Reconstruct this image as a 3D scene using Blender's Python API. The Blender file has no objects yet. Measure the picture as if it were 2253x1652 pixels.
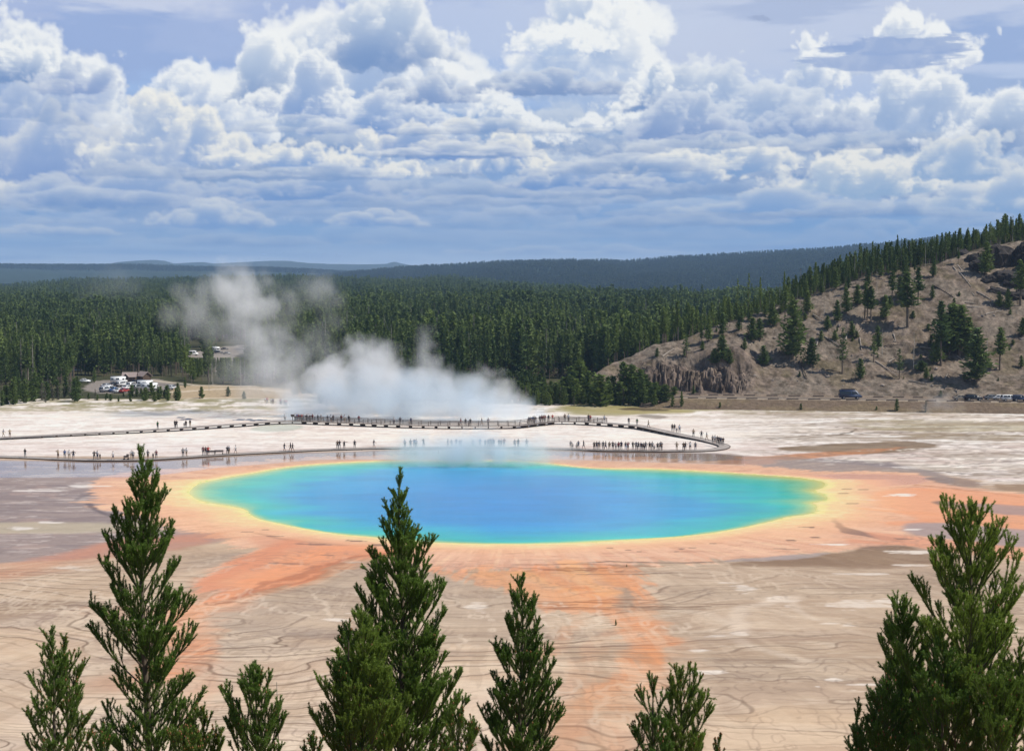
import bpy, bmesh, math, random
import numpy as np
from mathutils import Vector, Matrix
R = math.radians
# ---------------------------------------------------------------- camera, world, sun, exposure
scn = bpy.context.scene
COL = scn.collection
H = 37.8                      # eye height over the hot spring basin, metres
FPX = 3050.0                  # focal length in pixels of a 2253 px wide frame
PITCH = math.atan(226.0/FPX)
cam_d = bpy.data.cameras.new('camera'); cam = bpy.data.objects.new('camera', cam_d); COL.objects.link(cam)
cam_d.sensor_width = 36.0; cam_d.lens = FPX/2253.0*36.0
cam_d.clip_start = 0.5; cam_d.clip_end = 90000.0
cam.location = (0, 0, H); cam.rotation_euler = (math.pi/2-PITCH, 0, 0)
scn.camera = cam
SUN_EL, SUN_AZ = R(52), R(100)         # azimuth clockwise from the view direction (+Y)
w = bpy.data.worlds.new('World'); scn.world = w; w.use_nodes = True
nt = w.node_tree; bg = nt.nodes['Background']
sky = nt.nodes.new('ShaderNodeTexSky'); sky.sky_type = 'NISHITA'; sky.sun_disc = False
sky.sun_elevation = SUN_EL; sky.sun_rotation = SUN_AZ; sky.altitude = 2200
nt.links.new(sky.outputs[0], bg.inputs[0]); bg.inputs[1].default_value = 0.11
sl = bpy.data.lights.new('sun', 'SUN'); sl.energy = 4.4; sl.angle = R(0.5); sl.color = (1.0, 0.95, 0.87)
so = bpy.data.objects.new('sun', sl); COL.objects.link(so)
sd = Vector((math.sin(SUN_AZ)*math.cos(SUN_EL), math.cos(SUN_AZ)*math.cos(SUN_EL), math.sin(SUN_EL)))
so.rotation_euler = sd.to_track_quat('Z', 'Y').to_euler(); so.location = (300, 0, 400)
scn.view_settings.view_transform = 'Standard'; scn.view_settings.look = 'None'
scn.view_settings.exposure = 0.0; scn.view_settings.gamma = 1.0; scn.view_settings.use_curve_mapping = False
cy = scn.cycles
cy.use_denoising = True; cy.max_bounces = 6; cy.diffuse_bounces = 2; cy.glossy_bounces = 2
cy.transmission_bounces = 2; cy.volume_bounces = 3; cy.transparent_max_bounces = 8
cy.volume_step_rate = 1.5; cy.volume_max_steps = 96; cy.caustics_reflective = False; cy.caustics_refractive = False

# ---------------------------------------------------------------- helpers
cosP, sinP = math.cos(PITCH), math.sin(PITCH)
def rays(u, v):
    """Directions (not unit, y about 1) of the lines of sight through photo points u, v."""
    cx = (np.asarray(u, float)-1126.5)/FPX; cyy = (826.0-np.asarray(v, float))/FPX
    return cx, cosP+cyy*sinP, cyy*cosP-sinP
def ground(u, v, z=0.0):
    dx, dy, dz = rays(u, v); t = (z-H)/dz
    return dx*t, dy*t
def at(u, v, Y):
    dx, dy, dz = rays(u, v); t = Y/dy
    return Vector((float(dx*t), float(Y), float(H+dz*t)))
def uv_of(x, y, z):
    """Photo point of a place."""
    f = y*cosP-(z-H)*sinP; up = y*sinP+(z-H)*cosP
    return 1126.5+FPX*x/f, 826.0-FPX*up/f
def lin(c):
    c = np.asarray(c, float)/255.0
    return np.where(c <= 0.04045, c/12.92, ((c+0.055)/1.055)**2.4)
def L3(c):
    return tuple(float(q) for q in lin(c))+(1.0,)

def _hash(ix, iy, seed):
    h = (ix.astype(np.int64)*374761393+iy.astype(np.int64)*668265263+seed*2147483647) & 0xffffffff
    h = ((h ^ (h >> 13))*1274126177) & 0xffffffff
    return ((h ^ (h >> 16)) & 0xffff)/65535.0
def vnoise(x, y, seed=0):
    """Smooth value noise, 0..1."""
    x = np.asarray(x, float); y = np.asarray(y, float)
    ix = np.floor(x); iy = np.floor(y); fx = x-ix; fy = y-iy
    fx = fx*fx*fx*(fx*(fx*6-15)+10); fy = fy*fy*fy*(fy*(fy*6-15)+10)
    a = _hash(ix, iy, seed); b = _hash(ix+1, iy, seed); c = _hash(ix, iy+1, seed); d = _hash(ix+1, iy+1, seed)
    return (a+(b-a)*fx)*(1-fy)+(c+(d-c)*fx)*fy
def fbm(x, y, oct=4, seed=0, gain=0.5):
    s = 0; a = 1.0; n = 0; x = np.asarray(x, float); y = np.asarray(y, float)
    for k in range(oct):
        s = s+a*vnoise(x*2**k+17.3*k, y*2**k-9.1*k, seed+k*7); n += a; a *= gain
    return s/n
def sstep(a, b, x):
    t = np.clip((x-a)/(b-a), 0, 1); return t*t*(3-2*t)

def mesh_np(name, co, faces, mat=None, smooth=False, mat_idx=None):
    """co (n,3) float; faces (m,k) int array with k 3 or 4, or a list of such arrays."""
    me = bpy.data.meshes.new(name)
    fl = faces if isinstance(faces, list) else [faces]
    fs = []
    for f in fl:
        f = np.asarray(f)
        if f.shape[1] == 4 and (f[:, 2] == f[:, 3]).any(): q = f[:, 2] == f[:, 3]; fs += [f[~q], f[q][:, :3]]
        else: fs.append(f)
    fl = [f for f in fs if len(f)]
    co = np.ascontiguousarray(co, dtype=np.float32)
    me.vertices.add(len(co)); me.vertices.foreach_set('co', co.ravel())
    loops = np.concatenate([f.ravel() for f in fl]).astype(np.int32)
    tot = np.concatenate([np.full(len(f), f.shape[1], np.int32) for f in fl])
    start = np.concatenate([[0], np.cumsum(tot)[:-1]]).astype(np.int32)
    me.loops.add(len(loops)); me.loops.foreach_set('vertex_index', loops)
    me.polygons.add(len(tot)); me.polygons.foreach_set('loop_start', start); me.polygons.foreach_set('loop_total', tot)
    for m in (mat if isinstance(mat, (list, tuple)) else [mat] if mat else []):
        me.materials.append(m)
    if mat_idx is not None: me.polygons.foreach_set('material_index', np.asarray(mat_idx, np.int32))
    me.polygons.foreach_set('use_smooth', np.full(len(tot), bool(smooth)))
    me.update(calc_edges=True)
    return me
def grid_faces(nr, nc):
    i = np.arange(nr*nc).reshape(nr, nc)
    return np.stack([i[:-1, :-1], i[:-1, 1:], i[1:, 1:], i[1:, :-1]], -1).reshape(-1, 4)
def set_col(me, name, rgb):
    a = me.color_attributes.new(name, 'FLOAT_COLOR', 'POINT')
    d = np.ones((len(rgb), 4), np.float32); d[:, :3] = rgb; a.data.foreach_set('color', d.ravel())
def set_f(me, name, v):
    a = me.attributes.new(name, 'FLOAT', 'POINT'); a.data.foreach_set('value', np.asarray(v, np.float32))
def link(name, me, parent=None, **kw):
    o = bpy.data.objects.new(name, me); COL.objects.link(o)
    if parent is not None: o.parent = parent
    for k, v in kw.items(): o[k] = v
    return o
def thing(name, loc, label, category, group=None, rz=0.0, scale=None):
    o = bpy.data.objects.new(name, None); COL.objects.link(o); o.location = loc; o.rotation_euler = (0, 0, rz)
    o.empty_display_size = 0.3
    if scale: o.scale = scale if hasattr(scale, '__len__') else (scale,)*3
    o['label'] = label; o['category'] = category
    if group: o['group'] = group
    return o
def mat(name, col=(0.5, 0.5, 0.5), rough=0.7, spec=0.3, metal=0.0, var=0.0, scale=5.0, trans=None):
    """Plain procedural surface: base colour broken up by a noise texture."""
    m = bpy.data.materials.new(name); m.use_nodes = True; n = m.node_tree; b = n.nodes['Principled BSDF']
    b.inputs['Roughness'].default_value = rough; b.inputs['Specular IOR Level'].default_value = spec
    b.inputs['Metallic'].default_value = metal
    c = tuple(col)[:3]
    b.inputs['Base Color'].default_value = c+(1,)
    if var:
        tc = n.nodes.new('ShaderNodeTexCoord'); no = n.nodes.new('ShaderNodeTexNoise'); no.inputs['Scale'].default_value = scale
        no.inputs['Detail'].default_value = 4
        mx = n.nodes.new('ShaderNodeMix'); mx.data_type = 'RGBA'
        mx.inputs[6].default_value = tuple(q*(1-var) for q in c)+(1,); mx.inputs[7].default_value = tuple(min(1, q*(1+var)) for q in c)+(1,)
        n.links.new(tc.outputs['Object'], no.inputs['Vector']); n.links.new(no.outputs['Fac'], mx.inputs[0])
        n.links.new(mx.outputs[2], b.inputs['Base Color'])
    return m
# ---------------------------------------------------------------- sky: a dome section far behind everything, clouds computed as lit volumes
SW, SH_, SU0, SV0, SST = 1420, 470, -580.0, -480.0, 2.4      # columns, rows, left, top, step
def _bands(n, seed):
    rng = np.random.default_rng(seed); f = np.fft.fftfreq(n)*n
    k = np.sqrt(f[:, None, None]**2+f[None, :, None]**2+f[None, None, :n//2+1]**2)
    wn = np.fft.rfftn(rng.standard_normal((n, n, n)).astype(np.float32)); out = []
    for k0 in (3, 6, 12, 24, 44):
        b = np.fft.irfftn(wn*np.exp(-((k-k0)/(0.35*k0))**2), s=(n, n, n)); out.append((b/b.std()).astype(np.float32))
    return out
_B = _bands(128, 11)
def _tile(w_, amps, billow):
    s = 0
    for b, a in zip(_B, amps): s = s+a*((np.abs(b)-0.8) if billow else b)
    return s.astype(np.float32)
_BILLOW = _tile(128, (0.75, 0.62, 0.42, 0.26, 0.15), True)
_SOFT = _tile(128, (0.6, 0.45, 0.3, 0.18, 0.1), False)
skyc = np.zeros((SH_, SW, 3), np.float32)
def to_sky(u, v):
    """Photo point to dome grid position."""
    a = np.arctan((u-1126.5)/FPX)*FPX+1126.5; e = 600-np.arctan((600-v)/FPX*np.cos(np.arctan((u-1126.5)/FPX)))*FPX
    return (a-SU0)/SST, (e-SV0)/SST
vv = (np.arange(SH_)*SST+SV0)[:, None]; uu = (np.arange(SW)*SST+SU0)[None, :]
def ramp(x, pts):
    xs = [p[0] for p in pts]; cs = np.array([lin(p[1]) for p in pts])
    return np.stack([np.interp(x, xs, cs[:, i]) for i in range(3)], -1)
skyc[:] = ramp(vv+0*uu, [(-480, (150, 172, 218)), (0, (176, 190, 226)), (200, (168, 192, 232)), (420, (150, 180, 222)), (520, (156, 186, 224)), (565, (188, 206, 232)), (600, (204, 218, 238))])
_rt = sstep(1000, 1500, uu)*sstep(420, 100, vv)      # pale veil of high cloud to the right
skyc += (lin((208, 214, 232))-skyc)*(_rt*0.8)[..., None]
def veil(cx, cy_, rx, ry, col, a, seed, sx=2.2, sharp=0.25):
    """Thin stratus patch laid over the sky."""
    i, j = to_sky(cx, cy_); n = fbm(uu/(rx*0.55)+seed, vv/(ry*0.55)-seed, 5, seed, 0.55)
    d = 1-np.sqrt(((uu-(i*SST+SU0))/rx)**2+((vv-(j*SST+SV0))/ry)**2)
    m = sstep(0.0, sharp*2, d*0.9+(n-0.5)*1.3)*a
    skyc[:] = skyc+(lin(col)-skyc)*m[..., None]
veil(230, 110, 420, 130, (160, 178, 218), 0.85, 3); veil(330, 10, 300, 45, (216, 220, 236), 0.8, 4)
veil(620, 60, 220, 90, (180, 192, 224), 0.7, 5); veil(60, 20, 200, 40, (186, 196, 226), 0.6, 15)
veil(450, 90, 120, 60, (176, 190, 224), 0.6, 25)
veil(2150, 90, 300, 60, (152, 174, 216), 0.8, 6); veil(2210, 195, 190, 35, (160, 180, 216), 0.75, 7)
veil(1720, 30, 260, 30, (170, 184, 216), 0.6, 8); veil(1500, 120, 260, 70, (205, 212, 232), 0.5, 9)
veil(1100, 80, 400, 120, (206, 214, 234), 0.6, 10); veil(1662, 52, 26, 8, (158, 170, 200), 0.6, 12)
veil(1100, 500, 1900, 60, (128, 166, 214), 0.55, 13); veil(1300, 455, 900, 30, (112, 154, 208), 0.6, 14)
veil(1900, 500, 500, 30, (118, 160, 212), 0.6, 31); veil(300, 470, 700, 40, (122, 160, 212), 0.6, 32)
veil(500, 350, 1000, 150, (142, 168, 214), 0.9, 33); veil(1500, 340, 1200, 130, (160, 182, 216), 0.9, 34); veil(1100, 330, 800, 110, (158, 180, 214), 0.8, 35)
for _k in range(46):
    _q = random.Random(_k*77); _v = _q.uniform(330, 585); _s = (585-_v)/250
    veil(_q.uniform(-300, 2500), _v, _q.uniform(150, 420), 7+16*_s*_q.uniform(0.6, 1.4), _q.choice([(104, 146, 204), (112, 152, 206), (182, 198, 226), (196, 208, 228), (122, 158, 210)]), _q.uniform(0.3, 0.6), _k+60)
SHADE_HI, SHADE_LO = lin((178, 194, 220)), lin((126, 152, 196))
def cloud(cx, base, wd, ht, seed, bright=1.0, dens=1.0, rough=1.0, flat=0.55, alpha=1.0, haze=0.0, shade=None, tint=(255, 252, 246), back=0.55, flat_edge=True):
    """One cumulus as a small density grid, lit from the upper right by marching its shadow, then composited."""
    rng = np.random.default_rng(seed); bright = bright*(0.62+0.75*float(vnoise(cx/260.0, base/90.0, 5)))
    i0, j0 = to_sky(cx, base)
    W_, Ht = wd/SST, ht/SST
    px, py = int(W_*0.2+6), int(Ht*0.3+6)
    nx, ny = int(W_+2*px), int(Ht+2*py); D_ = min(W_, Ht*1.6)*0.9; zs = max(1.0, D_/26); nz = int(D_/zs)+4
    X = (np.arange(nx)-nx/2).astype(np.float32)[None, :, None]; Yc = (ny-py-np.arange(ny)).astype(np.float32)[:, None, None]
    Z = ((np.arange(nz)-nz/2)*zs).astype(np.float32)[None, None, :]
    S = np.full((ny, nx, nz), -9e9, np.float32)
    asp = wd/ht; ax = min(5.0, max(1.0, asp*0.42))
    core = 1-np.sqrt((X/(W_*0.47))**2+((Yc-Ht*0.16)/(Ht*0.34))**2+(Z/(D_*0.5))**2)
    S = np.maximum(S, core*Ht*0.34)
    K = 10+int(wd/50)
    for k in range(K):
        t = rng.uniform(-1, 1); prof = (1-abs(t)**1.7)
        r = Ht*(0.16+0.22*rng.random())*(0.5+0.6*prof)
        hmax = max(0.0, Ht*prof-r)
        y = r*0.6+rng.random()**0.7*hmax if k > 3 else hmax*(0.35+0.2*k)
        x = t*W_*0.45; z = rng.uniform(-0.35, 0.35)*D_
        S = np.maximum(S, r-np.sqrt(((X-x)/ax)**2+(Yc-y)**2+(Z-z)**2))
    off = rng.uniform(0, 128, 3)
    def samp(T_, f):
        out = T_
        for axx, (n_, st) in enumerate(((ny, 1.0), (nx, 1.0), (nz, zs))):
            p = np.arange(n_)*st*f/(ax**0.6 if axx == 1 else 1.0)+off[axx]; q = np.floor(p).astype(int); fr = (p-q).astype(np.float32)
            sh = [1, 1, 1]; sh[axx] = n_; fr = fr.reshape(sh)
            out = np.take(out, q % 128, axx)*(1-fr)+np.take(out, (q+1) % 128, axx)*fr
        return out
    sc = max(0.3, min(1.0, 46.0/max(Ht, 8)))
    nzv = samp(_BILLOW, sc)*0.8+samp(_SOFT, sc*0.6)*0.35
    if Ht > 24: nzv = nzv+0.3*samp(_BILLOW, sc*2.6)
    S = S+nzv*Ht*0.13*rough
    S = S-np.maximum(0, -(Yc-Ht*0.10+nzv*Ht*(0.05 if flat_edge else 0.10)))*flat*(3 if flat_edge else 1.0)
    d = np.clip(S/(Ht*0.10+1.2), 0, 1)*dens
    step = 1.0/max(Ht, 10)
    acc = np.zeros((nx, nz), np.float32); lit = np.empty_like(d); fx = 0.0; fz = 0.0
    for r_ in range(ny):
        lit[r_] = acc
        acc = acc*0.985+d[r_]*step
        fx += 0.45; fz += back/zs
        while fx >= 1: acc = np.roll(acc, -1, 0); fx -= 1
        while fz >= 1: acc = np.roll(acc, -1, 1); fz -= 1
    Lt = 0.55*np.exp(-13*lit)+0.45*np.exp(-3.4*lit)
    ext = d*zs*step*14
    cs = np.cumsum(ext, 2); T = np.exp(-(cs-ext)); wgt = T*(1-np.exp(-ext))
    al = wgt.sum(2); Li = (wgt*Lt).sum(2)/np.maximum(al, 1e-4)
    hh = np.clip(Yc[:, :, 0]/Ht, 0, 1)
    lo, hi = (SHADE_LO, SHADE_HI) if shade is None else (lin(shade), lin(shade)*0.5+SHADE_HI*0.5)
    amb = lo+(hi-lo)*sstep(0.0, 0.75, hh+0*Li)[..., None]
    col = amb+(lin(tint)-amb)*np.clip((Li*1.35-0.12)*bright, 0, 1)[..., None]
    if haze: col = col*(1-haze)+lin((150, 180, 222))*haze
    al = np.clip(al*1.04, 0, 1)*alpha
    x0, y0 = int(i0-nx/2), int(j0-(ny-py))
    a0, a1, b0, b1 = max(0, x0), min(SW, x0+nx), max(0, y0), min(SH_, y0+ny)
    if a1 <= a0 or b1 <= b0: return
    sl_ = (slice(b0-y0, b1-y0), slice(a0-x0, a1-x0)); q = al[sl_][..., None]
    skyc[b0:b1, a0:a1] = skyc[b0:b1, a0:a1]*(1-q)+col[sl_]*q
_r = random.Random(5)
# far rows first, low over the horizon, then larger and nearer ones higher up
for base, n, w0, h0, al, hz, br in ((578, 10, 380, 18, 0.25, 0.55, 0.5), (555, 12, 380, 26, 0.35, 0.45, 0.55), (530, 12, 400, 34, 0.4, 0.35, 0.6), (500, 13, 400, 42, 0.5, 0.25, 0.6), (470, 13, 420, 56, 0.6, 0.15, 0.6), (435, 13, 420, 70, 0.75, 0.08, 0.65), (390, 12, 420, 84, 0.8, 0.0, 0.7), (340, 9, 420, 96, 0.75, 0.0, 0.7)):
    for k in range(n):
        cloud(-450+(k+_r.uniform(0, 1))*3250/n, base+_r.uniform(-10, 10), w0*_r.uniform(0.6, 1.3), h0*_r.uniform(0.7, 1.3), _r.randrange(99999), br*_r.uniform(0.5, 1.1), 0.7, 1.1, alpha=al, haze=hz)
for c in (  # cx, base, width, height, brightness, shade or None
    (2550, 420, 420, 230, 0.8, None), (-300, 430, 460, 260, 0.8, None), (-420, 200, 500, 200, 0.6, None), (2700, 160, 500, 160, 0.6, None),
    (800, 250, 520, 285, 0.95, (150, 174, 214)), (860, 150, 300, 150, 0.85, None), (1290, 235, 420, 250, 1.0, (168, 188, 222)), (1250, 130, 230, 118, 1.1, (178, 196, 226)),
    (100, 330, 430, 230, 0.85, (146, 168, 212)), (60, 190, 230, 92, 1.0, None), (455, 320, 300, 185, 0.85, (150, 174, 216)), (590, 240, 130, 150, 1.1, None), (690, 270, 260, 120, 0.8, (140, 164, 208)),
    (1985, 170, 250, 130, 1.25, (186, 198, 224)), (1795, 205, 110, 115, 1.25, (176, 192, 222)), (1980, 290, 340, 130, 1.05, (160, 180, 214)),
    (1600, 290, 420, 145, 0.9, (150, 172, 210)), (2200, 330, 260, 120, 0.9, None), (1440, 250, 190, 90, 1.0, None),
    (180, 215, 190, 75, 0.35, (140, 160, 204)), (140, 400, 420, 150, 0.55, (136, 160, 208)), (400, 370, 330, 140, 0.9, (146, 170, 212)), (280, 460, 480, 90, 0.4, (120, 152, 206)),
    (930, 235, 230, 72, 0.45, (134, 156, 198)), (1200, 218, 320, 62, 0.35, (132, 154, 196)), (860, 305, 360, 80, 0.6, (128, 156, 206)), (1090, 320, 300, 100, 1.05, (150, 174, 212)),
    (1130, 390, 230, 90, 1.0, (140, 168, 212)), (820, 395, 260, 82, 1.0, (128, 160, 210)), (650, 372, 280, 72, 0.8, (134, 164, 212)), (1390, 300, 210, 80, 1.1, (146, 170, 208)),
    (1000, 352, 420, 70, 0.6, (120, 150, 204)), (1500, 310, 260, 90, 0.6, (136, 158, 202)), (1780, 300, 260, 80, 0.6, (140, 162, 204)), (1620, 385, 300, 80, 0.9, (138, 166, 208)),
    (1930, 430, 400, 100, 1.35, (160, 184, 214)), (2120, 400, 260, 90, 0.7, (150, 176, 212)), (1480, 400, 280, 60, 0.9, (132, 162, 208)), (2200, 470, 340, 80, 0.6, (144, 174, 214)),
    (1250, 420, 360, 60, 0.5, (112, 148, 204)), (700, 440, 420, 60, 0.5, (112, 148, 204)), (480, 500, 260, 60, 0.7, (126, 160, 212)), (120, 520, 300, 40, 0.6, (126, 160, 212)),
    (820, 500, 260, 36, 0.7, (126, 160, 212)), (1700, 470, 420, 44, 0.6, (130, 164, 212))):
    cx, base, wd, ht, br, sh = c
    cloud(cx, base, wd, ht, abs(int(cx*7+base)), br, 1.0, 1.0, alpha=0.96, shade=sh, tint=(255, 250, 240) if base > 330 else (253, 252, 250))
for (cx, base, wd, ht, a) in ((1100, 300, 520, 34, 0.8), (1010, 350, 420, 30, 0.9), (1420, 385, 460, 42, 0.85), (700, 398, 520, 30, 0.85), (640, 300, 330, 36, 0.7), (1180, 455, 620, 40, 0.8),
        (1550, 330, 360, 36, 0.7), (820, 460, 420, 34, 0.7), (300, 395, 420, 50, 0.6), (240, 460, 560, 50, 0.7), (1900, 480, 560, 34, 0.7), (480, 540, 640, 26, 0.6), (1500, 500, 520, 28, 0.7), (1880, 330, 300, 34, 0.6), (130, 270, 360, 70, 0.5), (1320, 560, 600, 20, 0.5)):
    cloud(cx, base, wd, ht, int(cx+base*3), 0.6, 0.9, 0.9, 1.0, alpha=a*0.72, shade=(116, 146, 194), flat_edge=False)
def lens(cx, cy_, rx, ry, a, seed):
    veil(cx, cy_, rx, ry, (158, 176, 214), a, seed, sharp=0.12)
lens(1950, 112, 150, 22, 0.85, 41); lens(1960, 140, 190, 20, 0.8, 42)
def _blur(a, k, ax):
    for _ in range(k): a = (np.roll(a, 1, ax)+2*a+np.roll(a, -1, ax))/4
    return a
_bl = _blur(_blur(skyc, 10, 0), 10, 1); _k = (sstep(380, 540, vv+0*uu)*0.5+0.08)[..., None]; skyc = skyc*(1-_k)+_bl*_k
_g = skyc.mean(2, keepdims=True); skyc = skyc+(skyc-_blur(_blur(_g, 60, 0), 60, 1))*0.10*sstep(-50, 60, vv+0*uu)[..., None]; skyc = np.clip(skyc*np.array([0.985, 1.0, 0.99]), 0, 1.05)
az = np.arange(SW)*SST+SU0; az = (az-1126.5)/FPX; el = (600-(np.arange(SH_)*SST+SV0))/FPX
AZ, EL = np.meshgrid(az, el); SR = 42000.0
if __name__ == '__main__' and 'SKYTEST' not in globals():
    co = np.stack([np.sin(AZ)*np.cos(EL)*SR, np.cos(AZ)*np.cos(EL)*SR, np.sin(EL)*SR+H], -1).reshape(-1, 3)
    m = bpy.data.materials.new('sky_light'); m.use_nodes = True; n = m.node_tree; n.nodes.clear()
    out = n.nodes.new('ShaderNodeOutputMaterial'); em = n.nodes.new('ShaderNodeEmission'); at_ = n.nodes.new('ShaderNodeAttribute'); at_.attribute_name = 'cloud'
    n.links.new(at_.outputs['Color'], em.inputs['Color']); n.links.new(em.outputs[0], out.inputs['Surface'])
    m.cycles.emission_sampling = 'NONE'
    me = mesh_np('sky', co, grid_faces(SH_, SW), m, True); set_col(me, 'cloud', skyc.reshape(-1, 3))
    link('sky', me, kind='structure')
# ---------------------------------------------------------------- the basin: one fine sheet, its mineral and microbial colours laid out in world metres
gv = np.arange(1772, 876, -1.6); gu = np.arange(-640, 2900, 2.0)
_yr = ground(0*gv+1126.5, gv)[1]
GU, GY = np.meshgrid(gu, _yr)
GX = (GU-1126.5)/FPX*(GY*cosP+H*sinP)      # fan of rows; every row lies at one distance
NR, NC = GX.shape
wx = (fbm(GX/9, GY/9, 4, 1)-0.5)*2; wy = (fbm(GX/9+50, GY/9, 4, 2)-0.5)*2
wx2 = (fbm(GX/2.2, GY/2.2, 3, 3)-0.5)*2; wy2 = (fbm(GX/2.2+30, GY/2.2, 3, 4)-0.5)*2
st1 = fbm(GX/14, GY/3.2, 5, 5, 0.6)            # long streaks along the terraces
st2 = fbm(GX/4.5, GY/0.8, 4, 6, 0.6)
st3 = fbm(GX/30, GY/6.5, 4, 7, 0.5)
blot = fbm(GX/6, GY/5, 5, 8, 0.6)
fine = fbm(GX/1.3, GY/1.0, 3, 9, 0.6)
_cx, _cy = ground(1120, 1095); _th = np.arctan2(GX-_cx, _cy-GY); _rr = np.hypot(GX-_cx, GY-_cy)
fan = fbm(_th*26, _rr/16+_th*3, 4, 51, 0.6)-0.5; fan2 = fbm(_th*70, _rr/9, 3, 52, 0.6)-0.5; fan3 = fbm(_th*11, _rr/30, 3, 53, 0.55)-0.5
def smooth_poly(P, n=2):
    P = np.asarray(P, float)
    for _ in range(n):
        Q = np.roll(P, -1, 0); P = np.stack([P*0.75+Q*0.25, P*0.25+Q*0.75], 1).reshape(-1, 2)
    return P
def sdf(P, X, Y, pad):
    """Signed distance in metres to the outline P (photo points on the ground), positive inside; -pad far away."""
    px, py = ground(P[:, 0], P[:, 1]); out = np.full(X.shape, -float(pad))
    bb = (X > px.min()-pad) & (X < px.max()+pad) & (Y > py.min()-pad) & (Y < py.max()+pad)
    if not bb.any(): return out
    x = X[bb]; y = Y[bb]; d = np.full(x.shape, 1e9); ins = np.zeros(x.shape, bool)
    for i in range(len(px)):
        ax_, ay = px[i-1], py[i-1]; bx, by = px[i], py[i]; ex, ey = bx-ax_, by-ay
        t = np.clip(((x-ax_)*ex+(y-ay)*ey)/max(ex*ex+ey*ey, 1e-9), 0, 1)
        d = np.minimum(d, (x-ax_-t*ex)**2+(y-ay-t*ey)**2)
        c = (ay > y) != (by > y)
        ins ^= c & (x < (bx-ax_)*(y-ay)/((by-ay) if by != ay else 1e-9)+ax_)
    d = np.sqrt(d); out[bb] = np.where(ins, d, -np.minimum(d, pad)); return out
def line_d(P, X, Y, pad=12):
    P = np.asarray(P, float); px, py = ground(P[:, 0], P[:, 1]); out = np.full(X.shape, float(pad))
    bb = (X > px.min()-pad) & (X < px.max()+pad) & (Y > py.min()-pad) & (Y < py.max()+pad)
    x = X[bb]; y = Y[bb]; d = np.full(x.shape, float(pad)**2)
    for i in range(1, len(px)):
        ex, ey = px[i]-px[i-1], py[i]-py[i-1]
        t = np.clip(((x-px[i-1])*ex+(y-py[i-1])*ey)/max(ex*ex+ey*ey, 1e-9), 0, 1)
        d = np.minimum(d, (x-px[i-1]-t*ex)**2+(y-py[i-1]-t*ey)**2)
    out[bb] = np.sqrt(d); return out
ALB = 0.86                                       # seen colour to surface colour
C = np.empty((NR, NC, 3)); C[:] = lin((214, 187, 158))*ALB
WET = np.zeros((NR, NC)); TER = np.ones((NR, NC))
def mixc(m, col, alb=None):
    C[:] = C+(lin(col)*(ALB if alb is None else alb)-C)*m[..., None]
def paint(P, col, soft=1.5, warp=1.2, a=1.0, wet=None, ter=None, tex=0.0, fw=0.35, n=2, rad=0.0):
    P = smooth_poly(P, n)
    d = sdf(P, GX+wx*warp*2+wx2*fw, GY+wy*warp*1.4+wy2*fw, 14)+tex*(st1-0.5)*12+rad*(fan+0.5*fan2)
    m = sstep(-soft, soft, d)*a
    mixc(m, col)
    if wet is not None: WET[:] = WET+(wet-WET)*m
    if ter is not None: TER[:] = TER+(ter-TER)*m
    return m
# broad tan flats with lighter and greyer drifts
mixc(sstep(0.45, 0.72, st3)*0.75, (176, 158, 142)); mixc(sstep(0.5, 0.75, blot)*0.45, (224, 202, 172))
mixc(sstep(1390, 1600, GU*0+(600+H*FPX/GY))*sstep(0.35, 0.6, st3)*0.8*(GU < 1300), (228, 210, 188))
mixc(sstep(0.55, 0.8, st1)*0.35, (158, 140, 128))
# white sinter beyond and beside the boardwalks
sint = paint([(-900, 860), (3200, 860), (3200, 1085), (2253, 1066), (2080, 1048), (1980, 1030), (1760, 1012), (1620, 1002), (1250, 988), (900, 987), (500, 1002), (320, 1006), (-900, 1000)], (250, 244, 236), 1.5, 1.0, wet=0.0, ter=0.0, tex=0.15)
mixc(sint*sstep(0.50, 0.66, st2)*0.5, (206, 190, 178)); mixc(sint*sstep(0.52, 0.66, st1)*0.55, (222, 205, 192))
rt = sstep(1500, 1800, GU)
mixc(sint*rt*sstep(0.5, 0.62, st2*0.5+st1*0.5)*0.8, (172, 156, 138)); mixc(sint*rt*sstep(0.55, 0.66, st3)*0.5, (190, 170, 148))
fz = sstep(352, 385, GY)
mixc(sint*fz*sstep(0.44, 0.6, st2*0.5+blot*0.5)*0.7, (170, 162, 118)); mixc(sint*sstep(378, 396, GY)*sstep(0.35, 0.6, blot)*0.8, (146, 140, 92))
nb = sint*sstep(315, 296, GY)                     # ground between the two walkways, a little pinker
mixc(nb*(0.25+0.5*sstep(0.45, 0.65, st1)), (222, 204, 196))
paint([(1200, 893), (1350, 890), (1480, 893), (1620, 893), (1700, 900), (1480, 908), (1380, 915), (1250, 912)], (160, 152, 92), 2, 1.5, 0.8, tex=0.3)
paint([(1290, 900), (1400, 895), (1480, 900), (1560, 906), (1450, 912), (1330, 908)], (178, 166, 110), 1.5, 1.5, 0.7, tex=0.3)
paint([(1350, 899), (1400, 896), (1440, 899), (1490, 903), (1440, 905), (1380, 903)], (84, 72, 48), 0.8, 0.8, 0.9)
paint([(1390, 915), (1440, 912), (1480, 918), (1440, 922)], (110, 96, 72), 0.8, 0.8, 0.7)
paint([(1640, 888), (1900, 892), (2253, 905), (2600, 908), (2600, 914), (2253, 911), (1950, 901), (1700, 897)], (150, 138, 88), 1.5, 1.5, 0.55, tex=0.4)
paint([(1830, 925), (1990, 922), (2253, 930), (2800, 935), (2800, 950), (2253, 948), (2040, 952), (1900, 946)], (176, 166, 120), 1.5, 2, 0.55, tex=0.5)
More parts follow.
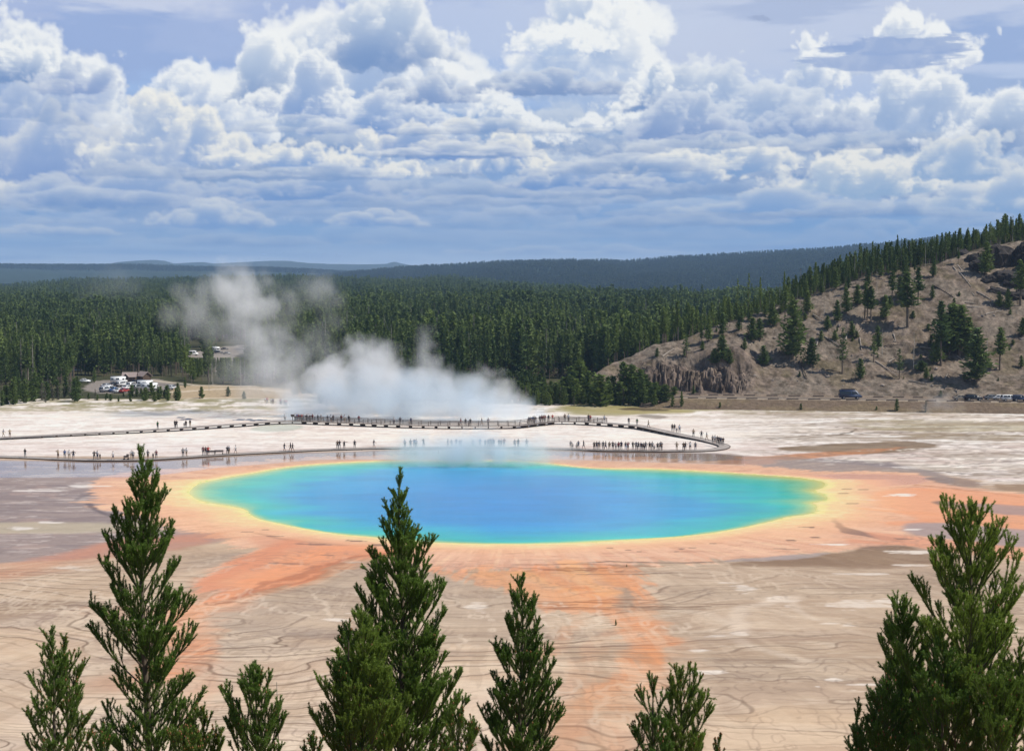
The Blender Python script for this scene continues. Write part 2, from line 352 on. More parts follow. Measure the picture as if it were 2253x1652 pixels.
paint([(1700, 985), (1870, 975), (1990, 968), (2100, 980), (2000, 994), (1890, 998), (1760, 996)], (126, 100, 62), 1.2, 1.5, 0.85, tex=0.3)
paint([(1960, 955), (2253, 955), (2253, 970), (2050, 968)], (150, 132, 92), 1.2, 1.5, 0.5, tex=0.5)
for ln, c_, wd in (([(1700, 967), (1790, 958), (1850, 955), (1880, 945), (1840, 940)], (120, 108, 92), 0.5), ([(1640, 962), (1760, 966), (1830, 958), (1900, 953), (2060, 950)], (128, 114, 98), 0.45), ([(2060, 1033), (2110, 1024), (2180, 1018), (2253, 1012), (2500, 1000)], (116, 102, 96), 0.5),
               ([(2040, 1037), (2120, 1043), (2253, 1043), (2600, 1045)], (110, 96, 92), 0.5), ([(1980, 1010), (2100, 1000), (2253, 996)], (150, 132, 120), 0.4), ([(1650, 1020), (1800, 1015), (1960, 1024)], (140, 122, 116), 0.7)):
    dd = line_d(ln, GX+wx*2.2+wx2*0.4, GY+wy*1.8+wy2*0.3); mixc(sstep(wd*1.6, wd*0.3, dd)*0.85, c_)
paint([(540, 942), (590, 934), (640, 934), (680, 940), (640, 949), (560, 950)], (196, 206, 190), 0.8, 0.5, 0.7, wet=0.5)
paint([(560, 929), (640, 924), (720, 928), (660, 932)], (176, 184, 184), 0.8, 0.6, 0.7)
# shallow run-off flats, mauve grey, wet
paint([(-900, 1006), (150, 1014), (320, 1014), (600, 999), (900, 990), (1250, 989), (1560, 996), (1620, 1000), (1700, 1040), (1200, 1012), (700, 1012), (480, 1040), (300, 1085), (420, 1140), (560, 1175), (380, 1210), (60, 1245), (-900, 1270)], (168, 148, 136), 1.6, 1.5, 1.0, wet=0.45, ter=0.15, tex=0.1)
lf = sstep(420, 250, GU)*sstep(1008, 1030, 600+H*FPX/GY)*sstep(1270, 1200, 600+H*FPX/GY)
mixc(lf*sstep(0.56, 0.66, st2)*0.55, (226, 212, 200)); mixc(lf*sstep(0.5, 0.62, st1)*0.6, (136, 118, 112)); mixc(lf*sstep(0.55, 0.7, blot)*0.5, (190, 160, 142))
paint([(1560, 1002), (1760, 1006), (1980, 1018), (2060, 1042), (2110, 1064), (1980, 1060), (1820, 1042), (1690, 1030)], (150, 132, 128), 1.2, 1.2, 0.85, wet=0.7, tex=0.2)
paint([(1590, 1006), (1700, 1003), (1830, 995), (1960, 985), (2010, 984), (1960, 992), (1850, 1003), (1700, 1014)], (206, 140, 92), 0.8, 0.9, 0.85, tex=0.15)
paint([(1560, 1015), (1680, 1010), (1720, 1020), (1600, 1028)], (222, 160, 122), 1, 1, 0.7, tex=0.3)
paint([(-900, 1158), (60, 1152), (330, 1150), (360, 1162), (200, 1176), (-900, 1190)], (206, 192, 156), 1.2, 1.2, 0.75, tex=0.25, ter=0.2)
WSTRIP = [(-900, 1008), (150, 1014), (320, 1013), (600, 999), (900, 990), (1250, 992), (1560, 997), (1640, 1002), (1640, 1024), (1200, 1010), (700, 1012), (480, 1030), (320, 1050), (-900, 1056)]
# the orange and peach apron round the spring
AP = paint([(195, 1072), (245, 1044), (440, 1028), (640, 1008), (860, 1000), (1250, 1002), (1500, 1010), (1690, 1028), (1850, 1040), (1900, 1036), (2030, 1043), (2110, 1072), (2300, 1090), (2900, 1120), (2900, 1250), (2253, 1240), (2150, 1218), (1950, 1198), (1830, 1218), (1560, 1237), (1400, 1243), (1300, 1250), (1000, 1262), (950, 1245), (835, 1222), (750, 1236), (660, 1280), (520, 1312), (445, 1350), (425, 1300), (480, 1250), (555, 1215), (500, 1192), (360, 1156), (270, 1132), (212, 1100)], (234, 184, 148), 0.9, 1.0, 1.0, wet=0.3, ter=0.1, rad=7)
mixc(AP*sstep(0.02, 0.16, fan)*0.45, (244, 198, 160)); mixc(AP*sstep(-0.03, -0.18, fan)*0.35, (220, 158, 120)); mixc(AP*sstep(0.12, 0.22, fan2)*0.45, (248, 206, 160)); mixc(AP*sstep(-0.12, -0.22, fan2)*0.25, (196, 138, 104))
mixc(AP*sstep(0.45, 0.7, st3)*0.5, (214, 160, 130)); mixc(AP*sstep(0.52, 0.72, st1)*0.5, (236, 178, 136)); mixc(AP*sstep(0.62, 0.74, st2)*0.35, (176, 120, 92))
bk = AP*sstep(1035, 1010, 600+H*FPX/GY); mixc(bk*0.55, (196, 164, 140))
paint([(430, 1340), (480, 1262), (560, 1205), (640, 1196), (740, 1206), (835, 1214), (740, 1238), (650, 1284), (520, 1312)], (234, 158, 108), 1.0, 1.2, 0.85, ter=0.1, tex=0.06, rad=7)
paint([(540, 1178), (720, 1186), (850, 1208), (800, 1222), (640, 1216), (560, 1200)], (220, 152, 114), 1.2, 1.2, 0.6)
paint([(930, 1248), (1130, 1254), (1250, 1244), (1395, 1240), (1415, 1290), (1425, 1336), (1380, 1345), (1325, 1340), (1210, 1340), (1100, 1300), (1010, 1275)], (240, 164, 112), 1.0, 1.2, 0.75, ter=0.1, tex=0.05, rad=10)
paint([(420, 1345), (400, 1420), (350, 1470), (300, 1480), (330, 1400), (385, 1340), (430, 1290), (470, 1290)], (222, 158, 118), 1.0, 1.4, 0.7, tex=0.1, rad=8)
paint([(-900, 1275), (60, 1246), (170, 1218), (300, 1184), (440, 1178), (470, 1196), (330, 1216), (180, 1250), (-100, 1300), (-900, 1310)], (206, 148, 114), 1.5, 1.5, 0.85, tex=0.25)
paint([(150, 1340), (260, 1326), (400, 1325), (420, 1350), (260, 1356)], (212, 158, 124), 1.5, 1.2, 0.6, tex=0.2)
paint([(160, 1490), (280, 1480), (350, 1500), (300, 1520), (180, 1530)], (206, 148, 118), 1.5, 1.2, 0.6, tex=0.3)
# streams running down the terraces in the middle
for P_, c_, s_, a_ in (([(1425, 1335), (1445, 1400), (1455, 1440), (1420, 1500), (1330, 1545), (1260, 1570), (1280, 1520), (1375, 1470), (1400, 1430), (1375, 1380), (1350, 1345)], (230, 168, 124), 2.2, 0.45),
                       ([(1240, 1560), (1330, 1540), (1430, 1545), (1440, 1640), (1440, 1800), (1180, 1800), (1230, 1650)], (234, 182, 134), 2.6, 0.7),
                       ([(1190, 1500), (1330, 1510), (1420, 1530), (1380, 1600), (1240, 1600)], (226, 172, 130), 2.4, 0.6)):
    paint(P_, c_, s_, 1.8, a_, tex=0.12, ter=0.9)
paint([(1410, 1345), (1424, 1345), (1422, 1400), (1424, 1440), (1412, 1480), (1400, 1480), (1408, 1430), (1400, 1390)], (238, 168, 116), 0.8, 0.8, 0.7)
for ln, c_, wd, a_ in (([(1150, 1262), (1240, 1290), (1300, 1312), (1328, 1336)], (250, 176, 104), 1.3, 0.8), ([(1330, 1262), (1370, 1290), (1420, 1320), (1426, 1340)], (250, 170, 100), 1.1, 0.8), ([(1050, 1262), (1180, 1280), (1300, 1330)], (244, 184, 132), 1.0, 0.5),
                       ([(1150, 1335), (1220, 1334), (1300, 1330), (1420, 1322)], (196, 112, 60), 0.22, 0.9), ([(1145, 1344), (1250, 1340), (1330, 1338)], (176, 102, 60), 0.3, 0.9), ([(1150, 1330), (1230, 1326), (1320, 1324), (1425, 1316), (1560, 1310)], (150, 100, 66), 0.18, 0.8),
                       ([(1200, 1262), (1330, 1258), (1440, 1255), (1560, 1250)], (176, 112, 70), 0.25, 0.8), ([(1160, 1258), (1300, 1252), (1450, 1244)], (186, 124, 82), 0.2, 0.7), ([(1230, 1244), (1330, 1236), (1500, 1238), (1700, 1232), (1800, 1228)], (130, 104, 84), 0.35, 0.85),
                       ([(1255, 1244), (1290, 1262)], (250, 206, 150), 0.7, 0.7), ([(560, 1174), (640, 1190), (760, 1200)], (176, 130, 100), 0.5, 0.6), ([(200, 1108), (232, 1128), (275, 1142)], (104, 88, 84), 0.5, 0.8), ([(168, 1100), (200, 1085)], (120, 104, 100), 0.5, 0.6)):
    dd = line_d(ln, GX+wx*1.2+wx2*0.3, GY+wy*0.8+wy2*0.15); mixc(sstep(wd*1.7, wd*0.3, dd)*a_, c_)
paint([(1340, 1290), (1375, 1288), (1420, 1320), (1440, 1336), (1370, 1340), (1352, 1320)], (166, 140, 118), 0.8, 0.7, 0.9, tex=0.1)
paint([(1250, 1276), (1300, 1284), (1315, 1300), (1290, 1306)], (190, 156, 128), 0.6, 0.6, 0.8)
STREAMS = [([(1180, 1250), (1240, 1282), (1300, 1315), (1326, 1338), (1372, 1358), (1404, 1384), (1413, 1404), (1421, 1440), (1402, 1468), (1372, 1492), (1330, 1528), (1285, 1570), (1255, 1620), (1240, 1700)], 0.9, (236, 158, 104), 0.85), ([(1330, 1252), (1375, 1288), (1420, 1325), (1428, 1350), (1434, 1390), (1428, 1430), (1410, 1470)], 0.7, (240, 160, 104), 0.85),
    ([(1421, 1440), (1424, 1470), (1400, 1510), (1390, 1560), (1370, 1640), (1360, 1720)], 1.3, (232, 168, 120), 0.7), ([(1330, 1528), (1300, 1545), (1210, 1575), (1160, 1640)], 1.4, (232, 174, 128), 0.6), ([(1326, 1338), (1290, 1360), (1240, 1390), (1200, 1440)], 0.8, (226, 170, 130), 0.45),
    ([(1404, 1384), (1350, 1400), (1300, 1440), (1280, 1500)], 0.7, (222, 170, 132), 0.4), ([(1434, 1390), (1480, 1420), (1530, 1470)], 0.9, (222, 172, 134), 0.45), ([(1060, 1250), (1120, 1280), (1200, 1310), (1300, 1336)], 1.0, (244, 170, 112), 0.7), ([(1230, 1240), (1290, 1275), (1312, 1305)], 0.9, (250, 180, 116), 0.7),
    ([(835, 1215), (740, 1242), (640, 1282), (540, 1312), (450, 1348), (412, 1392), (398, 1440), (340, 1480)], 1.5, (238, 152, 98), 0.8), ([(760, 1206), (650, 1240), (540, 1290), (450, 1330), (420, 1360)], 1.3, (244, 160, 104), 0.7), ([(640, 1196), (560, 1225), (480, 1270), (430, 1310), (400, 1345)], 1.3, (226, 146, 102), 0.7), ([(700, 1246), (600, 1280), (500, 1320)], 0.5, (184, 110, 66), 0.8),
    ([(835, 1216), (770, 1228), (690, 1262), (600, 1296), (500, 1322)], 0.5, (176, 104, 62), 0.7), ([(470, 1180), (300, 1190), (150, 1225), (0, 1262), (-300, 1300)], 1.6, (214, 144, 106), 0.6), ([(450, 1350), (440, 1420), (420, 1480), (440, 1560)], 1.0, (222, 164, 126), 0.4), ([(1950, 1150), (2060, 1142), (2253, 1165), (2600, 1190)], 1.0, (238, 156, 104), 0.6), ([(1900, 1120), (2020, 1128), (2150, 1145), (2300, 1160)], 0.8, (244, 168, 112), 0.6),
    ([(1860, 1190), (1960, 1196), (2090, 1212), (2253, 1230), (2600, 1250)], 0.9, (226, 150, 108), 0.6), ([(2030, 1078), (2120, 1092), (2253, 1112), (2600, 1130)], 1.2, (240, 160, 112), 0.6), ([(2030, 1068), (2140, 1080), (2253, 1094)], 0.4, (190, 124, 84), 0.7)]
def draw_streams(k=1.0):
    for ln, wd, c_, a_ in STREAMS:
        dd = line_d(ln, GX+wx*2.4+wx2*0.8+fan2*2, GY+wy*1.8+wy2*0.4); mixc(sstep(wd*2.6, wd*0.5, dd+(st2-0.5)*wd*1.5)*a_*k, c_)
draw_streams()
# right-hand run-off: orange bands parted by grey
paint([(1700, 1052), (1860, 1042), (2030, 1046), (2060, 1062), (1900, 1075), (1780, 1075)], (232, 166, 136), 0.8, 0.7, 0.7, wet=0.9)
paint([(1890, 1090), (2030, 1070), (2253, 1090), (2900, 1120), (2900, 1170), (2253, 1160), (2100, 1160), (1985, 1140)], (238, 164, 116), 1.2, 1.2, 0.8, tex=0.15)
paint([(2045, 1103), (2090, 1102), (2130, 1112), (2160, 1124), (2100, 1122)], (146, 116, 96), 0.8, 1.0, 0.9, tex=0.15)
paint([(1985, 1146), (2060, 1150), (2190, 1158), (2253, 1166), (2900, 1190), (2900, 1206), (2253, 1203), (2130, 1192), (2030, 1180), (1975, 1166)], (172, 152, 146), 0.9, 1.2, 0.95, tex=0.12)
paint([(2110, 1105), (2253, 1112), (2900, 1125), (2900, 1142), (2253, 1138), (2160, 1128)], (160, 140, 136), 0.8, 1.2, 0.8, tex=0.25)
paint([(2170, 1062), (2300, 1058), (2900, 1066), (2900, 1092), (2253, 1084), (2190, 1076)], (134, 106, 72), 1.0, 1.2, 0.8, tex=0.3)
paint([(2025, 1048), (2110, 1052), (2180, 1064), (2130, 1074), (2060, 1062)], (128, 110, 106), 1.0, 0.9, 0.9, tex=0.2)
paint([(1822, 1140), (1836, 1139), (1852, 1158), (1900, 1170), (2000, 1190), (1990, 1195), (1900, 1180), (1848, 1172), (1838, 1158)], (140, 108, 92), 0.35, 0.5, 0.9)
paint([(1880, 1165), (1990, 1180), (2110, 1190), (2253, 1204), (2700, 1222), (2700, 1232), (2253, 1222), (2090, 1208), (1950, 1192)], (232, 160, 120), 0.8, 1.0, 0.7, tex=0.1)
# olive-brown fringe and the grey flats below it
paint([(1835, 1216), (1900, 1198), (2000, 1203), (2060, 1218), (2120, 1230), (2040, 1246), (1880, 1252), (1750, 1246), (1620, 1248), (1560, 1242), (1700, 1232)], (128, 100, 74), 0.8, 1.4, 0.9, tex=0.12, ter=0.3)
paint([(1560, 1236), (1700, 1223), (1850, 1213), (1780, 1228), (1660, 1236)], (170, 152, 142), 0.5, 0.5, 0.9, wet=0.6)
gr = paint([(1420, 1346), (1450, 1290), (1430, 1252), (1560, 1246), (1900, 1250), (2253, 1246), (2900, 1250), (2900, 1800), (1480, 1800), (1445, 1560), (1470, 1420)], (188, 164, 140), 2.0, 1.5, 0.9, tex=0.1, ter=0.6)
mixc(gr*sstep(0.5, 0.66, st3)*0.6, (158, 138, 118)); mixc(gr*sstep(0.54, 0.68, st1)*0.55, (208, 186, 158)); mixc(gr*sstep(0.6, 0.7, st2)*0.5, (222, 204, 180))
paint([(1420, 1620), (1700, 1560), (1900, 1580), (2253, 1600), (2900, 1600), (2900, 1800), (1420, 1800)], (222, 190, 148), 2.5, 2, 0.6, tex=0.15, ter=0.8)
g2 = paint([(830, 1232), (900, 1236), (960, 1262), (1100, 1300), (1190, 1344), (1190, 1420), (900, 1420), (600, 1400), (440, 1372), (520, 1326), (660, 1296), (750, 1250)], (176, 156, 138), 1.0, 1.3, 0.85, tex=0.08, ter=0.5)
mixc(g2*sstep(0.5, 0.66, st1)*0.5, (200, 180, 154)); mixc(g2*sstep(0.54, 0.7, st3)*0.5, (156, 138, 126))
paint([(560, 1372), (760, 1362), (1000, 1372), (1130, 1372), (1180, 1400), (900, 1400)], (196, 172, 146), 2, 1.5, 0.6, tex=0.1)
# ridges of bare white sinter and small pale pans
for i_, (x_, y_, a_, b_) in enumerate([(160, 1250, 40, 4), (186, 1253, 24, 3), (205, 1303, 14, 4), (212, 1291, 14, 2.5), (50, 1163, 50, 3), (120, 1150, 26, 2), (190, 1071, 60, 4), (110, 1080, 90, 3), (1046, 1333, 22, 9), (1060, 1347, 20, 5), (780, 1237, 24, 4), (680, 1155, 30, 3), (730, 1362, 40, 4), (770, 1350, 16, 2),
        (1640, 1297, 22, 7), (1630, 1290, 18, 3), (1600, 1284, 18, 2), (1690, 1322, 70, 4), (1710, 1314, 26, 4), (1900, 1330, 60, 12), (1950, 1320, 40, 6), (1870, 1375, 18, 5), (1820, 1371, 30, 2), (1730, 1331, 14, 5), (1578, 1400, 30, 5), (1620, 1392, 22, 4), (1900, 1262, 60, 3), (2010, 1215, 70, 5),
        (2000, 1245, 50, 3), (1970, 1158, 40, 3), (2010, 1164, 30, 2), (1910, 1505, 44, 5), (1950, 1520, 50, 5), (1835, 1495, 16, 4), (1800, 1510, 10, 2), (1905, 1573, 14, 2.5), (2230, 1385, 40, 8), (2180, 1290, 40, 4), (1530, 1430, 34, 5), (1560, 1480, 40, 9), (1920, 1100, 50, 2), (1990, 1090, 30, 3), (1840, 1198, 40, 1.5),
        (2100, 1030, 130, 9), (2260, 1024, 170, 8), (1890, 1014, 130, 6), (2200, 1062, 90, 5), (2220, 1008, 140, 5), (2120, 990, 160, 4), (2400, 1050, 160, 6), (1620, 955, 110, 9), (1760, 940, 90, 8), (1700, 922, 80, 6), (1940, 935, 60, 6), (1700, 900, 70, 3), (2130, 925, 120, 6), (850, 960, 300, 8), (300, 955, 260, 8), (240, 915, 240, 9), (1450, 960, 160, 8), (1500, 930, 80, 8)]):
    gx0, gy0 = ground(x_, y_); mx_ = a_/FPX*gy0; my_ = b_/(FPX*H/gy0**2)
    d_ = 1-np.sqrt(((GX-gx0+wx*mx_*0.5)/mx_)**2+((GY-gy0+wy*my_*0.7)/my_)**2)
    mixc(sstep(0.0, 0.4, d_*0.7+(st2-0.5)*1.7+(blot-0.5)*0.8-0.05)*0.85, (250, 242, 230))
for ln, wd, a_ in (([(1606, 1388), (1618, 1362), (1630, 1340), (1700, 1322), (1740, 1316)], 1.0, 0.6), ([(1420, 1255), (1530, 1300)], 0.0, 0), ([(1600, 1380), (1560, 1352), (1480, 1345)], 0.8, 0.35), ([(1730, 1316), (1760, 1345), (1790, 1358)], 0.6, 0.5), ([(1560, 1385), (1640, 1420), (1760, 1455)], 0.8, 0.4)):
    if wd: mixc(sstep(wd*1.8, wd*0.2, line_d(ln, GX+wx*1.6+wx2*0.5, GY+wy*1.2+wy2*0.3))*a_, (236, 220, 200))
# the spring: outline, glowing rim, and the terraces' dark contour lines
SPR = smooth_poly([(414, 1086), (420, 1074), (437, 1062), (500, 1050), (563, 1040), (613, 1030), (688, 1022), (788, 1016), (863, 1014), (1000, 1014), (1120, 1014), (1201, 1019), (1276, 1029), (1351, 1032), (1426, 1031), (1551, 1037), (1690, 1046), (1760, 1051), (1808, 1058), (1821, 1066), (1804, 1076), (1786, 1079), (1812, 1088), (1826, 1099), (1806, 1103), (1784, 1106), (1800, 1112), (1797, 1126), (1776, 1132), (1735, 1136), (1690, 1149), (1640, 1160), (1551, 1175), (1476, 1182), (1351, 1189), (1251, 1195), (1126, 1197), (1040, 1196), (938, 1193), (850, 1184), (763, 1177), (688, 1167), (625, 1154), (570, 1143), (548, 1132), (540, 1120), (500, 1112), (462, 1107), (428, 1098)], 2)
dS = sdf(SPR, GX+wx2*0.25, GY+wy2*0.25, 26)
sideR = sstep(1650, 1800, GU)+sstep(620, 480, GU)
rw = 1.0+0.9*sideR
near = GY < 232
q = -dS/rw; q = np.where(GY > 252, q*2.8, q)+fan2*1.3*(q > 0)
mixc(sstep(9, 2.5, q)*(0.45+0.3*st1), (242, 190, 144)); mixc(sstep(4.4, 1.4, q+(fine-0.5)*2.0+(st2-0.5)*2)*0.85, (250, 212, 152)); mixc(sstep(1.2, 0.4, q+(st2-0.5)*0.8)*0.8, (252, 230, 150))
mixc(sstep(5, 1.5, q)*sstep(0.56, 0.66, st2)*0.5, (255, 236, 176)); mixc(sstep(0.1, -0.2, q), (196, 214, 120))
rimm = sstep(12, 8, q); TER *= 1-sstep(12, 6, q); WET = np.maximum(WET*(1-sstep(8, 3, q)), 0.25*sstep(8, 3, q))
_d = sdf(np.array(WSTRIP, float), GX, GY, 14); WET = np.maximum(WET, sstep(-1, 1, _d)*sstep(1, 4, q)*0.97)
# scattered dark scabs on the apron
for i_, (x_, y_, a_, b_) in enumerate([(690, 1198, 40, 2), (780, 1190, 30, 2.5), (600, 1180, 24, 1.5), (640, 1240, 60, 2), (720, 1222, 24, 1.5), (830, 1200, 22, 3), (1383, 1210, 8, 1), (1408, 1214, 8, 1), (1500, 1208, 12, 1.2), (1490, 1214, 10, 1.2), (1525, 1206, 14, 1), (1740, 1189, 12, 2.5), (1735, 1208, 30, 1.2), (1340, 1205, 12, 1), (1860, 1076, 14, 1.2), (1900, 1078, 20, 0.8), (1875, 1108, 22, 1.4), (1870, 1086, 30, 0.6), (1780, 1160, 22, 1.6), (1795, 1182, 16, 1.4), (1990, 1186, 26, 1.6), (1570, 1196, 10, 0.8), (545, 1170, 16, 1.3), (585, 1166, 14, 1.2)]):
    gx0, gy0 = ground(x_, y_); mx_ = a_/FPX*gy0; my_ = b_/(FPX*H/gy0**2)
    d_ = 1-np.sqrt(((GX-gx0+wx2*mx_*0.4)/mx_)**2+((GY-gy0+(GX-gx0)*0.12+wy2*my_*0.6)/my_)**2)
    mixc(sstep(0.0, 0.3, d_+(fine-0.5)*0.8)*0.75, (122, 96, 80))
def contour(h, width, seed=0):
    """Thin lines where h crosses whole numbers, about width metres wide."""
    gy_ = np.abs(np.gradient(h, axis=0))/np.abs(np.gradient(GY, axis=0)); gx_ = np.abs(np.gradient(h, axis=1))/np.abs(np.gradient(GX, axis=1))
    g = np.hypot(gx_, gy_)+1e-4; f = np.abs(h-np.round(h))/g
    dy_ = GY**2/(FPX*H)*1.6; w_ = np.maximum(width, dy_*0.62); return sstep(w_*1.5, w_*0.35, f)*np.sqrt(width/w_)
hb = fbm(GX/30, GY/16, 3, 21, 0.45); hc = fbm(GX/4.5, GY/4, 3, 22, 0.5); hd = fbm(GX/1.6, GY/1.6, 2, 26)
fade = sstep(200, 150, GY); big = fbm(GX/24, GY/10, 3, 23); cen = sstep(1080, 1200, GU)*sstep(1650, 1480, GU)
hA = GY*0.23+hb*8.0+hc*0.45+hd*0.05+0.004*GX; hB = GY*0.62+hb*14+hc*0.9+hd*0.08; hC = GY*1.3+hb*19+hc*1.3+hd*0.12
mixc(TER*sstep(140, 176, GY)*0.4, (188, 164, 142)); mixc(TER*sstep(134, 118, GY)*0.35, (232, 208, 184))
lev = np.floor(hA+0.5); tone = _hash(lev, lev*0, 77); tone2 = _hash(np.floor(hB+0.5), lev*0, 78)
LT = TER*fade; lft = sstep(1250, 900, GU)
mixc(LT*(tone > 0.5)*0.45, (234, 212, 184)); mixc(LT*(tone < 0.3)*0.4, (190, 166, 146)); mixc(LT*(tone2 > 0.6)*0.16, (238, 218, 192)); mixc(LT*(tone2 < 0.25)*0.14, (176, 154, 136))
fr = hA-np.round(hA)
mixc(LT*sstep(0.5, 0.05, fr)*sstep(0.0, 0.02, fr)*0.25, (242, 226, 202))      # pale lip above each step
wA = 0.05+0.17*sstep(0.4, 0.65, fbm(GX/7, GY/6, 2, 25)); gyA = np.abs(np.gradient(hA, axis=0))/np.abs(np.gradient(GY, axis=0)); gxA = np.abs(np.gradient(hA, axis=1))/np.abs(np.gradient(GX, axis=1)); dA = np.abs(hA-np.round(hA))/(np.hypot(gyA, gxA)+0.02)
t1 = sstep(1.6, 0.4, dA/np.maximum(wA, GY**2/(FPX*H)*0.9))*LT*sstep(0.30, 0.42, fbm(GX/16, GY/9, 2, 37)+0.1*lft)
t2 = contour(hB, 0.06)*LT*sstep(0.46, 0.56, big+0.22*cen*sstep(166, 152, GY)-0.02*lft)*sstep(0.35, 0.5, fbm(GX/6, GY/3, 2, 38)); t3 = contour(hC, 0.06)*LT*sstep(0.52, 0.60, fbm(GX/26, GY/9, 3, 24)+0.2*cen*sstep(160, 146, GY))
mixc(t1*0.7, (106, 84, 68)); mixc(t2*0.6, (122, 98, 80)); mixc(t3*0.5, (128, 102, 82))
lf2 = contour(hc*5+GY*0.3+hb*9, 0.12)*sstep(270, 180, GY)*sstep(0.5, 0.6, st3)*(1-rimm)*0.35; mixc(lf2, (122, 100, 90))
vein = fbm(GX/5, GY/9, 4, 27, 0.55); vl = contour(vein*4.0, 0.10)*sstep(0.55, 0.66, fbm(GX/20, GY/14, 3, 28))*(1-rimm)*sstep(262, 240, GY)*0.3; mixc(vl, (150, 122, 104))
pv_ = contour(fbm(GX/6, GY/12, 4, 29, 0.6)*3.3+0.4, 0.3)*sstep(0.52, 0.62, fbm(GX/25, GY/12, 3, 30))*(1-rimm)*fade*0.45; mixc(pv_, (236, 218, 194))
cr_ = sint*rt; mixc(cr_*contour(fbm(GX/16, GY/7, 4, 34, 0.5)*7, 0.16)*0.75, (112, 96, 84)); mixc(cr_*sstep(0.52, 0.6, fbm(GX/24, GY/4, 5, 35, 0.6))*0.5, (164, 146, 124))
mixc(sint*(1-rt)*contour(fbm(GX/14, GY/6, 4, 36, 0.5)*5, 0.12)*0.4, (168, 150, 140))
draw_streams(0.25)
for _k in range(26):
    _r2 = random.Random(_k+500); _v = _r2.choice([1244, 1250, 1256, 1262, 1320, 1326, 1331, 1336, 1340]); _a = _r2.uniform(1120, 1400); _b = _a+_r2.uniform(60, 260)
    mixc(sstep(0.32, 0.08, line_d([(_a, _v+_r2.uniform(-3, 3)), ((_a+_b)/2, _v+_r2.uniform(-3, 3)), (_b, _v+_r2.uniform(-3, 3))], GX+wx*0.6, GY+wy*0.6))*0.55, (150, 94, 58) if _b < 1450 else (124, 98, 78))
mixc(TER*sstep(0.10, 0.22, fan2)*0.22, (236, 214, 184)); mixc(TER*sstep(-0.10, -0.2, fan2)*0.22, (160, 136, 112)); mixc(TER*sstep(0.03, 0.16, fan3)*0.25, (180, 152, 122))
C *= (0.95+0.10*fine)[..., None]
_gy = C.mean(2, keepdims=True); C = _gy+(C-_gy)*(0.97-0.03*AP)[..., None]; _w = (sint*(C.min(2) > 0.35))[..., None]; C *= np.array([1.02, 0.975, 0.935])*(1-_w)+np.array([1.05, 1.0, 0.95])*_w; C *= (1+0.08*AP)[..., None]
C = np.clip(C, 0.01, 0.82)
if 'GTEST' not in globals():
    m = bpy.data.materials.new('sinter_and_mats'); m.use_nodes = True; n = m.node_tree; b = n.nodes['Principled BSDF']
    a1 = n.nodes.new('ShaderNodeAttribute'); a1.attribute_name = 'tone'; a2 = n.nodes.new('ShaderNodeAttribute'); a2.attribute_name = 'wet'
    tc = n.nodes.new('ShaderNodeTexCoord'); no = n.nodes.new('ShaderNodeTexNoise'); no.inputs['Scale'].default_value = 2.2; no.inputs['Detail'].default_value = 5
    mp = n.nodes.new('ShaderNodeMapping'); mp.inputs['Scale'].default_value = (0.35, 1.0, 1.0)
    mr = n.nodes.new('ShaderNodeMapRange'); mr.inputs[1].default_value = 0.3; mr.inputs[2].default_value = 0.7; mr.inputs[3].default_value = 0.94; mr.inputs[4].default_value = 1.05
    mu = n.nodes.new('ShaderNodeVectorMath'); mu.operation = 'SCALE'
    n.links.new(tc.outputs['Object'], mp.inputs[0]); n.links.new(mp.outputs[0], no.inputs['Vector']); n.links.new(no.outputs['Fac'], mr.inputs[0])
    n.links.new(a1.outputs['Color'], mu.inputs[0]); n.links.new(mr.outputs[0], mu.inputs['Scale']); n.links.new(mu.outputs[0], b.inputs['Base Color'])
    r2 = n.nodes.new('ShaderNodeMapRange'); r2.inputs[3].default_value = 0.75; r2.inputs[4].default_value = 0.07
    n.links.new(a2.outputs['Fac'], r2.inputs[0]); n.links.new(r2.outputs[0], b.inputs['Roughness'])
    s2 = n.nodes.new('ShaderNodeMapRange'); s2.inputs[3].default_value = 0.12; s2.inputs[4].default_value = 0.5
    n.links.new(a2.outputs['Fac'], s2.inputs[0]); n.links.new(s2.outputs[0], b.inputs['Specular IOR Level'])
    relief = (hb-0.5)*0.15+0.01*fine
    relief *= (1-WET)*sstep(-3, -8, dS)
    zz = 0.035+relief-0.3*sstep(-0.15, 1.3, dS)
    me = mesh_np('basin_ground', np.stack([GX, GY, zz], -1).reshape(-1, 3), grid_faces(NR, NC), m, True)
    set_col(me, 'tone', C.reshape(-1, 3)); set_f(me, 'wet', WET.ravel())
    link('basin_ground', me, kind='structure')
# ---- the water of the spring: colour follows depth, from the shallow rim to the deep vent
def inner(P): return sdf(smooth_poly(P, 3), WX+wwx, WY+wwy, 60)
wv = np.arange(1204, 1004, -1.6); wu = np.arange(405, 1840, 3.0)
_wy = ground(0*wv+1126.5, wv)[1]; WUg, WY = np.meshgrid(wu, _wy); WX = (WUg-1126.5)/FPX*(WY*cosP+H*sinP)
wwx = (fbm(WX/10, WY/6, 4, 31)-0.5)*5; wwy = (fbm(WX/10+9, WY/6, 4, 32)-0.5)*4
_px, _py = ground(SPR[:, 0], SPR[:, 1])
d0 = sdf(SPR, WX, WY, 60)
d1 = inner([(540, 1088), (590, 1058), (680, 1036), (860, 1024), (1120, 1022), (1250, 1030), (1400, 1044), (1560, 1056), (1650, 1070), (1700, 1084), (1700, 1100), (1700, 1118), (1690, 1138), (1560, 1168), (1400, 1181), (1120, 1191), (900, 1184), (740, 1168), (620, 1142), (570, 1118)])
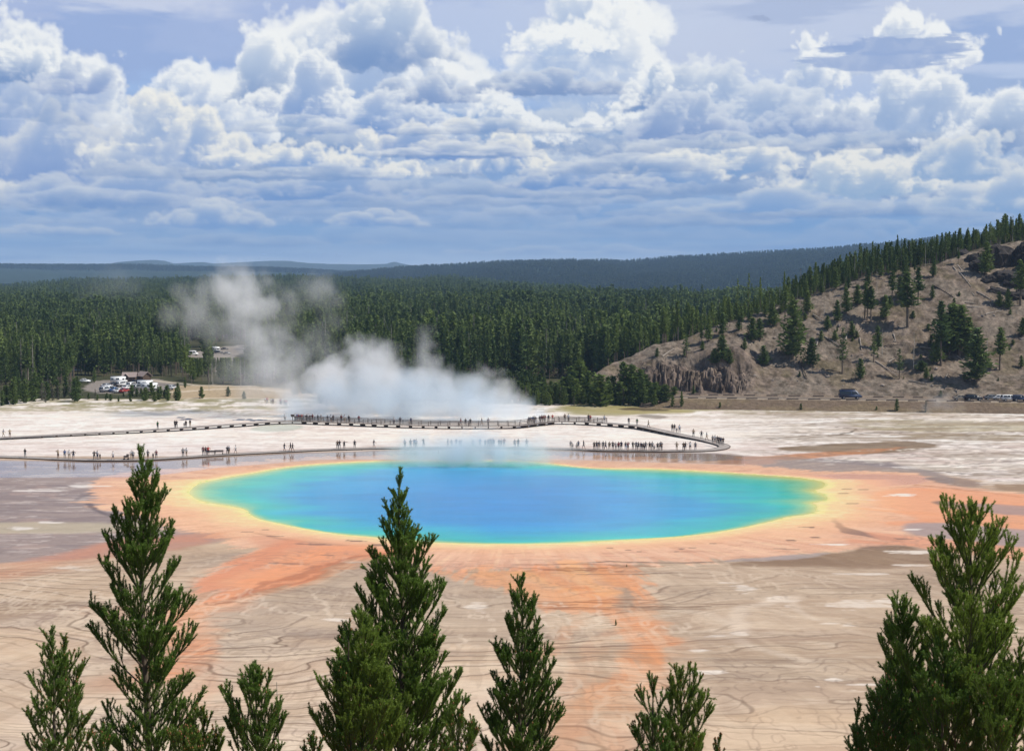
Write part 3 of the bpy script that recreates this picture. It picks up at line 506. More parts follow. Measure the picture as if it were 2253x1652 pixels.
d2 = inner([(660, 1092), (720, 1062), (810, 1038), (920, 1028), (1120, 1030), (1250, 1046), (1360, 1064), (1460, 1084), (1540, 1100), (1540, 1122), (1480, 1144), (1360, 1160), (1120, 1168), (960, 1158), (830, 1144), (720, 1124)])
d3 = inner([(840, 1095), (900, 1062), (1000, 1050), (1120, 1046), (1250, 1058), (1340, 1080), (1350, 1110), (1300, 1140), (1150, 1155), (980, 1148), (880, 1130)])
def seg(a, b): return a/(np.maximum(a, 0)+np.maximum(-b, 0)+1e-3)
tt = np.where(d1 < 0, np.clip(seg(d0, d1), 0, 1), np.where(d2 < 0, 1+np.clip(seg(d1, d2), 0, 1), np.where(d3 < 0, 2+np.clip(seg(d2, d3), 0, 1), 3+np.clip(d3/12, 0, 1))))
tt = tt+(fbm(WX/16, WY/6, 5, 33, 0.6)-0.5)*0.95*sstep(0.2, 1, tt)
ks = [(-0.3, (240, 226, 130)), (0.0, (232, 224, 132)), (0.10, (200, 218, 140)), (0.28, (140, 208, 158)), (0.55, (92, 200, 176)), (1.0, (64, 196, 190)), (1.5, (48, 184, 204)), (2.0, (40, 164, 216)), (3.0, (38, 150, 216)), (4.0, (42, 140, 212))]
WC = np.stack([np.interp(tt, [k[0] for k in ks], [lin(k[1])[i] for k in ks]) for i in range(3)], -1)
_sh = sstep(0.35, 0.9, tt)[..., None]; WC = WC*(np.array([0.9, 0.86, 0.78])*(1-_sh)+np.array([0.2, 0.84, 0.82])*_sh)
_mt = fbm(WX/9, WY/3.5, 5, 66, 0.6)[..., None]; WC = WC*(0.80+0.40*_mt)
if 'GTEST' not in globals():
    m = bpy.data.materials.new('hot_spring_water'); m.use_nodes = True; n = m.node_tree; b = n.nodes['Principled BSDF']
    a1 = n.nodes.new('ShaderNodeAttribute'); a1.attribute_name = 'tone'; n.links.new(a1.outputs['Color'], b.inputs['Base Color'])
    b.inputs['Roughness'].default_value = 0.12; b.inputs['IOR'].default_value = 1.33; b.inputs['Specular IOR Level'].default_value = 0.14
    tc = n.nodes.new('ShaderNodeTexCoord'); no = n.nodes.new('ShaderNodeTexNoise'); no.inputs['Scale'].default_value = 1.3; no.inputs['Detail'].default_value = 3
    bu = n.nodes.new('ShaderNodeBump'); bu.inputs['Strength'].default_value = 0.5; bu.inputs['Distance'].default_value = 0.06
    n.links.new(tc.outputs['Object'], no.inputs['Vector']); n.links.new(no.outputs['Fac'], bu.inputs['Height']); n.links.new(bu.outputs[0], b.inputs['Normal'])
    nr_, nc_ = WX.shape; F = grid_faces(nr_, nc_); keep = (d0.ravel()[F] > -1.6).any(1)
    co = np.stack([WX, WY, 0*WX], -1).reshape(-1, 3); used = np.unique(F[keep]); remap = np.zeros(len(co), int); remap[used] = np.arange(len(used))
    me = mesh_np('hot_spring', co[used], remap[F[keep]], m, True); set_col(me, 'tone', WC.reshape(-1, 3)[used])
    link('hot_spring', me, kind='structure')
# ---------------------------------------------------------------- forest floor, wooded ridges, distant mountains
def fx(u, Y): return (np.asarray(u, float)-1126.5)/FPX*np.asarray(Y, float)*1.0
UF = np.arange(-900, 3150, 9.0)
def z_floor(u, Y):
    """Height of the plain behind the basin: flat, then rising very gently towards the far woods."""
    top = np.interp(u, [-900, 0, 200, 600, 750, 1000, 1150, 1300, 1500, 3200], [632, 626, 611, 608, 612, 610, 624, 632, 638, 640])
    zt = 37.8-(top-600)*3200.0/FPX-16
    r = sstep(1300, 3200, Y)
    return zt*r+(fbm(u/90, Y/300, 3, 41)-0.5)*8*r
Yf = np.concatenate([np.arange(396, 700, 3.0), np.geomspace(700, 3700, 120)])
U2, Y2 = np.meshgrid(UF, Yf); X2 = fx(U2, Y2); Z2 = z_floor(U2, Y2)-0.03*(Y2 < 405)
Z2 = np.where(Y2 > 3200, Z2-(Y2-3200)*0.06, Z2)
V2 = uv_of(X2, Y2, Z2)[1]
fc = np.empty(U2.shape+(3,)); fc[:] = lin((92, 94, 64))*0.5
def mixf(m, col): fc[:] = fc+(lin(col)*ALB-fc)*m[..., None]
nf = fbm(X2/12, Y2/8, 4, 42)
mixf(sstep(0.5, 0.65, nf)*0.4, (118, 110, 82))
def zone(P, U, V, soft=4.0):
    """Mask of a patch of the flat plain given by its outline in photo points."""
    P = np.asarray(P, float); px, py = P[:, 0], P[:, 1]; ins = np.zeros(U.shape, bool)
    for i in range(len(px)):
        c = (py[i-1] > V) != (py[i] > V); ins ^= c & (U < (px[i]-px[i-1])*(V-py[i-1])/((py[i]-py[i-1]) or 1e-9)+px[i-1])
    return ins
LOT = [(190, 846), (205, 838), (290, 833), (345, 834), (400, 848), (380, 858), (345, 862), (285, 866), (215, 866), (175, 856)]
CLEAR = [(372, 850), (470, 846), (560, 850), (640, 856), (700, 862), (760, 880), (600, 890), (520, 884), (380, 884)]
CORNER = [(405, 778), (455, 770), (475, 764), (545, 758), (548, 770), (515, 785), (510, 810), (500, 822), (478, 822), (470, 790), (420, 792)]
GLADE = [(80, 826), (130, 812), (140, 818), (110, 832)]
KNOB = [(840, 636), (920, 630), (935, 636), (900, 645)]
for P_, c_ in ((LOT, (150, 140, 130)), (CLEAR, (186, 164, 132)), (CORNER, (158, 148, 138)), (GLADE, (196, 180, 160)), (KNOB, (214, 196, 176))):
    mixf(zone(P_, U2, V2).astype(float), c_)
for P_, c_, wd in (([(372, 864), (480, 856), (560, 855), (640, 862), (700, 872)], (222, 204, 178), 1.6), ([(372, 878), (470, 876), (560, 877), (640, 880)], (220, 202, 176), 1.5), ([(330, 836), (440, 848), (560, 850)], (205, 190, 168), 1.4)):
    mixf(sstep(wd*1.5, wd*0.5, line_d(P_, X2+nf, Y2, 8)), c_)
def attr_mat(name, rough=0.9, spec=0.1, nscale=0.8, lo=0.75, hi=1.25, bump=0.0):
    m = bpy.data.materials.new(name); m.use_nodes = True; n = m.node_tree; b = n.nodes['Principled BSDF']
    b.inputs['Roughness'].default_value = rough; b.inputs['Specular IOR Level'].default_value = spec
    a1 = n.nodes.new('ShaderNodeAttribute'); a1.attribute_name = 'tone'
    tc = n.nodes.new('ShaderNodeTexCoord'); no = n.nodes.new('ShaderNodeTexNoise'); no.inputs['Scale'].default_value = nscale; no.inputs['Detail'].default_value = 6; no.inputs['Roughness'].default_value = 0.65
    mr = n.nodes.new('ShaderNodeMapRange'); mr.inputs[1].default_value = 0.3; mr.inputs[2].default_value = 0.7; mr.inputs[3].default_value = lo; mr.inputs[4].default_value = hi
    mu = n.nodes.new('ShaderNodeVectorMath'); mu.operation = 'SCALE'
    n.links.new(tc.outputs['Object'], no.inputs['Vector']); n.links.new(no.outputs['Fac'], mr.inputs[0])
    n.links.new(a1.outputs['Color'], mu.inputs[0]); n.links.new(mr.outputs[0], mu.inputs['Scale']); n.links.new(mu.outputs[0], b.inputs['Base Color'])
    if bump:
        bu = n.nodes.new('ShaderNodeBump'); bu.inputs['Strength'].default_value = 0.8; bu.inputs['Distance'].default_value = bump
        n.links.new(no.outputs['Fac'], bu.inputs['Height']); n.links.new(bu.outputs[0], b.inputs['Normal'])
    return m
M_soil = attr_mat('soil')
me = mesh_np('forest_floor', np.stack([X2, Y2, Z2], -1).reshape(-1, 3), grid_faces(*U2.shape), M_soil, True); set_col(me, 'tone', fc.reshape(-1, 3))
link('forest_floor', me, kind='structure')
# slope the camera stands on, falling to the basin, out of the picture's lower edge
ys = np.linspace(-60, 118, 60); xs = np.linspace(-140, 140, 60); XS, YS = np.meshgrid(xs, ys)
def z_slope(x, y): return np.maximum(36.0-0.47*np.maximum(np.asarray(y, float), -8)-0.004*np.maximum(0, np.abs(x)-40), -0.4)
ZS = z_slope(XS, YS)+(fbm(XS/7, YS/7, 3, 44)-0.5)*0.8*(z_slope(XS, YS) > 0.5)
me = mesh_np('near_slope', np.stack([XS, YS, ZS], -1).reshape(-1, 3), grid_faces(60, 60), M_soil, True); set_col(me, 'tone', np.tile(lin((150, 132, 100))*0.7, (3600, 1)))
link('near_slope', me, kind='structure')
# ridges: (name, crest points (u, v), crest distance, front distance, tree height allowance)
def ridge(name, crest, Yc, Y0, Y1, zfoot, col, th, amp, seed, back=0.12):
    us = np.arange(crest[0][0], crest[-1][0]+1, 9.0 if Yc < 9000 else 6.0); yy = np.concatenate([np.linspace(Y0, Yc, 46), np.linspace(Yc, Y1, 10)[1:]])
    U_, Y_ = np.meshgrid(us, yy); vc = np.interp(U_, [c[0] for c in crest], [c[1] for c in crest])
    zc = H-(vc-600)*Yc/FPX-th
    s = np.clip((Y_-Y0)/(Yc-Y0), 0, 1); p = s**0.8*(1.0+0.0*s)
    n = (fbm(U_/160, Y_/(Yc*0.14), 4, seed)-0.5)*amp*np.sin(np.pi*np.clip(s, 0, 1))*1.6+(fbm(U_/14, Y_/500, 3, seed+1)-0.5)*th*0.3*s
    Z_ = zfoot+(zc-zfoot)*p+n; Z_ = np.where(Y_ > Yc, Z_-(Y_-Yc)*back, Z_)
    X_ = fx(U_, Y_); me = mesh_np(name, np.stack([X_, Y_, Z_], -1).reshape(-1, 3), grid_faces(*U_.shape), M_soil, True)
    nn = fbm(U_/40, Y_/(Yc*0.03), 4, seed+5)[..., None]
    set_col(me, 'tone', (lin(col)*(0.7+0.6*nn)).reshape(-1, 3)); link(name, me, kind='structure')
    def zf(u, Y):
        from_u = np.clip((np.asarray(u)-us[0])/(us[1]-us[0]), 0, len(us)-1.001); iy = np.interp(Y, yy, np.arange(len(yy)))
        a = from_u.astype(int); b = np.minimum(iy.astype(int), len(yy)-2); fa = from_u-a; fb = iy-b
        return (Z_[b, a]*(1-fa)+Z_[b, a+1]*fa)*(1-fb)+(Z_[b+1, a]*(1-fa)+Z_[b+1, a+1]*fa)*fb
    return zf
z_ridge = ridge('wooded_ridge', [(560, 616), (680, 606), (760, 598), (880, 586), (1000, 579), (1100, 573), (1250, 569), (1380, 571), (1440, 566), (1500, 562), (1620, 555), (1750, 548), (1850, 541), (1950, 532), (2060, 520), (2150, 512), (2253, 503), (2600, 480), (3100, 465)], 5600, 3000, 7000, -35, (46, 62, 40), 15, 26, 51)
z_blue = ridge('far_woods', [(-900, 578), (-300, 582), (0, 583), (120, 584), (300, 583), (450, 588), (600, 590), (700, 596), (820, 602), (1200, 606)], 7600, 4800, 8600, 0, (48, 62, 44), 14, 26, 61)
ridge('distant_mountains', [(-900, 582), (-200, 584), (180, 584), (230, 583), (262, 577), (300, 574), (340, 572), (365, 574), (385, 580), (420, 578), (450, 577), (470, 580), (520, 578), (560, 576), (600, 574), (640, 575), (660, 578), (720, 581), (800, 582), (850, 581), (868, 576), (885, 580), (905, 584), (1100, 590), (1300, 600)], 12500, 9500, 13300, 30, (70, 80, 70), 0, 60, 71)
# ---------------------------------------------------------------- the hill on the right
BASE_Y = 401.0
hu_pts = [(1180, 880), (1230, 872), (1280, 845), (1320, 818), (1350, 797), (1420, 770), (1500, 744), (1560, 722), (1600, 707), (1700, 676), (1800, 644), (1900, 612), (1960, 600), (2060, 578), (2130, 553), (2180, 541), (2253, 528), (2400, 500), (2800, 430), (3300, 360)]
def rsh(u): return np.clip((np.asarray(u, float)-1470)/783, 0, 1.6)*14      # the road and the hill's foot come nearer towards the right
def hill_crest(u):
    v = np.interp(u, [p[0] for p in hu_pts], [p[1] for p in hu_pts]); k = (v-600)/FPX
    Yc = (H-2.4+0.5*BASE_Y+k*rsh(u))/(0.5+k); Yc = np.maximum(Yc, BASE_Y+2)-rsh(u); return Yc, H-k*Yc
def z_hill(u, Y, noise=True):
    u = np.asarray(u, float); Y = np.asarray(Y, float)
    Yc, zc = hill_crest(u); Yc = Yc+rsh(u); Y = Y+rsh(u); s = (Y-BASE_Y)/(Yc-BASE_Y); sc = np.clip(s, 0, 1)
    cl = sstep(1330, 1400, u)*sstep(1680, 1620, u)
    prof = sc+cl*(np.where(sc < 0.10, sc/0.10*0.30, np.where(sc < 0.3, 0.30+(sc-0.1)*1.25, 0.55+(sc-0.3)*0.643))-sc)
    prof = prof-0.03*np.sin(sc*np.pi*2)*(1-cl)
    z = 2.4+(zc-2.4)*prof
    z = np.where(s > 1, np.maximum(zc+(Y-Yc)*(-0.16+0.155*sstep(1500, 1900, u)), -0.3), z)
    z = np.where(Y < BASE_Y, 2.4, z)
    z = np.where(Y < 391, 2.4-(391-Y)*0.32, z)       # roadside bank down to the basin
    lf_ = sstep(1180, 1300, u); z = z*lf_-0.3*(1-lf_)
    edge = sstep(1390, 1500, u); z = np.where(Y < BASE_Y, np.where(z > 0, z*edge-0.12*(1-edge), z), z-(2.52*(1-edge))*np.exp(-np.maximum(Y-BASE_Y, 0)/4.0))
    if noise:
        x = fx(u, Y); a = sstep(BASE_Y+1, BASE_Y+12, Y)
        z = z+a*((fbm(x/9, Y/9, 4, 81)-0.5)*2.2+(fbm(x/2.0, Y/2.0, 3, 82)-0.5)*0.7)
        cell = x/1.5+2.6*vnoise(x/3, Y/6, 86); ci = np.floor(cell); cf = cell-ci; ho = _hash(ci, ci*0, 87); h2 = _hash(ci, ci*0+1, 88)
        crev = sstep(0.16, 0.0, np.minimum(cf, 1-cf)); dY = Y-BASE_Y-0.6-ho*2.2-crev*1.3-5*(fbm(x/7, Y/9, 3, 95)-0.3)-1.2*vnoise(x/0.7, Y/0.9, 89)
        tier = np.floor(np.clip((Y-BASE_Y)/5.5, 0, 3)); top = (2.6+2.0*h2)*sstep(0.0, 0.9, dY)+2.2*sstep(1.6, 2.5, dY+(h2-0.5)*1.5)+2.2*sstep(3.6, 4.4, dY+(ho-0.5)*2)+0.55*np.floor(vnoise(x/0.9, Y/0.9, 90)*3)
        fc_ = cl*sstep(17, 12, Y-BASE_Y)*(Y > BASE_Y); top = top*(0.30+0.85*fbm(x/7, z*0+3, 4, 96, 0.6)); zc_l = 2.4+np.minimum(top, np.maximum((zc-2.4)*0.92, 0.3)); z = z*(1-fc_)+np.where(dY < 0, 2.4+0.3*(Y-BASE_Y), zc_l)*fc_
    return z
uh = np.arange(1170, 3200, 2.6)
yh = np.concatenate([np.arange(383.0, 401, 0.7), np.arange(401, 432, 0.42), np.arange(432, 520, 0.9), np.geomspace(520, 900, 40)])
UH, YH = np.meshgrid(uh, yh); YR = YH-rsh(UH); XH = fx(UH, YR); ZH = z_hill(UH, YR)
Ych, zch = hill_crest(UH); Ych = Ych+rsh(UH)
hc_ = np.empty(UH.shape+(3,)); hn = fbm(XH/8, YH/6, 5, 91); hn2 = fbm(XH/1.6, YH/1.6, 4, 92)
hc_[:] = lin((142, 129, 114))*0.70
def mixh(m, col, k=0.70): hc_[:] = hc_+(lin(col)*k-hc_)*m[..., None]
mixh(sstep(0.45, 0.65, hn)*0.6, (136, 116, 100)); mixh(sstep(0.56, 0.7, hn2)*0.5, (182, 162, 144)); mixh(sstep(0.44, 0.3, hn2)*0.7, (92, 80, 66))
mixh(sstep(0.6, 0.72, hn)*0.35, (126, 118, 84))
cl_ = sstep(1330, 1400, UH)*sstep(1680, 1620, UH)*sstep(BASE_Y, BASE_Y+0.5, YH)*sstep(0.6, 0.3, (YH-BASE_Y)/(Ych-BASE_Y))
mixh(cl_*0.6, (120, 104, 94)); mixh(cl_*sstep(0.5, 0.62, hn2)*0.7, (166, 146, 130))
mixh((YH > Ych+1).astype(float)*0.7, (96, 92, 66), 0.6)
bank = (YH < 391).astype(float); mixh(bank*0.8, (132, 112, 92)); mixh(bank*sstep(0.5, 0.65, hn)*0.6, (150, 132, 104))
rd = ((YH > 391.5) & (YH < 399.5) & (UH > 1440)).astype(float); mixh(rd, (150, 136, 122)); mixh(((YH > 391) & (YH < 392.4) & (UH > 1440)).astype(float), (206, 188, 164))
mixh(((YH > 399.5) & (YH < 402)).astype(float)*0.7, (168, 148, 128))
M_hill = attr_mat('scree', nscale=0.9, lo=0.68, hi=1.3, bump=0.5)
me = mesh_np('hillside', np.stack([XH, YR, ZH], -1).reshape(-1, 3), grid_faces(*UH.shape), M_hill, False); set_col(me, 'tone', hc_.reshape(-1, 3))
link('hillside', me, kind='structure')
def on_hill(u, v):
    """Where the line of sight through a photo point first meets the hill: u, Y, z."""
    yy = np.arange(362, 620, 0.25); dx, dy, dz = rays(u, v); zr = H+dz/dy*yy; zz = z_hill(np.full(yy.shape, u+0.0), yy)
    k = np.argmax(zz >= zr) if (zz >= zr).any() else len(yy)-1
    return float(yy[k]), float(zz[k])
# ---------------------------------------------------------------- the air between here and the mountains
def make_haze():
    hx, y0, y1, z0, z1 = 9000, -400, 13700, -3, 420
    co = np.array([(sx*hx, yy, zz) for zz in (z0, z1) for yy in (y0, y1) for sx in (-1, 1)], float)
    F = np.array([(0, 2, 3, 1), (4, 5, 7, 6), (0, 1, 5, 4), (2, 6, 7, 3), (0, 4, 6, 2), (1, 3, 7, 5)])
    m = bpy.data.materials.new('haze'); m.use_nodes = True; n = m.node_tree; n.nodes.clear()
    out = n.nodes.new('ShaderNodeOutputMaterial'); pv = n.nodes.new('ShaderNodeVolumePrincipled')
    pv.inputs['Color'].default_value = (0.44, 0.66, 1.0, 1); pv.inputs['Density'].default_value = 0.000072; pv.inputs['Anisotropy'].default_value = 0.0
    n.links.new(pv.outputs[0], out.inputs['Volume'])
    me = mesh_np('haze', co, F, m); link('haze', me, kind='stuff')
make_haze()
# ---------------------------------------------------------------- trees
def leaf_mat(name, a, b_, trans=0.25, rough=0.6):
    m = bpy.data.materials.new(name); m.use_nodes = True; n = m.node_tree; n.nodes.clear()
    out = n.nodes.new('ShaderNodeOutputMaterial'); b = n.nodes.new('ShaderNodeBsdfPrincipled'); tr = n.nodes.new('ShaderNodeBsdfTranslucent'); mx = n.nodes.new('ShaderNodeMixShader')
    oi = n.nodes.new('ShaderNodeObjectInfo'); ge = n.nodes.new('ShaderNodeNewGeometry'); ad = n.nodes.new('ShaderNodeMath'); ad.operation = 'ADD'
    sc_ = n.nodes.new('ShaderNodeMath'); sc_.operation = 'MULTIPLY'; sc_.inputs[1].default_value = 0.55
    s2 = n.nodes.new('ShaderNodeMath'); s2.operation = 'MULTIPLY'; s2.inputs[1].default_value = 0.45
    n.links.new(oi.outputs['Random'], sc_.inputs[0]); n.links.new(ge.outputs['Random Per Island'], s2.inputs[0]); n.links.new(sc_.outputs[0], ad.inputs[0]); n.links.new(s2.outputs[0], ad.inputs[1])
    pn = n.nodes.new('ShaderNodeTexNoise'); pn.inputs['Scale'].default_value = 0.012; pn.inputs['Detail'].default_value = 3; n.links.new(oi.outputs['Location'], pn.inputs['Vector'])
    pm = n.nodes.new('ShaderNodeMapRange'); pm.inputs[1].default_value = 0.38; pm.inputs[2].default_value = 0.62; pm.inputs[3].default_value = -0.3; pm.inputs[4].default_value = 0.35; n.links.new(pn.outputs['Fac'], pm.inputs[0])
    a2_ = n.nodes.new('ShaderNodeMath'); a2_.operation = 'ADD'; a2_.use_clamp = True; n.links.new(ad.outputs[0], a2_.inputs[0]); n.links.new(pm.outputs[0], a2_.inputs[1]); ad = a2_
    mc = n.nodes.new('ShaderNodeMix'); mc.data_type = 'RGBA'; mc.inputs[6].default_value = a+(1,); mc.inputs[7].default_value = b_+(1,)
    n.links.new(ad.outputs[0], mc.inputs[0]); n.links.new(mc.outputs[2], b.inputs['Base Color']); n.links.new(mc.outputs[2], tr.inputs['Color'])
    b.inputs['Roughness'].default_value = rough; b.inputs['Specular IOR Level'].default_value = 0.2
    mx.inputs[0].default_value = trans; n.links.new(b.outputs[0], mx.inputs[1]); n.links.new(tr.outputs[0], mx.inputs[2]); n.links.new(mx.outputs[0], out.inputs['Surface'])
    return m
M_pine = leaf_mat('pine_needles', (0.066, 0.110, 0.032), (0.205, 0.265, 0.068))
M_pine2 = leaf_mat('dry_pine_needles', (0.10, 0.10, 0.07), (0.17, 0.16, 0.12))
M_far = leaf_mat('far_needles', (0.035, 0.060, 0.030), (0.085, 0.115, 0.045))
M_young = leaf_mat('young_needles', (0.06, 0.10, 0.025), (0.15, 0.20, 0.045), 0.3)
M_bark = mat('pine_bark', (0.16, 0.125, 0.095), 0.9, 0.1, var=0.35, scale=3)
M_grey = mat('weathered_wood', (0.42, 0.38, 0.33), 0.85, 0.15, var=0.3, scale=2)
def tube_np(P, r, k=6):
    """Tapered tube through points P with radii r."""
    P = np.asarray(P, float); n_ = len(P); T = np.gradient(P, axis=0); T /= np.linalg.norm(T, axis=1)[:, None]+1e-9
    ref = np.where(np.abs(T[:, 2:3]) > 0.9, np.array([[1.0, 0, 0]]), np.array([[0, 0, 1.0]]))
    A = np.cross(T, ref); A /= np.linalg.norm(A, axis=1)[:, None]+1e-9; B = np.cross(T, A)
    a = np.arange(k)*2*np.pi/k; co = P[:, None]+(A[:, None]*np.cos(a)[None, :, None]+B[:, None]*np.sin(a)[None, :, None])*np.asarray(r)[:, None, None]
    i = np.arange(n_*k).reshape(n_, k); j = np.roll(i, -1, 1)
    return co.reshape(-1, 3), np.stack([i[:-1], j[:-1], j[1:], i[1:]], -1).reshape(-1, 4)
def join(parts):
    cs, fs, o = [], [], 0
    for c, f in parts: cs.append(c); fs.append(f+o); o += len(c)
    return np.concatenate(cs), np.concatenate(fs)
def pine_np(h, cb, rad, lv, nb, seed, tri=0.42, per=5, up=0.15, pw=0.85, gap=0.0):
    """Conifer: crown of small needle-spray triangles along whorled branches; trunk with taper."""
    rng = np.random.default_rng(seed); C_, N_ = [], []
    lean = rng.normal(0, 0.012, 2)
    for i in range(lv):
        t = (i+rng.uniform(0, 0.8))/lv; z = h*(cb+(1-cb)*t)
        Lm = rad*((1-t)**pw+0.05)*(0.55+0.6*min(1, t/0.18) if t < 0.18 else 1.15)
        for k in range(nb):
            if rng.random() < gap: continue
            a = rng.uniform(0, 2*np.pi); L_ = Lm*rng.uniform(0.45, 1.12); n_ = max(2, int(per*L_/rad+1.5))
            s = (np.arange(n_)+rng.uniform(0.2, 0.9, n_))/n_
            d = np.array([np.cos(a), np.sin(a), 0]); e = (up+0.5*t)*L_*s+0.10*L_*s**2-0.12*L_*(1-t)*s
            c = d[None]*(L_*s)[:, None]; c[:, 2] = z+e; c[:, :2] += lean*z; c += rng.normal(0, 0.09*rad, c.shape)
            C_.append(c); N_.append(np.tile(d, (n_, 1)))
    C_ = np.concatenate(C_+[np.array([[0, 0, h*0.985], [0, 0, h*0.96], [0, 0, h*0.93]])]); N_ = np.concatenate(N_+[np.array([[0.1, 0, 1.0]]*3)])
    n_ = len(C_); sz = tri*rng.uniform(0.6, 1.3, n_)
    ax1 = N_*0.9+rng.normal(0, 0.35, (n_, 3)); ax1[:, 2] += 0.45; ax1 /= np.linalg.norm(ax1, axis=1)[:, None]
    ax2 = np.cross(ax1, rng.normal(0, 1, (n_, 3))); ax2 /= np.linalg.norm(ax2, axis=1)[:, None]
    v = np.stack([C_-ax1*sz[:, None]*0.5-ax2*sz[:, None]*0.42, C_-ax1*sz[:, None]*0.4+ax2*sz[:, None]*0.42, C_+ax1*sz[:, None]*0.75], 1).reshape(-1, 3)
    f = np.arange(n_*3).reshape(-1, 3)
    zs_ = np.linspace(-0.4, h*0.97, 6); P = np.stack([lean[0]*zs_, lean[1]*zs_, zs_], -1)
    tv, tf = tube_np(P, 0.013*h*(1-zs_/h*0.9)+0.012, 5)
    return (v, f), (tv, tf)
def snag_np(h, seed, nb=14):
    rng = np.random.default_rng(seed); zs_ = np.linspace(-0.3, h, 7); P = np.stack([rng.normal(0, 0.05, 7)*zs_*0.25, rng.normal(0, 0.05, 7)*zs_*0.25, zs_], -1)
    parts = [tube_np(P, 0.012*h*(1-zs_/h*0.85)+0.01, 5)]
    for k in range(nb):
        t = rng.uniform(0.25, 0.95); a = rng.uniform(0, 6.28); L_ = h*0.13*rng.uniform(0.3, 1)*(1.2-t); z = h*t
        Q = np.array([[0, 0, z], [np.cos(a)*L_*0.6, np.sin(a)*L_*0.6, z+L_*0.1], [np.cos(a)*L_, np.sin(a)*L_, z+L_*0.35*rng.uniform(-0.6, 1)]])
        parts.append(tube_np(Q, np.array([0.004*h, 0.003*h, 0.001*h]), 3))
    return join(parts)
PROTO = {}
def proto(kind, n, cm, **kw):
    out = []
    for k in range(n):
        (v, f), (tv, tf) = pine_np(seed=hash(kind) % 1 + 100*k+len(kind)*7+k, **kw)
        out.append((mesh_np(kind+'_crown', v, f, cm), mesh_np(kind+'_trunk', tv, tf, M_bark, True)))
    PROTO[kind] = out
# unit-height trees (metres = scale)
proto('tall', 6, M_pine, h=16, cb=0.38, rad=1.75, lv=30, nb=6, tri=0.62, per=5)
proto('full', 5, M_pine, h=12, cb=0.10, rad=2.1, lv=30, nb=8, tri=0.6, per=6, pw=0.8)
proto('sparse', 4, M_pine, h=14, cb=0.30, rad=1.7, lv=22, nb=5, tri=0.5, per=5, gap=0.25)
proto('young', 5, M_young, h=5, cb=0.04, rad=1.25, lv=16, nb=8, tri=0.42, per=5, up=0.3, pw=0.7)
proto('grey', 3, M_pine2, h=5, cb=0.05, rad=0.9, lv=16, nb=6, tri=0.26, per=4, up=0.3)
HT = dict(tall=16, full=12, sparse=14, young=5, grey=5, snag=9)
PROTO['snag'] = [(None, mesh_np('snag_trunk', *snag_np(9, 5+k), M_grey, True)) for k in range(4)]
_rt = random.Random(9)
def tree(kind, x, y, z, h, label, cat='pine tree', group=None, name='pine_tree', wide=1.0, var=None):
    s = h/HT[kind]; c, t = PROTO[kind][_rt.randrange(len(PROTO[kind])) if var is None else var]
    o = thing(name, (x, y, z), label, cat, group, _rt.uniform(0, 6.28), (s*wide, s*wide, s))
    link('trunk', t, o)
    if c: link('crown', c, o)
    return o
def tree_px(kind, u, v, hpx, label, group=None, wide=1.0, flat=False, **kw):
    if flat and u < 1170: Y = float(ground(u, v)[1]); z = 0.0
    else: Y, z = on_hill(u, v)
    h = hpx/FPX*Y*1.02; tree(kind, float(fx(u, Y)), Y, z-0.15, h, label, group=group, wide=wide, **kw)
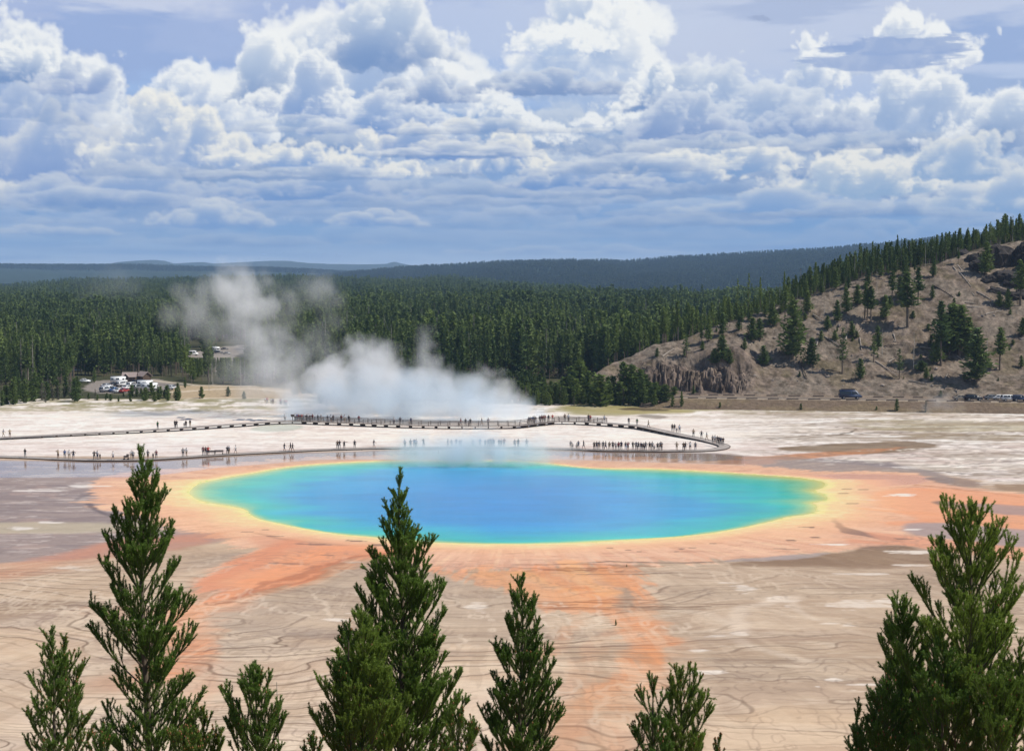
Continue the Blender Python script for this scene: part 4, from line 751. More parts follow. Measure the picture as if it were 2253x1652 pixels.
# trees standing on the open hillside: kind, foot u, v, height in photo pixels, what tells it apart
HILL = [('full', 1745, 790, 128, 'tall dense pine, the largest on the left part of the bare slope', 1.0), ('full', 1786, 806, 62, 'bushy dark pine with a wide skirt on the lower left of the bare slope', 1.3), ('full', 1734, 782, 30, 'small dark bush pine at the foot of the tallest left pine', 1.4),
 ('sparse', 1855, 823, 100, 'slender pine with a long bare lower trunk above the dark van', 1.0), ('full', 1895, 835, 46, 'small bushy pine just up the slope from the dark van', 1.2), ('full', 1875, 741, 33, 'short round dark pine beside a pale forked log', 1.3), ('full', 1838, 750, 24, 'very small dark pine between fallen logs mid slope', 1.4),
 ('full', 1807, 752, 24, 'very small pine left of the fallen grey logs', 1.3), ('full', 1821, 726, 32, 'small pointed pine on the left shoulder of the slope', 1.2), ('full', 1841, 709, 48, 'medium dark pine under the ridge trees', 1.0), ('tall', 1916, 709, 78, 'tall dense pine in the middle of the upper slope', 1.3),
 ('tall', 1902, 702, 80, 'tall narrow pine left of its dense neighbour on the upper slope', 1.0), ('tall', 1908, 706, 70, 'pine squeezed between two tall neighbours on the upper slope', 1.0), ('sparse', 1924, 797, 58, 'thin open pine beside the dark leaning snag', 1.2), ('full', 1933, 768, 50, 'dark medium pine uphill of the leaning snag', 1.0), ('full', 1946, 702, 52, 'medium pine with a dark skirt right of the tall upper trio', 1.1),
 ('full', 1957, 680, 28, 'small dark pine beside a stump on the upper slope', 1.3), ('tall', 1997, 720, 118, 'very tall full pine casting a wide shadow on the upper slope', 1.5), ('tall', 2019, 672, 82, 'tall pine close under the right crest', 1.2), ('full', 2050, 658, 30, 'small lone pine right of the crest group', 1.0), ('sparse', 1981, 834, 66, 'crooked open pine by a long fallen log above the road', 1.1),
 ('full', 2041, 834, 26, 'tiny pine above the road right of the crooked pine', 1.2), ('full', 2052, 839, 17, 'tiniest round pine above the road', 1.3), ('young', 2030, 816, 22, 'low spreading bush pine above the road', 2.0), ('tall', 2072, 805, 140, 'tall pale-trunked pine at the left of the big right-hand clump', 1.1), ('full', 2090, 782, 106, 'tall dark pine inside the big right-hand clump', 1.2),
 ('tall', 2112, 785, 110, 'broad tall pine at the centre of the big right-hand clump', 1.6), ('full', 2100, 770, 100, 'dark pine at the back of the big right-hand clump', 1.3), ('full', 2130, 784, 84, 'shorter pine at the right of the big right-hand clump', 1.1), ('full', 2152, 841, 118, 'broad pine with a shadow below it, nearest the road on the right', 1.2), ('tall', 2202, 814, 92, 'lone upright pine right of all others on the lower slope', 1.3),
 ('full', 2063, 800, 54, 'low dark pine hiding the foot of the pale-trunked pine', 1.3), ('full', 2049, 763, 26, 'low dark bush left of the big right-hand clump', 1.5), ('full', 2165, 606, 72, 'tall dark pine standing in front of the rock outcrop', 1.0), ('tall', 2244, 672, 98, 'tall dark pine at the right edge below the outcrop', 1.3), ('full', 2217, 680, 44, 'dark pine under the overhanging outcrop', 1.1), ('full', 2198, 676, 34, 'low dark pine in the shade of the outcrop', 1.3),
 ('full', 2250, 808, 26, 'small pine cut by the right edge on the lower slope', 1.2), ('full', 2250, 740, 40, 'pine at the far right of the middle slope', 1.2), ('young', 2073, 873, 14, 'small pale bush above the road left of the parked cars', 1.0),
 ('full', 1446, 785, 20, 'small pine on the brow above the left end of the cliff', 1.3), ('sparse', 1511, 787, 50, 'twisted open pine on the brow above the cliff', 1.3), ('full', 1546, 770, 20, 'small round pine right of the twisted pine', 1.3), ('full', 1589, 797, 58, 'bushy pine on top of the cliff', 1.4), ('full', 1574, 801, 34, 'low spreading pine on the cliff top', 1.7),
 ('full', 1606, 802, 32, 'low pine at the right end of the cliff-top bushes', 1.5), ('full', 1639, 770, 27, 'small pine standing alone in the slope right of the cliff top', 1.1), ('full', 1655, 752, 52, 'round full pine in front of the ridge trees', 1.4), ('full', 1670, 748, 46, 'dark full pine right of the round one by the ridge', 1.3), ('full', 1682, 805, 44, 'dark bushy pine in the gully right of the cliff', 1.4),
 ('young', 1484, 868, 18, 'round grey-green bush at the foot of the cliff', 2.0), ('full', 1527, 867, 20, 'small pine at the foot of the cliff', 1.1), ('full', 1620, 705, 40, 'medium pine at the ridge edge over the cliff', 1.2), ('full', 1700, 718, 54, 'full pine below the ridge on the left', 1.3), ('tall', 1727, 705, 62, 'tall pine just under the left ridge', 1.2),
 ('full', 1775, 690, 48, 'dark pine at the edge of the ridge trees', 1.2), ('full', 1862, 690, 56, 'slim pine above the very small ones mid slope', 1.0), ('tall', 1962, 664, 70, 'pine with a bare trunk on the ridge shoulder', 1.1), ('full', 1980, 655, 46, 'dense low pine on the ridge shoulder', 1.3), ('full', 1886, 672, 44, 'low pine at the foot of the tall ridge group', 1.3), ('young', 2125, 835, 14, 'small bush near a pale stick above the road', 1.4)]
for k_, u_, v_, h_, l_, w_ in HILL: tree_px(k_, u_, v_, h_, l_, group='pines on the bare hillside', wide=w_*1.5)
# on the roadside bank and along the basin's far margin
for k_, u_, v_, h_, l_, w_ in (('young', 1586, 897, 13, 'tiny conical pine on the bank left of the first road bumpers', 1.2), ('young', 1765, 901, 14, 'very small pine on the bank below the dark van', 1.2), ('young', 1932, 902, 9, 'lowest little bush on the roadside bank', 1.5), ('young', 1977, 904, 27, 'green conical pine on the bank, the fuller of a pair', 1.0), ('grey', 2041, 906, 25, 'brownish conical pine on the bank in thin steam', 1.6),
    ('young', 1501, 895, 34, 'narrow tall young pine at the right end of the thicket', 0.6), ('young', 1481, 895, 27, 'short young pine at the right end of the thicket', 0.9)):
    tree_px(k_, u_, v_, h_, l_, group='small pines by the road bank', wide=w_, flat=True)
for k in range(44):       # thicket at the foot of the cliff
    u_ = 1172+k*6.7+_rt.uniform(-6, 6); v_ = _rt.uniform(880, 896) if k % 3 else _rt.uniform(866, 884)
    tree_px('full' if k % 4 == 1 else 'young', u_, v_, _rt.uniform(30, 58)*(1.25 if 1240 < u_ < 1420 else 0.85), 'leafy young pine in the dark thicket between the steam and the cliff', group='young pines in the thicket below the cliff', wide=_rt.uniform(1.2, 1.8), flat=True)
for k in range(26):       # front left
    u_ = 2+k*6.6+_rt.uniform(-4, 4); v_ = _rt.uniform(876, 893)-(u_/165)*4
    kd = 'grey' if 75 < u_ < 165 and k % 3 else 'young'
    tree_px(kd, u_, v_, _rt.uniform(26, 44) if kd == 'grey' else _rt.uniform(34, 62), 'bleached grey dying pine at the left edge of the white flats' if kd == 'grey' else 'green young pine at the left edge of the white flats', group='bleached pines by the flats' if kd == 'grey' else 'green young pines by the left flats', wide=_rt.uniform(0.8, 1.15), flat=True)
for k in range(30):       # in front of the car park
    u_ = _rt.uniform(165, 392); v_ = _rt.uniform(870, 886); gy = u_ < 250 and k % 2
    tree_px('grey' if gy else 'young', u_, v_, _rt.uniform(8, 17) if u_ < 285 else _rt.uniform(18, 32), 'low grey twiggy pine below the car park' if gy else 'low round green pine hiding the near side of the car park', group='low grey pines below the car park' if gy else 'low green pines below the car park', wide=_rt.uniform(1.0, 1.5), flat=True)
for k_, u_, v_, h_, l_, w_ in (('young', 441, 876, 26, 'round-topped young pine alone in the tan clearing', 1.3), ('young', 499, 872, 22, 'young pine by a dark snag in the tan clearing', 1.3), ('full', 405, 854, 26, 'small pine at the right end of the car park', 1.0), ('full', 393, 876, 22, 'small pine at the corner of the near footpath', 1.0), ('young', 535, 878, 18, 'small pine near the steam in the tan clearing', 1.3), ('full', 205, 842, 34, 'pine left of the white motorhome', 1.0)):
    tree_px(k_, u_, v_, h_, l_, wide=w_, flat=True)
# forest: candidates over the whole wooded plain
rngF = np.random.default_rng(77)
def front(u): return np.interp(u, [-900, 0, 100, 160, 380, 400, 480, 560, 700, 900, 1100, 1250, 1330], [440, 445, 452, 470, 486, 462, 468, 455, 440, 430, 480, 492, 470])
def sample(n, Ya, Yb, ua, ub, pw=1.0):
    q = rngF.random(n); Y = (Ya**(1+pw)+q*(Yb**(1+pw)-Ya**(1+pw)))**(1/(1+pw)); return rngF.uniform(ua, ub, n), Y
segs = [(13000, 430, 760, -760, 2560, 1.0), (24000, 760, 1400, -850, 2250, 1.0), (30000, 1400, 3350, -850, 1900, 0.3)]
FU, FY = [np.concatenate(q) for q in zip(*[sample(*s_) for s_ in segs])]
Ycr, zcr = hill_crest(FU)
ok = FY > np.where(FU > 1330, Ycr+3, front(FU))
ok &= ~((FU > 1280) & (FY > 1750) & (FY < 3400)); ok &= ~((FU > 1850) & (FY > 900))
Vb = uv_of(fx(FU, FY), FY, 0*FY)[1]
for P_ in (CORNER, KNOB, GLADE): ok &= ~zone(P_, FU, Vb)
ok &= ~((FU > 160) & (FU < 400) & (Vb > 828)); ok &= ~((FU > 395) & (FU < 700) & (Vb > 848))
FU, FY = FU[ok], FY[ok]
zz1 = z_floor(FU, FY); zz2 = np.where(FU > 1180, z_hill(FU, FY, False), -9)
FZ = np.where(FY < 560, np.maximum(zz1, np.where(FU > 1200, zz2, -9)), np.where(FU > 1450, np.maximum(zz1, np.where(FY < 880, zz2, -9)), np.maximum(zz1, np.where(FY < 700, zz2, -9))))
hillz = sstep(1450, 1650, FU)*(FY < 900)
FH = rngF.uniform(10.5, 20, len(FU))*(1-0.48*hillz)*np.where(FY < 470, 0.7, 1)*np.interp(FU, [0, 300, 1100], [0.85, 0.85, 1.0])*(0.62+0.75*fbm(FU/50, FY/50, 3, 7))
_cap = H-(786-600)/FPX*FY; _win = ((FU > 408) & (FU < 446) | (FU > 462) & (FU < 545)) & (FY < 760)
FH = np.where(_win, np.minimum(FH, _cap), FH); _kp = FH > 2.2; FU, FY, FZ, FH, hillz = FU[_kp], FY[_kp], FZ[_kp], FH[_kp], hillz[_kp]
near_f = np.argsort(FY+hillz*0+np.where((FU < 0) | (FU > 2253), 9e5, 0)+np.where((FU > 640) & (FU < 1080), 60, 0)); ind = near_f[:22]
mask = np.ones(len(FU), bool); mask[ind] = False
for i in ind:
    u_, Y_ = FU[i], FY[i]
    if u_ > 1330: l_, g_ = 'pine in the first row of woods along the crest of the bare hill', 'first row of pines on the hill crest'
    elif u_ > 1080: l_, g_ = 'tall bare-trunked pine at the forest edge right of the steam', 'tall pines at the forest edge right of the steam'
    elif u_ > 400: l_, g_ = 'pine at the forest edge seen through the steam', 'pines at the forest edge behind the steam'
    else: l_, g_ = 'dark pine at the forest edge behind the car park', 'pines at the forest edge behind the car park'
    tree('tall', float(fx(u_, Y_)), float(Y_), float(FZ[i])-0.2, float(FH[i]), l_, group=g_)
for k in range(38):
    u_ = 1545+k*15.5+_rt.uniform(-6, 6); Yc_, zc_ = hill_crest(u_); vc_ = 600+(H-float(zc_))/float(Yc_)*FPX; v_ = vc_+_rt.uniform(3, 30)
    if 2010 < u_ < 2200 and k % 3: continue
    tree_px('full' if k % 2 else 'tall', u_, v_, _rt.uniform(26, 52), 'mid-sized pine standing just below the crest of the hill', group='pines just below the hill crest', wide=_rt.uniform(1.2, 1.6))
for k in range(30):
    u_ = _rt.uniform(1500, 2253); v_ = _rt.uniform(700-(u_-1500)*0.12, 862); Yc_, zc_ = hill_crest(u_); v_ = max(v_, 600+(H-float(zc_))/float(Yc_)*FPX+14)
    if 1400 < u_ < 1660 and v_ > 790: continue
    tree_px('young' if k % 3 else 'full', u_, v_, _rt.uniform(7, 17), 'little scrubby pine on the open slope of the hill', group='scrubby little pines on the open hillside', wide=_rt.uniform(1.3, 2.2))
for u_, v_, h_, l_ in ((1355, 1376, 15, 'tiny dark stunted pine standing alone in the middle of the near flats'), (1379, 1247, 7, 'tiny dark bush alone on the orange mats below the spring')):
    tree_px('full', u_, v_, h_, l_, wide=1.2) if False else None
    _x, _y = ground(u_, v_); tree('full', float(_x), float(_y), -0.03, h_/FPX*float(_y), l_, wide=1.1)
# the tall open group breaking the skyline on the crest
for k, (u_, tp) in enumerate([(1888, 536), (1893, 545), (1903, 552), (1917, 531), (1921, 542), (1937, 548), (1946, 534), (1953, 530), (1958, 552), (1972, 518), (1969, 528), (1980, 526), (1984, 540), (2001, 530), (1963, 545), (1930, 560), (1900, 570), (1868, 585), (1724, 598), (1622, 614), (1646, 603), (1672, 610)]):
    Yc_, zc_ = hill_crest(u_); Yc_ = float(Yc_)+2+3*_rt.random(); zc_ = float(zc_); tv_ = uv_of(fx(u_, Yc_), Yc_, zc_)[1]; h = (float(tv_)-tp)/FPX*Yc_*1.02
    tree('sparse' if k % 3 else 'tall', float(fx(u_, Yc_)), Yc_, zc_-0.3, h, 'tall thin open pine rising above the ridge against the blue plateau', group='tall thin pines on the skyline', wide=0.62)
PROTO['dead'] = []
for k in range(2):
    (v, f), (tv, tf) = pine_np(seed=900+k, h=16, cb=0.3, rad=1.1, lv=18, nb=4, tri=0.3, per=3, gap=0.3); PROTO['dead'].append((mesh_np('dead_crown', v, f, M_pine2), mesh_np('dead_trunk', tv, tf, M_grey, True)))
# everything further back: one mass of instanced trees
def scatter(name, X_, Y_, Z_, Hh, protos, label):
    me = bpy.data.meshes.new(name); me.vertices.add(len(X_)); me.vertices.foreach_set('co', np.stack([X_, Y_, Z_], -1).astype(np.float32).ravel())
    set_f(me, 'size', Hh); o = link(name, me, kind='stuff'); o['label'] = label
    col = bpy.data.collections.new(name+'_kinds')
    for k, (c, t, hh) in enumerate(protos):
        vs = [np.empty(len(m_.vertices)*3, np.float32) for m_ in (c, t)]; fs = []
        for m_, v_ in zip((c, t), vs): m_.vertices.foreach_get('co', v_)
        nv = 0; F_ = []
        for m_, v_ in zip((c, t), vs):
            q = np.empty(len(m_.loops), np.int32); m_.loops.foreach_get('vertex_index', q); F_.append((q+nv, len(m_.polygons))); nv += len(m_.vertices)
        fa = F_[0][0].reshape(F_[0][1], -1); fb = F_[1][0].reshape(F_[1][1], -1)
        mm = mesh_np('pine', np.concatenate(vs).reshape(-1, 3)/hh, [fa, fb], list(c.materials)+list(t.materials), False, [0]*len(fa)+[1]*len(fb))
        ob = bpy.data.objects.new('pine_kind', mm); col.objects.link(ob)
    ng = bpy.data.node_groups.new(name, 'GeometryNodeTree'); ng.interface.new_socket('Geometry', in_out='INPUT', socket_type='NodeSocketGeometry'); ng.interface.new_socket('Geometry', in_out='OUTPUT', socket_type='NodeSocketGeometry')
    N = ng.nodes; gi = N.new('NodeGroupInput'); go = N.new('NodeGroupOutput'); ip = N.new('GeometryNodeInstanceOnPoints'); ci = N.new('GeometryNodeCollectionInfo'); mp = N.new('GeometryNodeMeshToPoints')
    ci.inputs['Collection'].default_value = col; ci.inputs['Separate Children'].default_value = True; ci.inputs['Reset Children'].default_value = True
    rr = N.new('FunctionNodeRandomValue'); rr.data_type = 'FLOAT_VECTOR'; rr.inputs[0].default_value = (-0.02, -0.02, 0); rr.inputs[1].default_value = (0.02, 0.02, 6.28)
    na = N.new('GeometryNodeInputNamedAttribute'); na.data_type = 'FLOAT'; na.inputs['Name'].default_value = 'size'
    L = ng.links.new; L(gi.outputs[0], mp.inputs[0]); L(mp.outputs[0], ip.inputs['Points']); L(ci.outputs[0], ip.inputs['Instance']); ip.inputs['Pick Instance'].default_value = True
    L(rr.outputs[0], ip.inputs['Rotation']); L(na.outputs['Attribute'], ip.inputs['Scale']); L(ip.outputs[0], go.inputs[0])
    md = o.modifiers.new('forest', 'NODES'); md.node_group = ng
    return o
nearm = mask & (FY < 900); farm = mask & (FY >= 900)
scatter('forest', fx(FU, FY)[nearm], FY[nearm], FZ[nearm]-0.2, FH[nearm], [(c, t, 16) for c, t in PROTO['tall']]+[(c, t, 12) for c, t in PROTO['full'][:2]]+[(c, t, 14) for c, t in PROTO['sparse'][:2]]+[(c, t, 16) for c, t in PROTO['dead'][:1]], 'dense green lodgepole forest behind the hot spring')
proto('far', 5, M_pine, h=16, cb=0.30, rad=2.0, lv=14, nb=5, tri=1.25, per=2)
scatter('distant_forest', fx(FU, FY)[farm], FY[farm], FZ[farm]-0.2, FH[farm]*1.08, [(c, t, 16) for c, t in PROTO['far']], 'far part of the dense green forest on the plain')
proto('speck', 4, M_far, h=16, cb=0.1, rad=3.0, lv=7, nb=4, tri=3.0, per=1)
def ridge_trees(name, zf, ua, ub, Ya, Yb, n, lab, w=1.0):
    u = rngF.uniform(ua, ub, n); Y = Ya+(Yb-Ya)*rngF.random(n)**0.8; z = zf(u, Y)
    scatter(name, fx(u, Y), Y, z-1, rngF.uniform(11, 19, n)*w, [(c, t, 16) for c, t in PROTO['speck']], lab)
ridge_trees('plateau_forest', z_ridge, 570, 2500, 3300, 5640, 34000, 'dark forest covering the long blue-green plateau')
ridge_trees('blue_forest', z_blue, -300, 1190, 6700, 7640, 8000, 'bluish far woods along the low horizon', 1.3)

_n = 900; _u = rngF.uniform(640, 1200, _n); _y = rngF.uniform(399, 470, _n); _k = (_u > 700) | (_y > 430); _u, _y = _u[_k], _y[_k]
_u2 = rngF.uniform(1150, 1455, 150); _u = np.concatenate([_u, _u2]); _y = np.concatenate([_y, rngF.uniform(394, 408, 150)])
scatter('undergrowth', fx(_u, _y), _y, 0*_y-0.1, rngF.uniform(2.0, 5.5, len(_u)), [(c, t, 5) for c, t in PROTO['young']]+[(c, t, 5) for c, t in PROTO['grey'][:1]], 'low young pines and brush between the steam and the forest')
# ---------------------------------------------------------------- steam
def steam(name, puffs, Yc, depth, voxel, label, dens, col=(1.0, 1.0, 1.0), nscale=0.16, namp=0.85, aniso=0.0):
    """Volume of steam: puffs (u, v, radius in photo pixels, thickness 0..1[, distance]) blended with noise into one density grid."""
    P, Rr, Dn = [], [], []
    rg = random.Random(len(puffs))
    for p in puffs:
        Y = p[4] if len(p) > 4 else Yc+rg.uniform(-0.3, 0.3)*depth
        q = at(p[0], p[1], Y); P.append((q.x, q.y, max(q.z, 0.3))); Rr.append(p[2]/FPX*Y); Dn.append(p[3])
    P = np.array(P); Rr = np.array(Rr); m = Rr.max()*0.9
    lo = (P-Rr[:, None]*1.5).min(0); hi = (P+Rr[:, None]*1.5).max(0); lo[2] = max(lo[2], 0.05)
    me = bpy.data.meshes.new(name); me.vertices.add(len(P)); me.vertices.foreach_set('co', P.astype(np.float32).ravel()); set_f(me, 'rad', Rr); set_f(me, 'thick', Dn)
    o = link(name, me, kind='stuff'); o['label'] = label
    mt = bpy.data.materials.new(name); mt.use_nodes = True; n = mt.node_tree; n.nodes.clear(); out = n.nodes.new('ShaderNodeOutputMaterial'); pv = n.nodes.new('ShaderNodeVolumePrincipled')
    pv.inputs['Color'].default_value = col+(1,); pv.inputs['Density'].default_value = dens; pv.inputs['Anisotropy'].default_value = aniso; n.links.new(pv.outputs[0], out.inputs['Volume'])
    ng = bpy.data.node_groups.new(name, 'GeometryNodeTree'); ng.interface.new_socket('Geometry', in_out='INPUT', socket_type='NodeSocketGeometry'); ng.interface.new_socket('Geometry', in_out='OUTPUT', socket_type='NodeSocketGeometry')
    N = ng.nodes; L = ng.links.new; gi = N.new('NodeGroupInput'); go = N.new('NodeGroupOutput')
    vc = N.new('GeometryNodeVolumeCube'); sm = N.new('GeometryNodeSetMaterial'); sm.inputs['Material'].default_value = mt
    for i, k in enumerate(('Resolution X', 'Resolution Y', 'Resolution Z')): vc.inputs[k].default_value = max(4, int((hi[i]-lo[i])/voxel))
    vc.inputs['Min'].default_value = tuple(lo); vc.inputs['Max'].default_value = tuple(hi)
    def math_(op, a, b=None, clamp=False):
        q = N.new('ShaderNodeMath'); q.operation = op; q.use_clamp = clamp
        for k, x in ((0, a), (1, b)):
            if x is None: continue
            if isinstance(x, (int, float)): q.inputs[k].default_value = x
            else: L(x, q.inputs[k])
        return q.outputs[0]
    pos = N.new('GeometryNodeInputPosition')
    def noise(sc, det, add=0.0):
        q = N.new('ShaderNodeTexNoise'); q.inputs['Scale'].default_value = sc; q.inputs['Detail'].default_value = det; q.inputs['Roughness'].default_value = 0.66
        L(pos.outputs[0], q.inputs['Vector']); return q
    n1 = noise(nscale*0.9, 3); n2 = noise(nscale, 5); n3 = noise(nscale*0.35, 2)
    # bend the sampling point so that puffs billow
    vs = N.new('ShaderNodeVectorMath'); vs.operation = 'SUBTRACT'; L(n1.outputs['Color'], vs.inputs[0]); vs.inputs[1].default_value = (0.5, 0.5, 0.5)
    vm = N.new('ShaderNodeVectorMath'); vm.operation = 'SCALE'; L(vs.outputs[0], vm.inputs[0]); vm.inputs['Scale'].default_value = float(Rr.mean())*1.5
    va = N.new('ShaderNodeVectorMath'); va.operation = 'ADD'; L(pos.outputs[0], va.inputs[0]); L(vm.outputs[0], va.inputs[1])
    sn = N.new('GeometryNodeSampleNearest'); sn.domain = 'POINT'; L(gi.outputs[0], sn.inputs['Geometry']); L(va.outputs[0], sn.inputs['Sample Position'])
    def samp(attr, typ='FLOAT'):
        si = N.new('GeometryNodeSampleIndex'); si.data_type = typ; si.domain = 'POINT'; L(gi.outputs[0], si.inputs['Geometry']); L(sn.outputs[0], si.inputs['Index'])
        if attr == 'position': L(pos.outputs[0], si.inputs['Value'])
        else:
            na = N.new('GeometryNodeInputNamedAttribute'); na.data_type = 'FLOAT'; na.inputs['Name'].default_value = attr; L(na.outputs['Attribute'], si.inputs['Value'])
        return si.outputs[0]
    ds = N.new('ShaderNodeVectorMath'); ds.operation = 'DISTANCE'; L(va.outputs[0], ds.inputs[0]); L(samp('position', 'FLOAT_VECTOR'), ds.inputs[1])
    f = math_('SUBTRACT', 1.0, math_('DIVIDE', ds.outputs['Value'], math_('MULTIPLY', samp('rad'), 1.55)))
    f = math_('ADD', f, math_('MULTIPLY', math_('SUBTRACT', n2.outputs['Fac'], 0.53), namp*1.9))
    f = math_('MULTIPLY', f, 1.5, True)
    f = math_('MULTIPLY', f, math_('MULTIPLY', math_('SUBTRACT', n3.outputs['Fac'], 0.18), 2.2, True))
    f = math_('MULTIPLY', f, samp('thick'))
    L(f, vc.inputs['Density']); L(vc.outputs[0], sm.inputs[0]); L(sm.outputs[0], go.inputs[0])
    md = o.modifiers.new('steam', 'NODES'); md.node_group = ng
    return o
bank_ = [(u_, v_, r_, 1.0) for u_, v_, r_ in ((650, 905, 34), (700, 895, 40), (745, 885, 46), (790, 880, 50), (840, 880, 50), (890, 885, 50), (940, 885, 52), (985, 885, 50), (1030, 888, 48), (1075, 893, 42), (1115, 900, 36), (1150, 908, 28), (1185, 915, 18), (720, 915, 26), (800, 915, 28), (880, 915, 30), (960, 915, 30), (1040, 915, 28), (1110, 918, 22))]
rise_ = [(690, 850, 40, 0.8), (740, 835, 44, 0.9), (790, 820, 46, 1.0), (835, 812, 46, 1.0), (870, 840, 42, 0.9), (800, 780, 34, 0.7), (770, 765, 20, 0.5), (840, 785, 26, 0.7), (925, 845, 38, 0.85), (935, 805, 30, 0.6), (932, 770, 24, 0.5), (934, 738, 17, 0.4), (975, 840, 34, 0.8), (1020, 845, 28, 0.8), (1065, 840, 30, 0.85), (1072, 822, 16, 0.6), (1100, 868, 32, 0.8), (1135, 890, 26, 0.7)]
left_ = [(660, 870, 44, 0.7), (620, 850, 46, 0.6), (580, 825, 46, 0.6), (640, 800, 40, 0.5), (600, 770, 46, 0.65), (560, 740, 46, 0.65), (610, 720, 34, 0.5), (575, 690, 42, 0.7), (530, 680, 44, 0.75), (500, 650, 42, 0.85), (540, 640, 38, 0.9), (515, 612, 30, 0.85), (520, 592, 18, 0.7), (465, 655, 34, 0.55), (440, 680, 34, 0.4), (400, 650, 24, 0.25), (430, 720, 36, 0.3), (480, 730, 40, 0.35), (500, 780, 40, 0.3), (540, 850, 40, 0.35), (500, 820, 34, 0.22), (380, 700, 30, 0.15), (585, 620, 22, 0.35), (690, 650, 36, 0.2), (720, 635, 30, 0.25), (740, 660, 26, 0.15), (650, 680, 34, 0.25), (620, 650, 30, 0.2), (570, 880, 30, 0.4), (610, 895, 24, 0.5), (720, 700, 40, 0.15), (690, 760, 40, 0.2), (740, 790, 30, 0.3)]
steam('steam_bank', bank_, 352, 10, 0.5, 'bluish white bank of steam lying low behind the railed boardwalk', 0.22, col=(0.80, 0.91, 1.0), nscale=0.12, namp=0.5)  # blue light thrown back by the spring is put into the steam colour
steam('steam_plume', [(a, b, c, d*0.8) for a, b, c, d in bank_]+rise_+[(a, b, c, d*0.66) for a, b, c, d in left_], 366, 26, 0.48, 'white steam billowing up behind the railed boardwalk and drifting left over the forest', 0.24, nscale=0.13, namp=1.25)
_q = random.Random(4)
steam('steam_over_spring', [(u_+_q.uniform(-8, 8), 1010+_q.uniform(-12, 10)-16*math.exp(-((u_-1070)/80)**2), _q.uniform(26, 38), _q.uniform(0.6, 1.0)*math.exp(-((u_-1050)/170.0)**4), 272+_q.uniform(-4, 5)) for u_ in range(840, 1270, 12)], 272, 6, 0.4, 'thin bluish steam hanging over the far rim of the hot spring', 0.36, col=(0.9, 0.96, 1.0), nscale=0.22, namp=0.45)
steam('steam_wisp', [(u_, v_, r_, d_, 292) for u_, v_, r_, d_ in ((230, 1000, 16, 0.5), (280, 996, 20, 0.7), (330, 994, 20, 0.8), (390, 998, 18, 0.6), (440, 1002, 18, 0.6), (500, 1008, 18, 0.5), (560, 1014, 18, 0.5), (420, 1030, 20, 0.5), (480, 1045, 20, 0.5), (360, 1020, 18, 0.4))], 292, 6, 0.4, 'faint steam veil over the left end of the spring and its walkway', 0.17, nscale=0.2, namp=0.5)
steam('road_steam', [(u_, v_, r_, d_, 371) for u_, v_, r_, d_ in ((2040, 900, 14, 0.6), (2060, 885, 16, 0.8), (2075, 870, 14, 0.6), (2090, 895, 14, 0.7), (2110, 900, 14, 0.4), (2070, 855, 10, 0.3), (2010, 905, 12, 0.3))], 371, 4, 0.3, 'small wisp of steam rising beside the road on the right', 0.10, nscale=0.35)
steam('far_steam', [(u_, v_, r_, d_, 1000) for u_, v_, r_, d_ in ((190, 660, 26, 0.6), (210, 630, 30, 0.8), (250, 620, 34, 0.8), (290, 632, 30, 0.6), (180, 620, 20, 0.4), (320, 655, 24, 0.3), (160, 600, 16, 0.25))], 1000, 20, 1.6, 'very faint steam above the forest on the left', 0.010, nscale=0.05)
# ---------------------------------------------------------------- boardwalk
M_deck = mat('boardwalk_planks', (0.40, 0.35, 0.31), 0.8, 0.2, var=0.25, scale=1.5)
M_post = mat('dark_timber', (0.13, 0.105, 0.09), 0.85, 0.15, var=0.3, scale=2)
M_rail = mat('rail_timber', (0.20, 0.17, 0.15), 0.85, 0.15, var=0.25, scale=2)
class MB:
    def __init__(s): s.v = []; s.f = []; s.n = 0
    def add(s, v, f):
        s.v.append(np.asarray(v, float)); s.f.append(np.asarray(f, int)+s.n); s.n += len(v)
    def box(s, c, size, rz=0.0, taper=1.0, rx=0.0):
        x, y, z = [q/2 for q in size]
        v = np.array([(sx*x*(taper if sz > 0 else 1), sy*y*(taper if sz > 0 else 1), sz*z) for sz in (-1, 1) for sy in (-1, 1) for sx in (-1, 1)], float)
        ca, sa = math.cos(rz), math.sin(rz); v = np.stack([v[:, 0]*ca-v[:, 1]*sa, v[:, 0]*sa+v[:, 1]*ca, v[:, 2]], -1)+np.array(c)
        s.add(v, [(0, 2, 3, 1), (4, 5, 7, 6), (0, 1, 5, 4), (2, 6, 7, 3), (0, 4, 6, 2), (1, 3, 7, 5)])
    def bar(s, a, b, w_, h):
        a, b = np.asarray(a, float), np.asarray(b, float); d = b-a; L_ = np.linalg.norm(d[:2])+1e-9; n_ = np.array([-d[1], d[0], 0])/L_*w_/2; u_ = np.array([0, 0, h/2])
        v = [a-n_-u_, a+n_-u_, b-n_-u_, b+n_-u_, a-n_+u_, a+n_+u_, b-n_+u_, b+n_+u_]
        s.add(v, [(0, 1, 3, 2), (4, 6, 7, 5), (0, 4, 5, 1), (2, 3, 7, 6), (0, 2, 6, 4), (1, 5, 7, 3)])
    def build(s, name, m, parent=None, smooth=False, **kw):
        return link(name, mesh_np(name, np.concatenate(s.v), np.concatenate(s.f), m, smooth), parent, **kw)
def deck_z(u, v): return 0.26+0.5*(1-float(sstep(930, 980, v)))
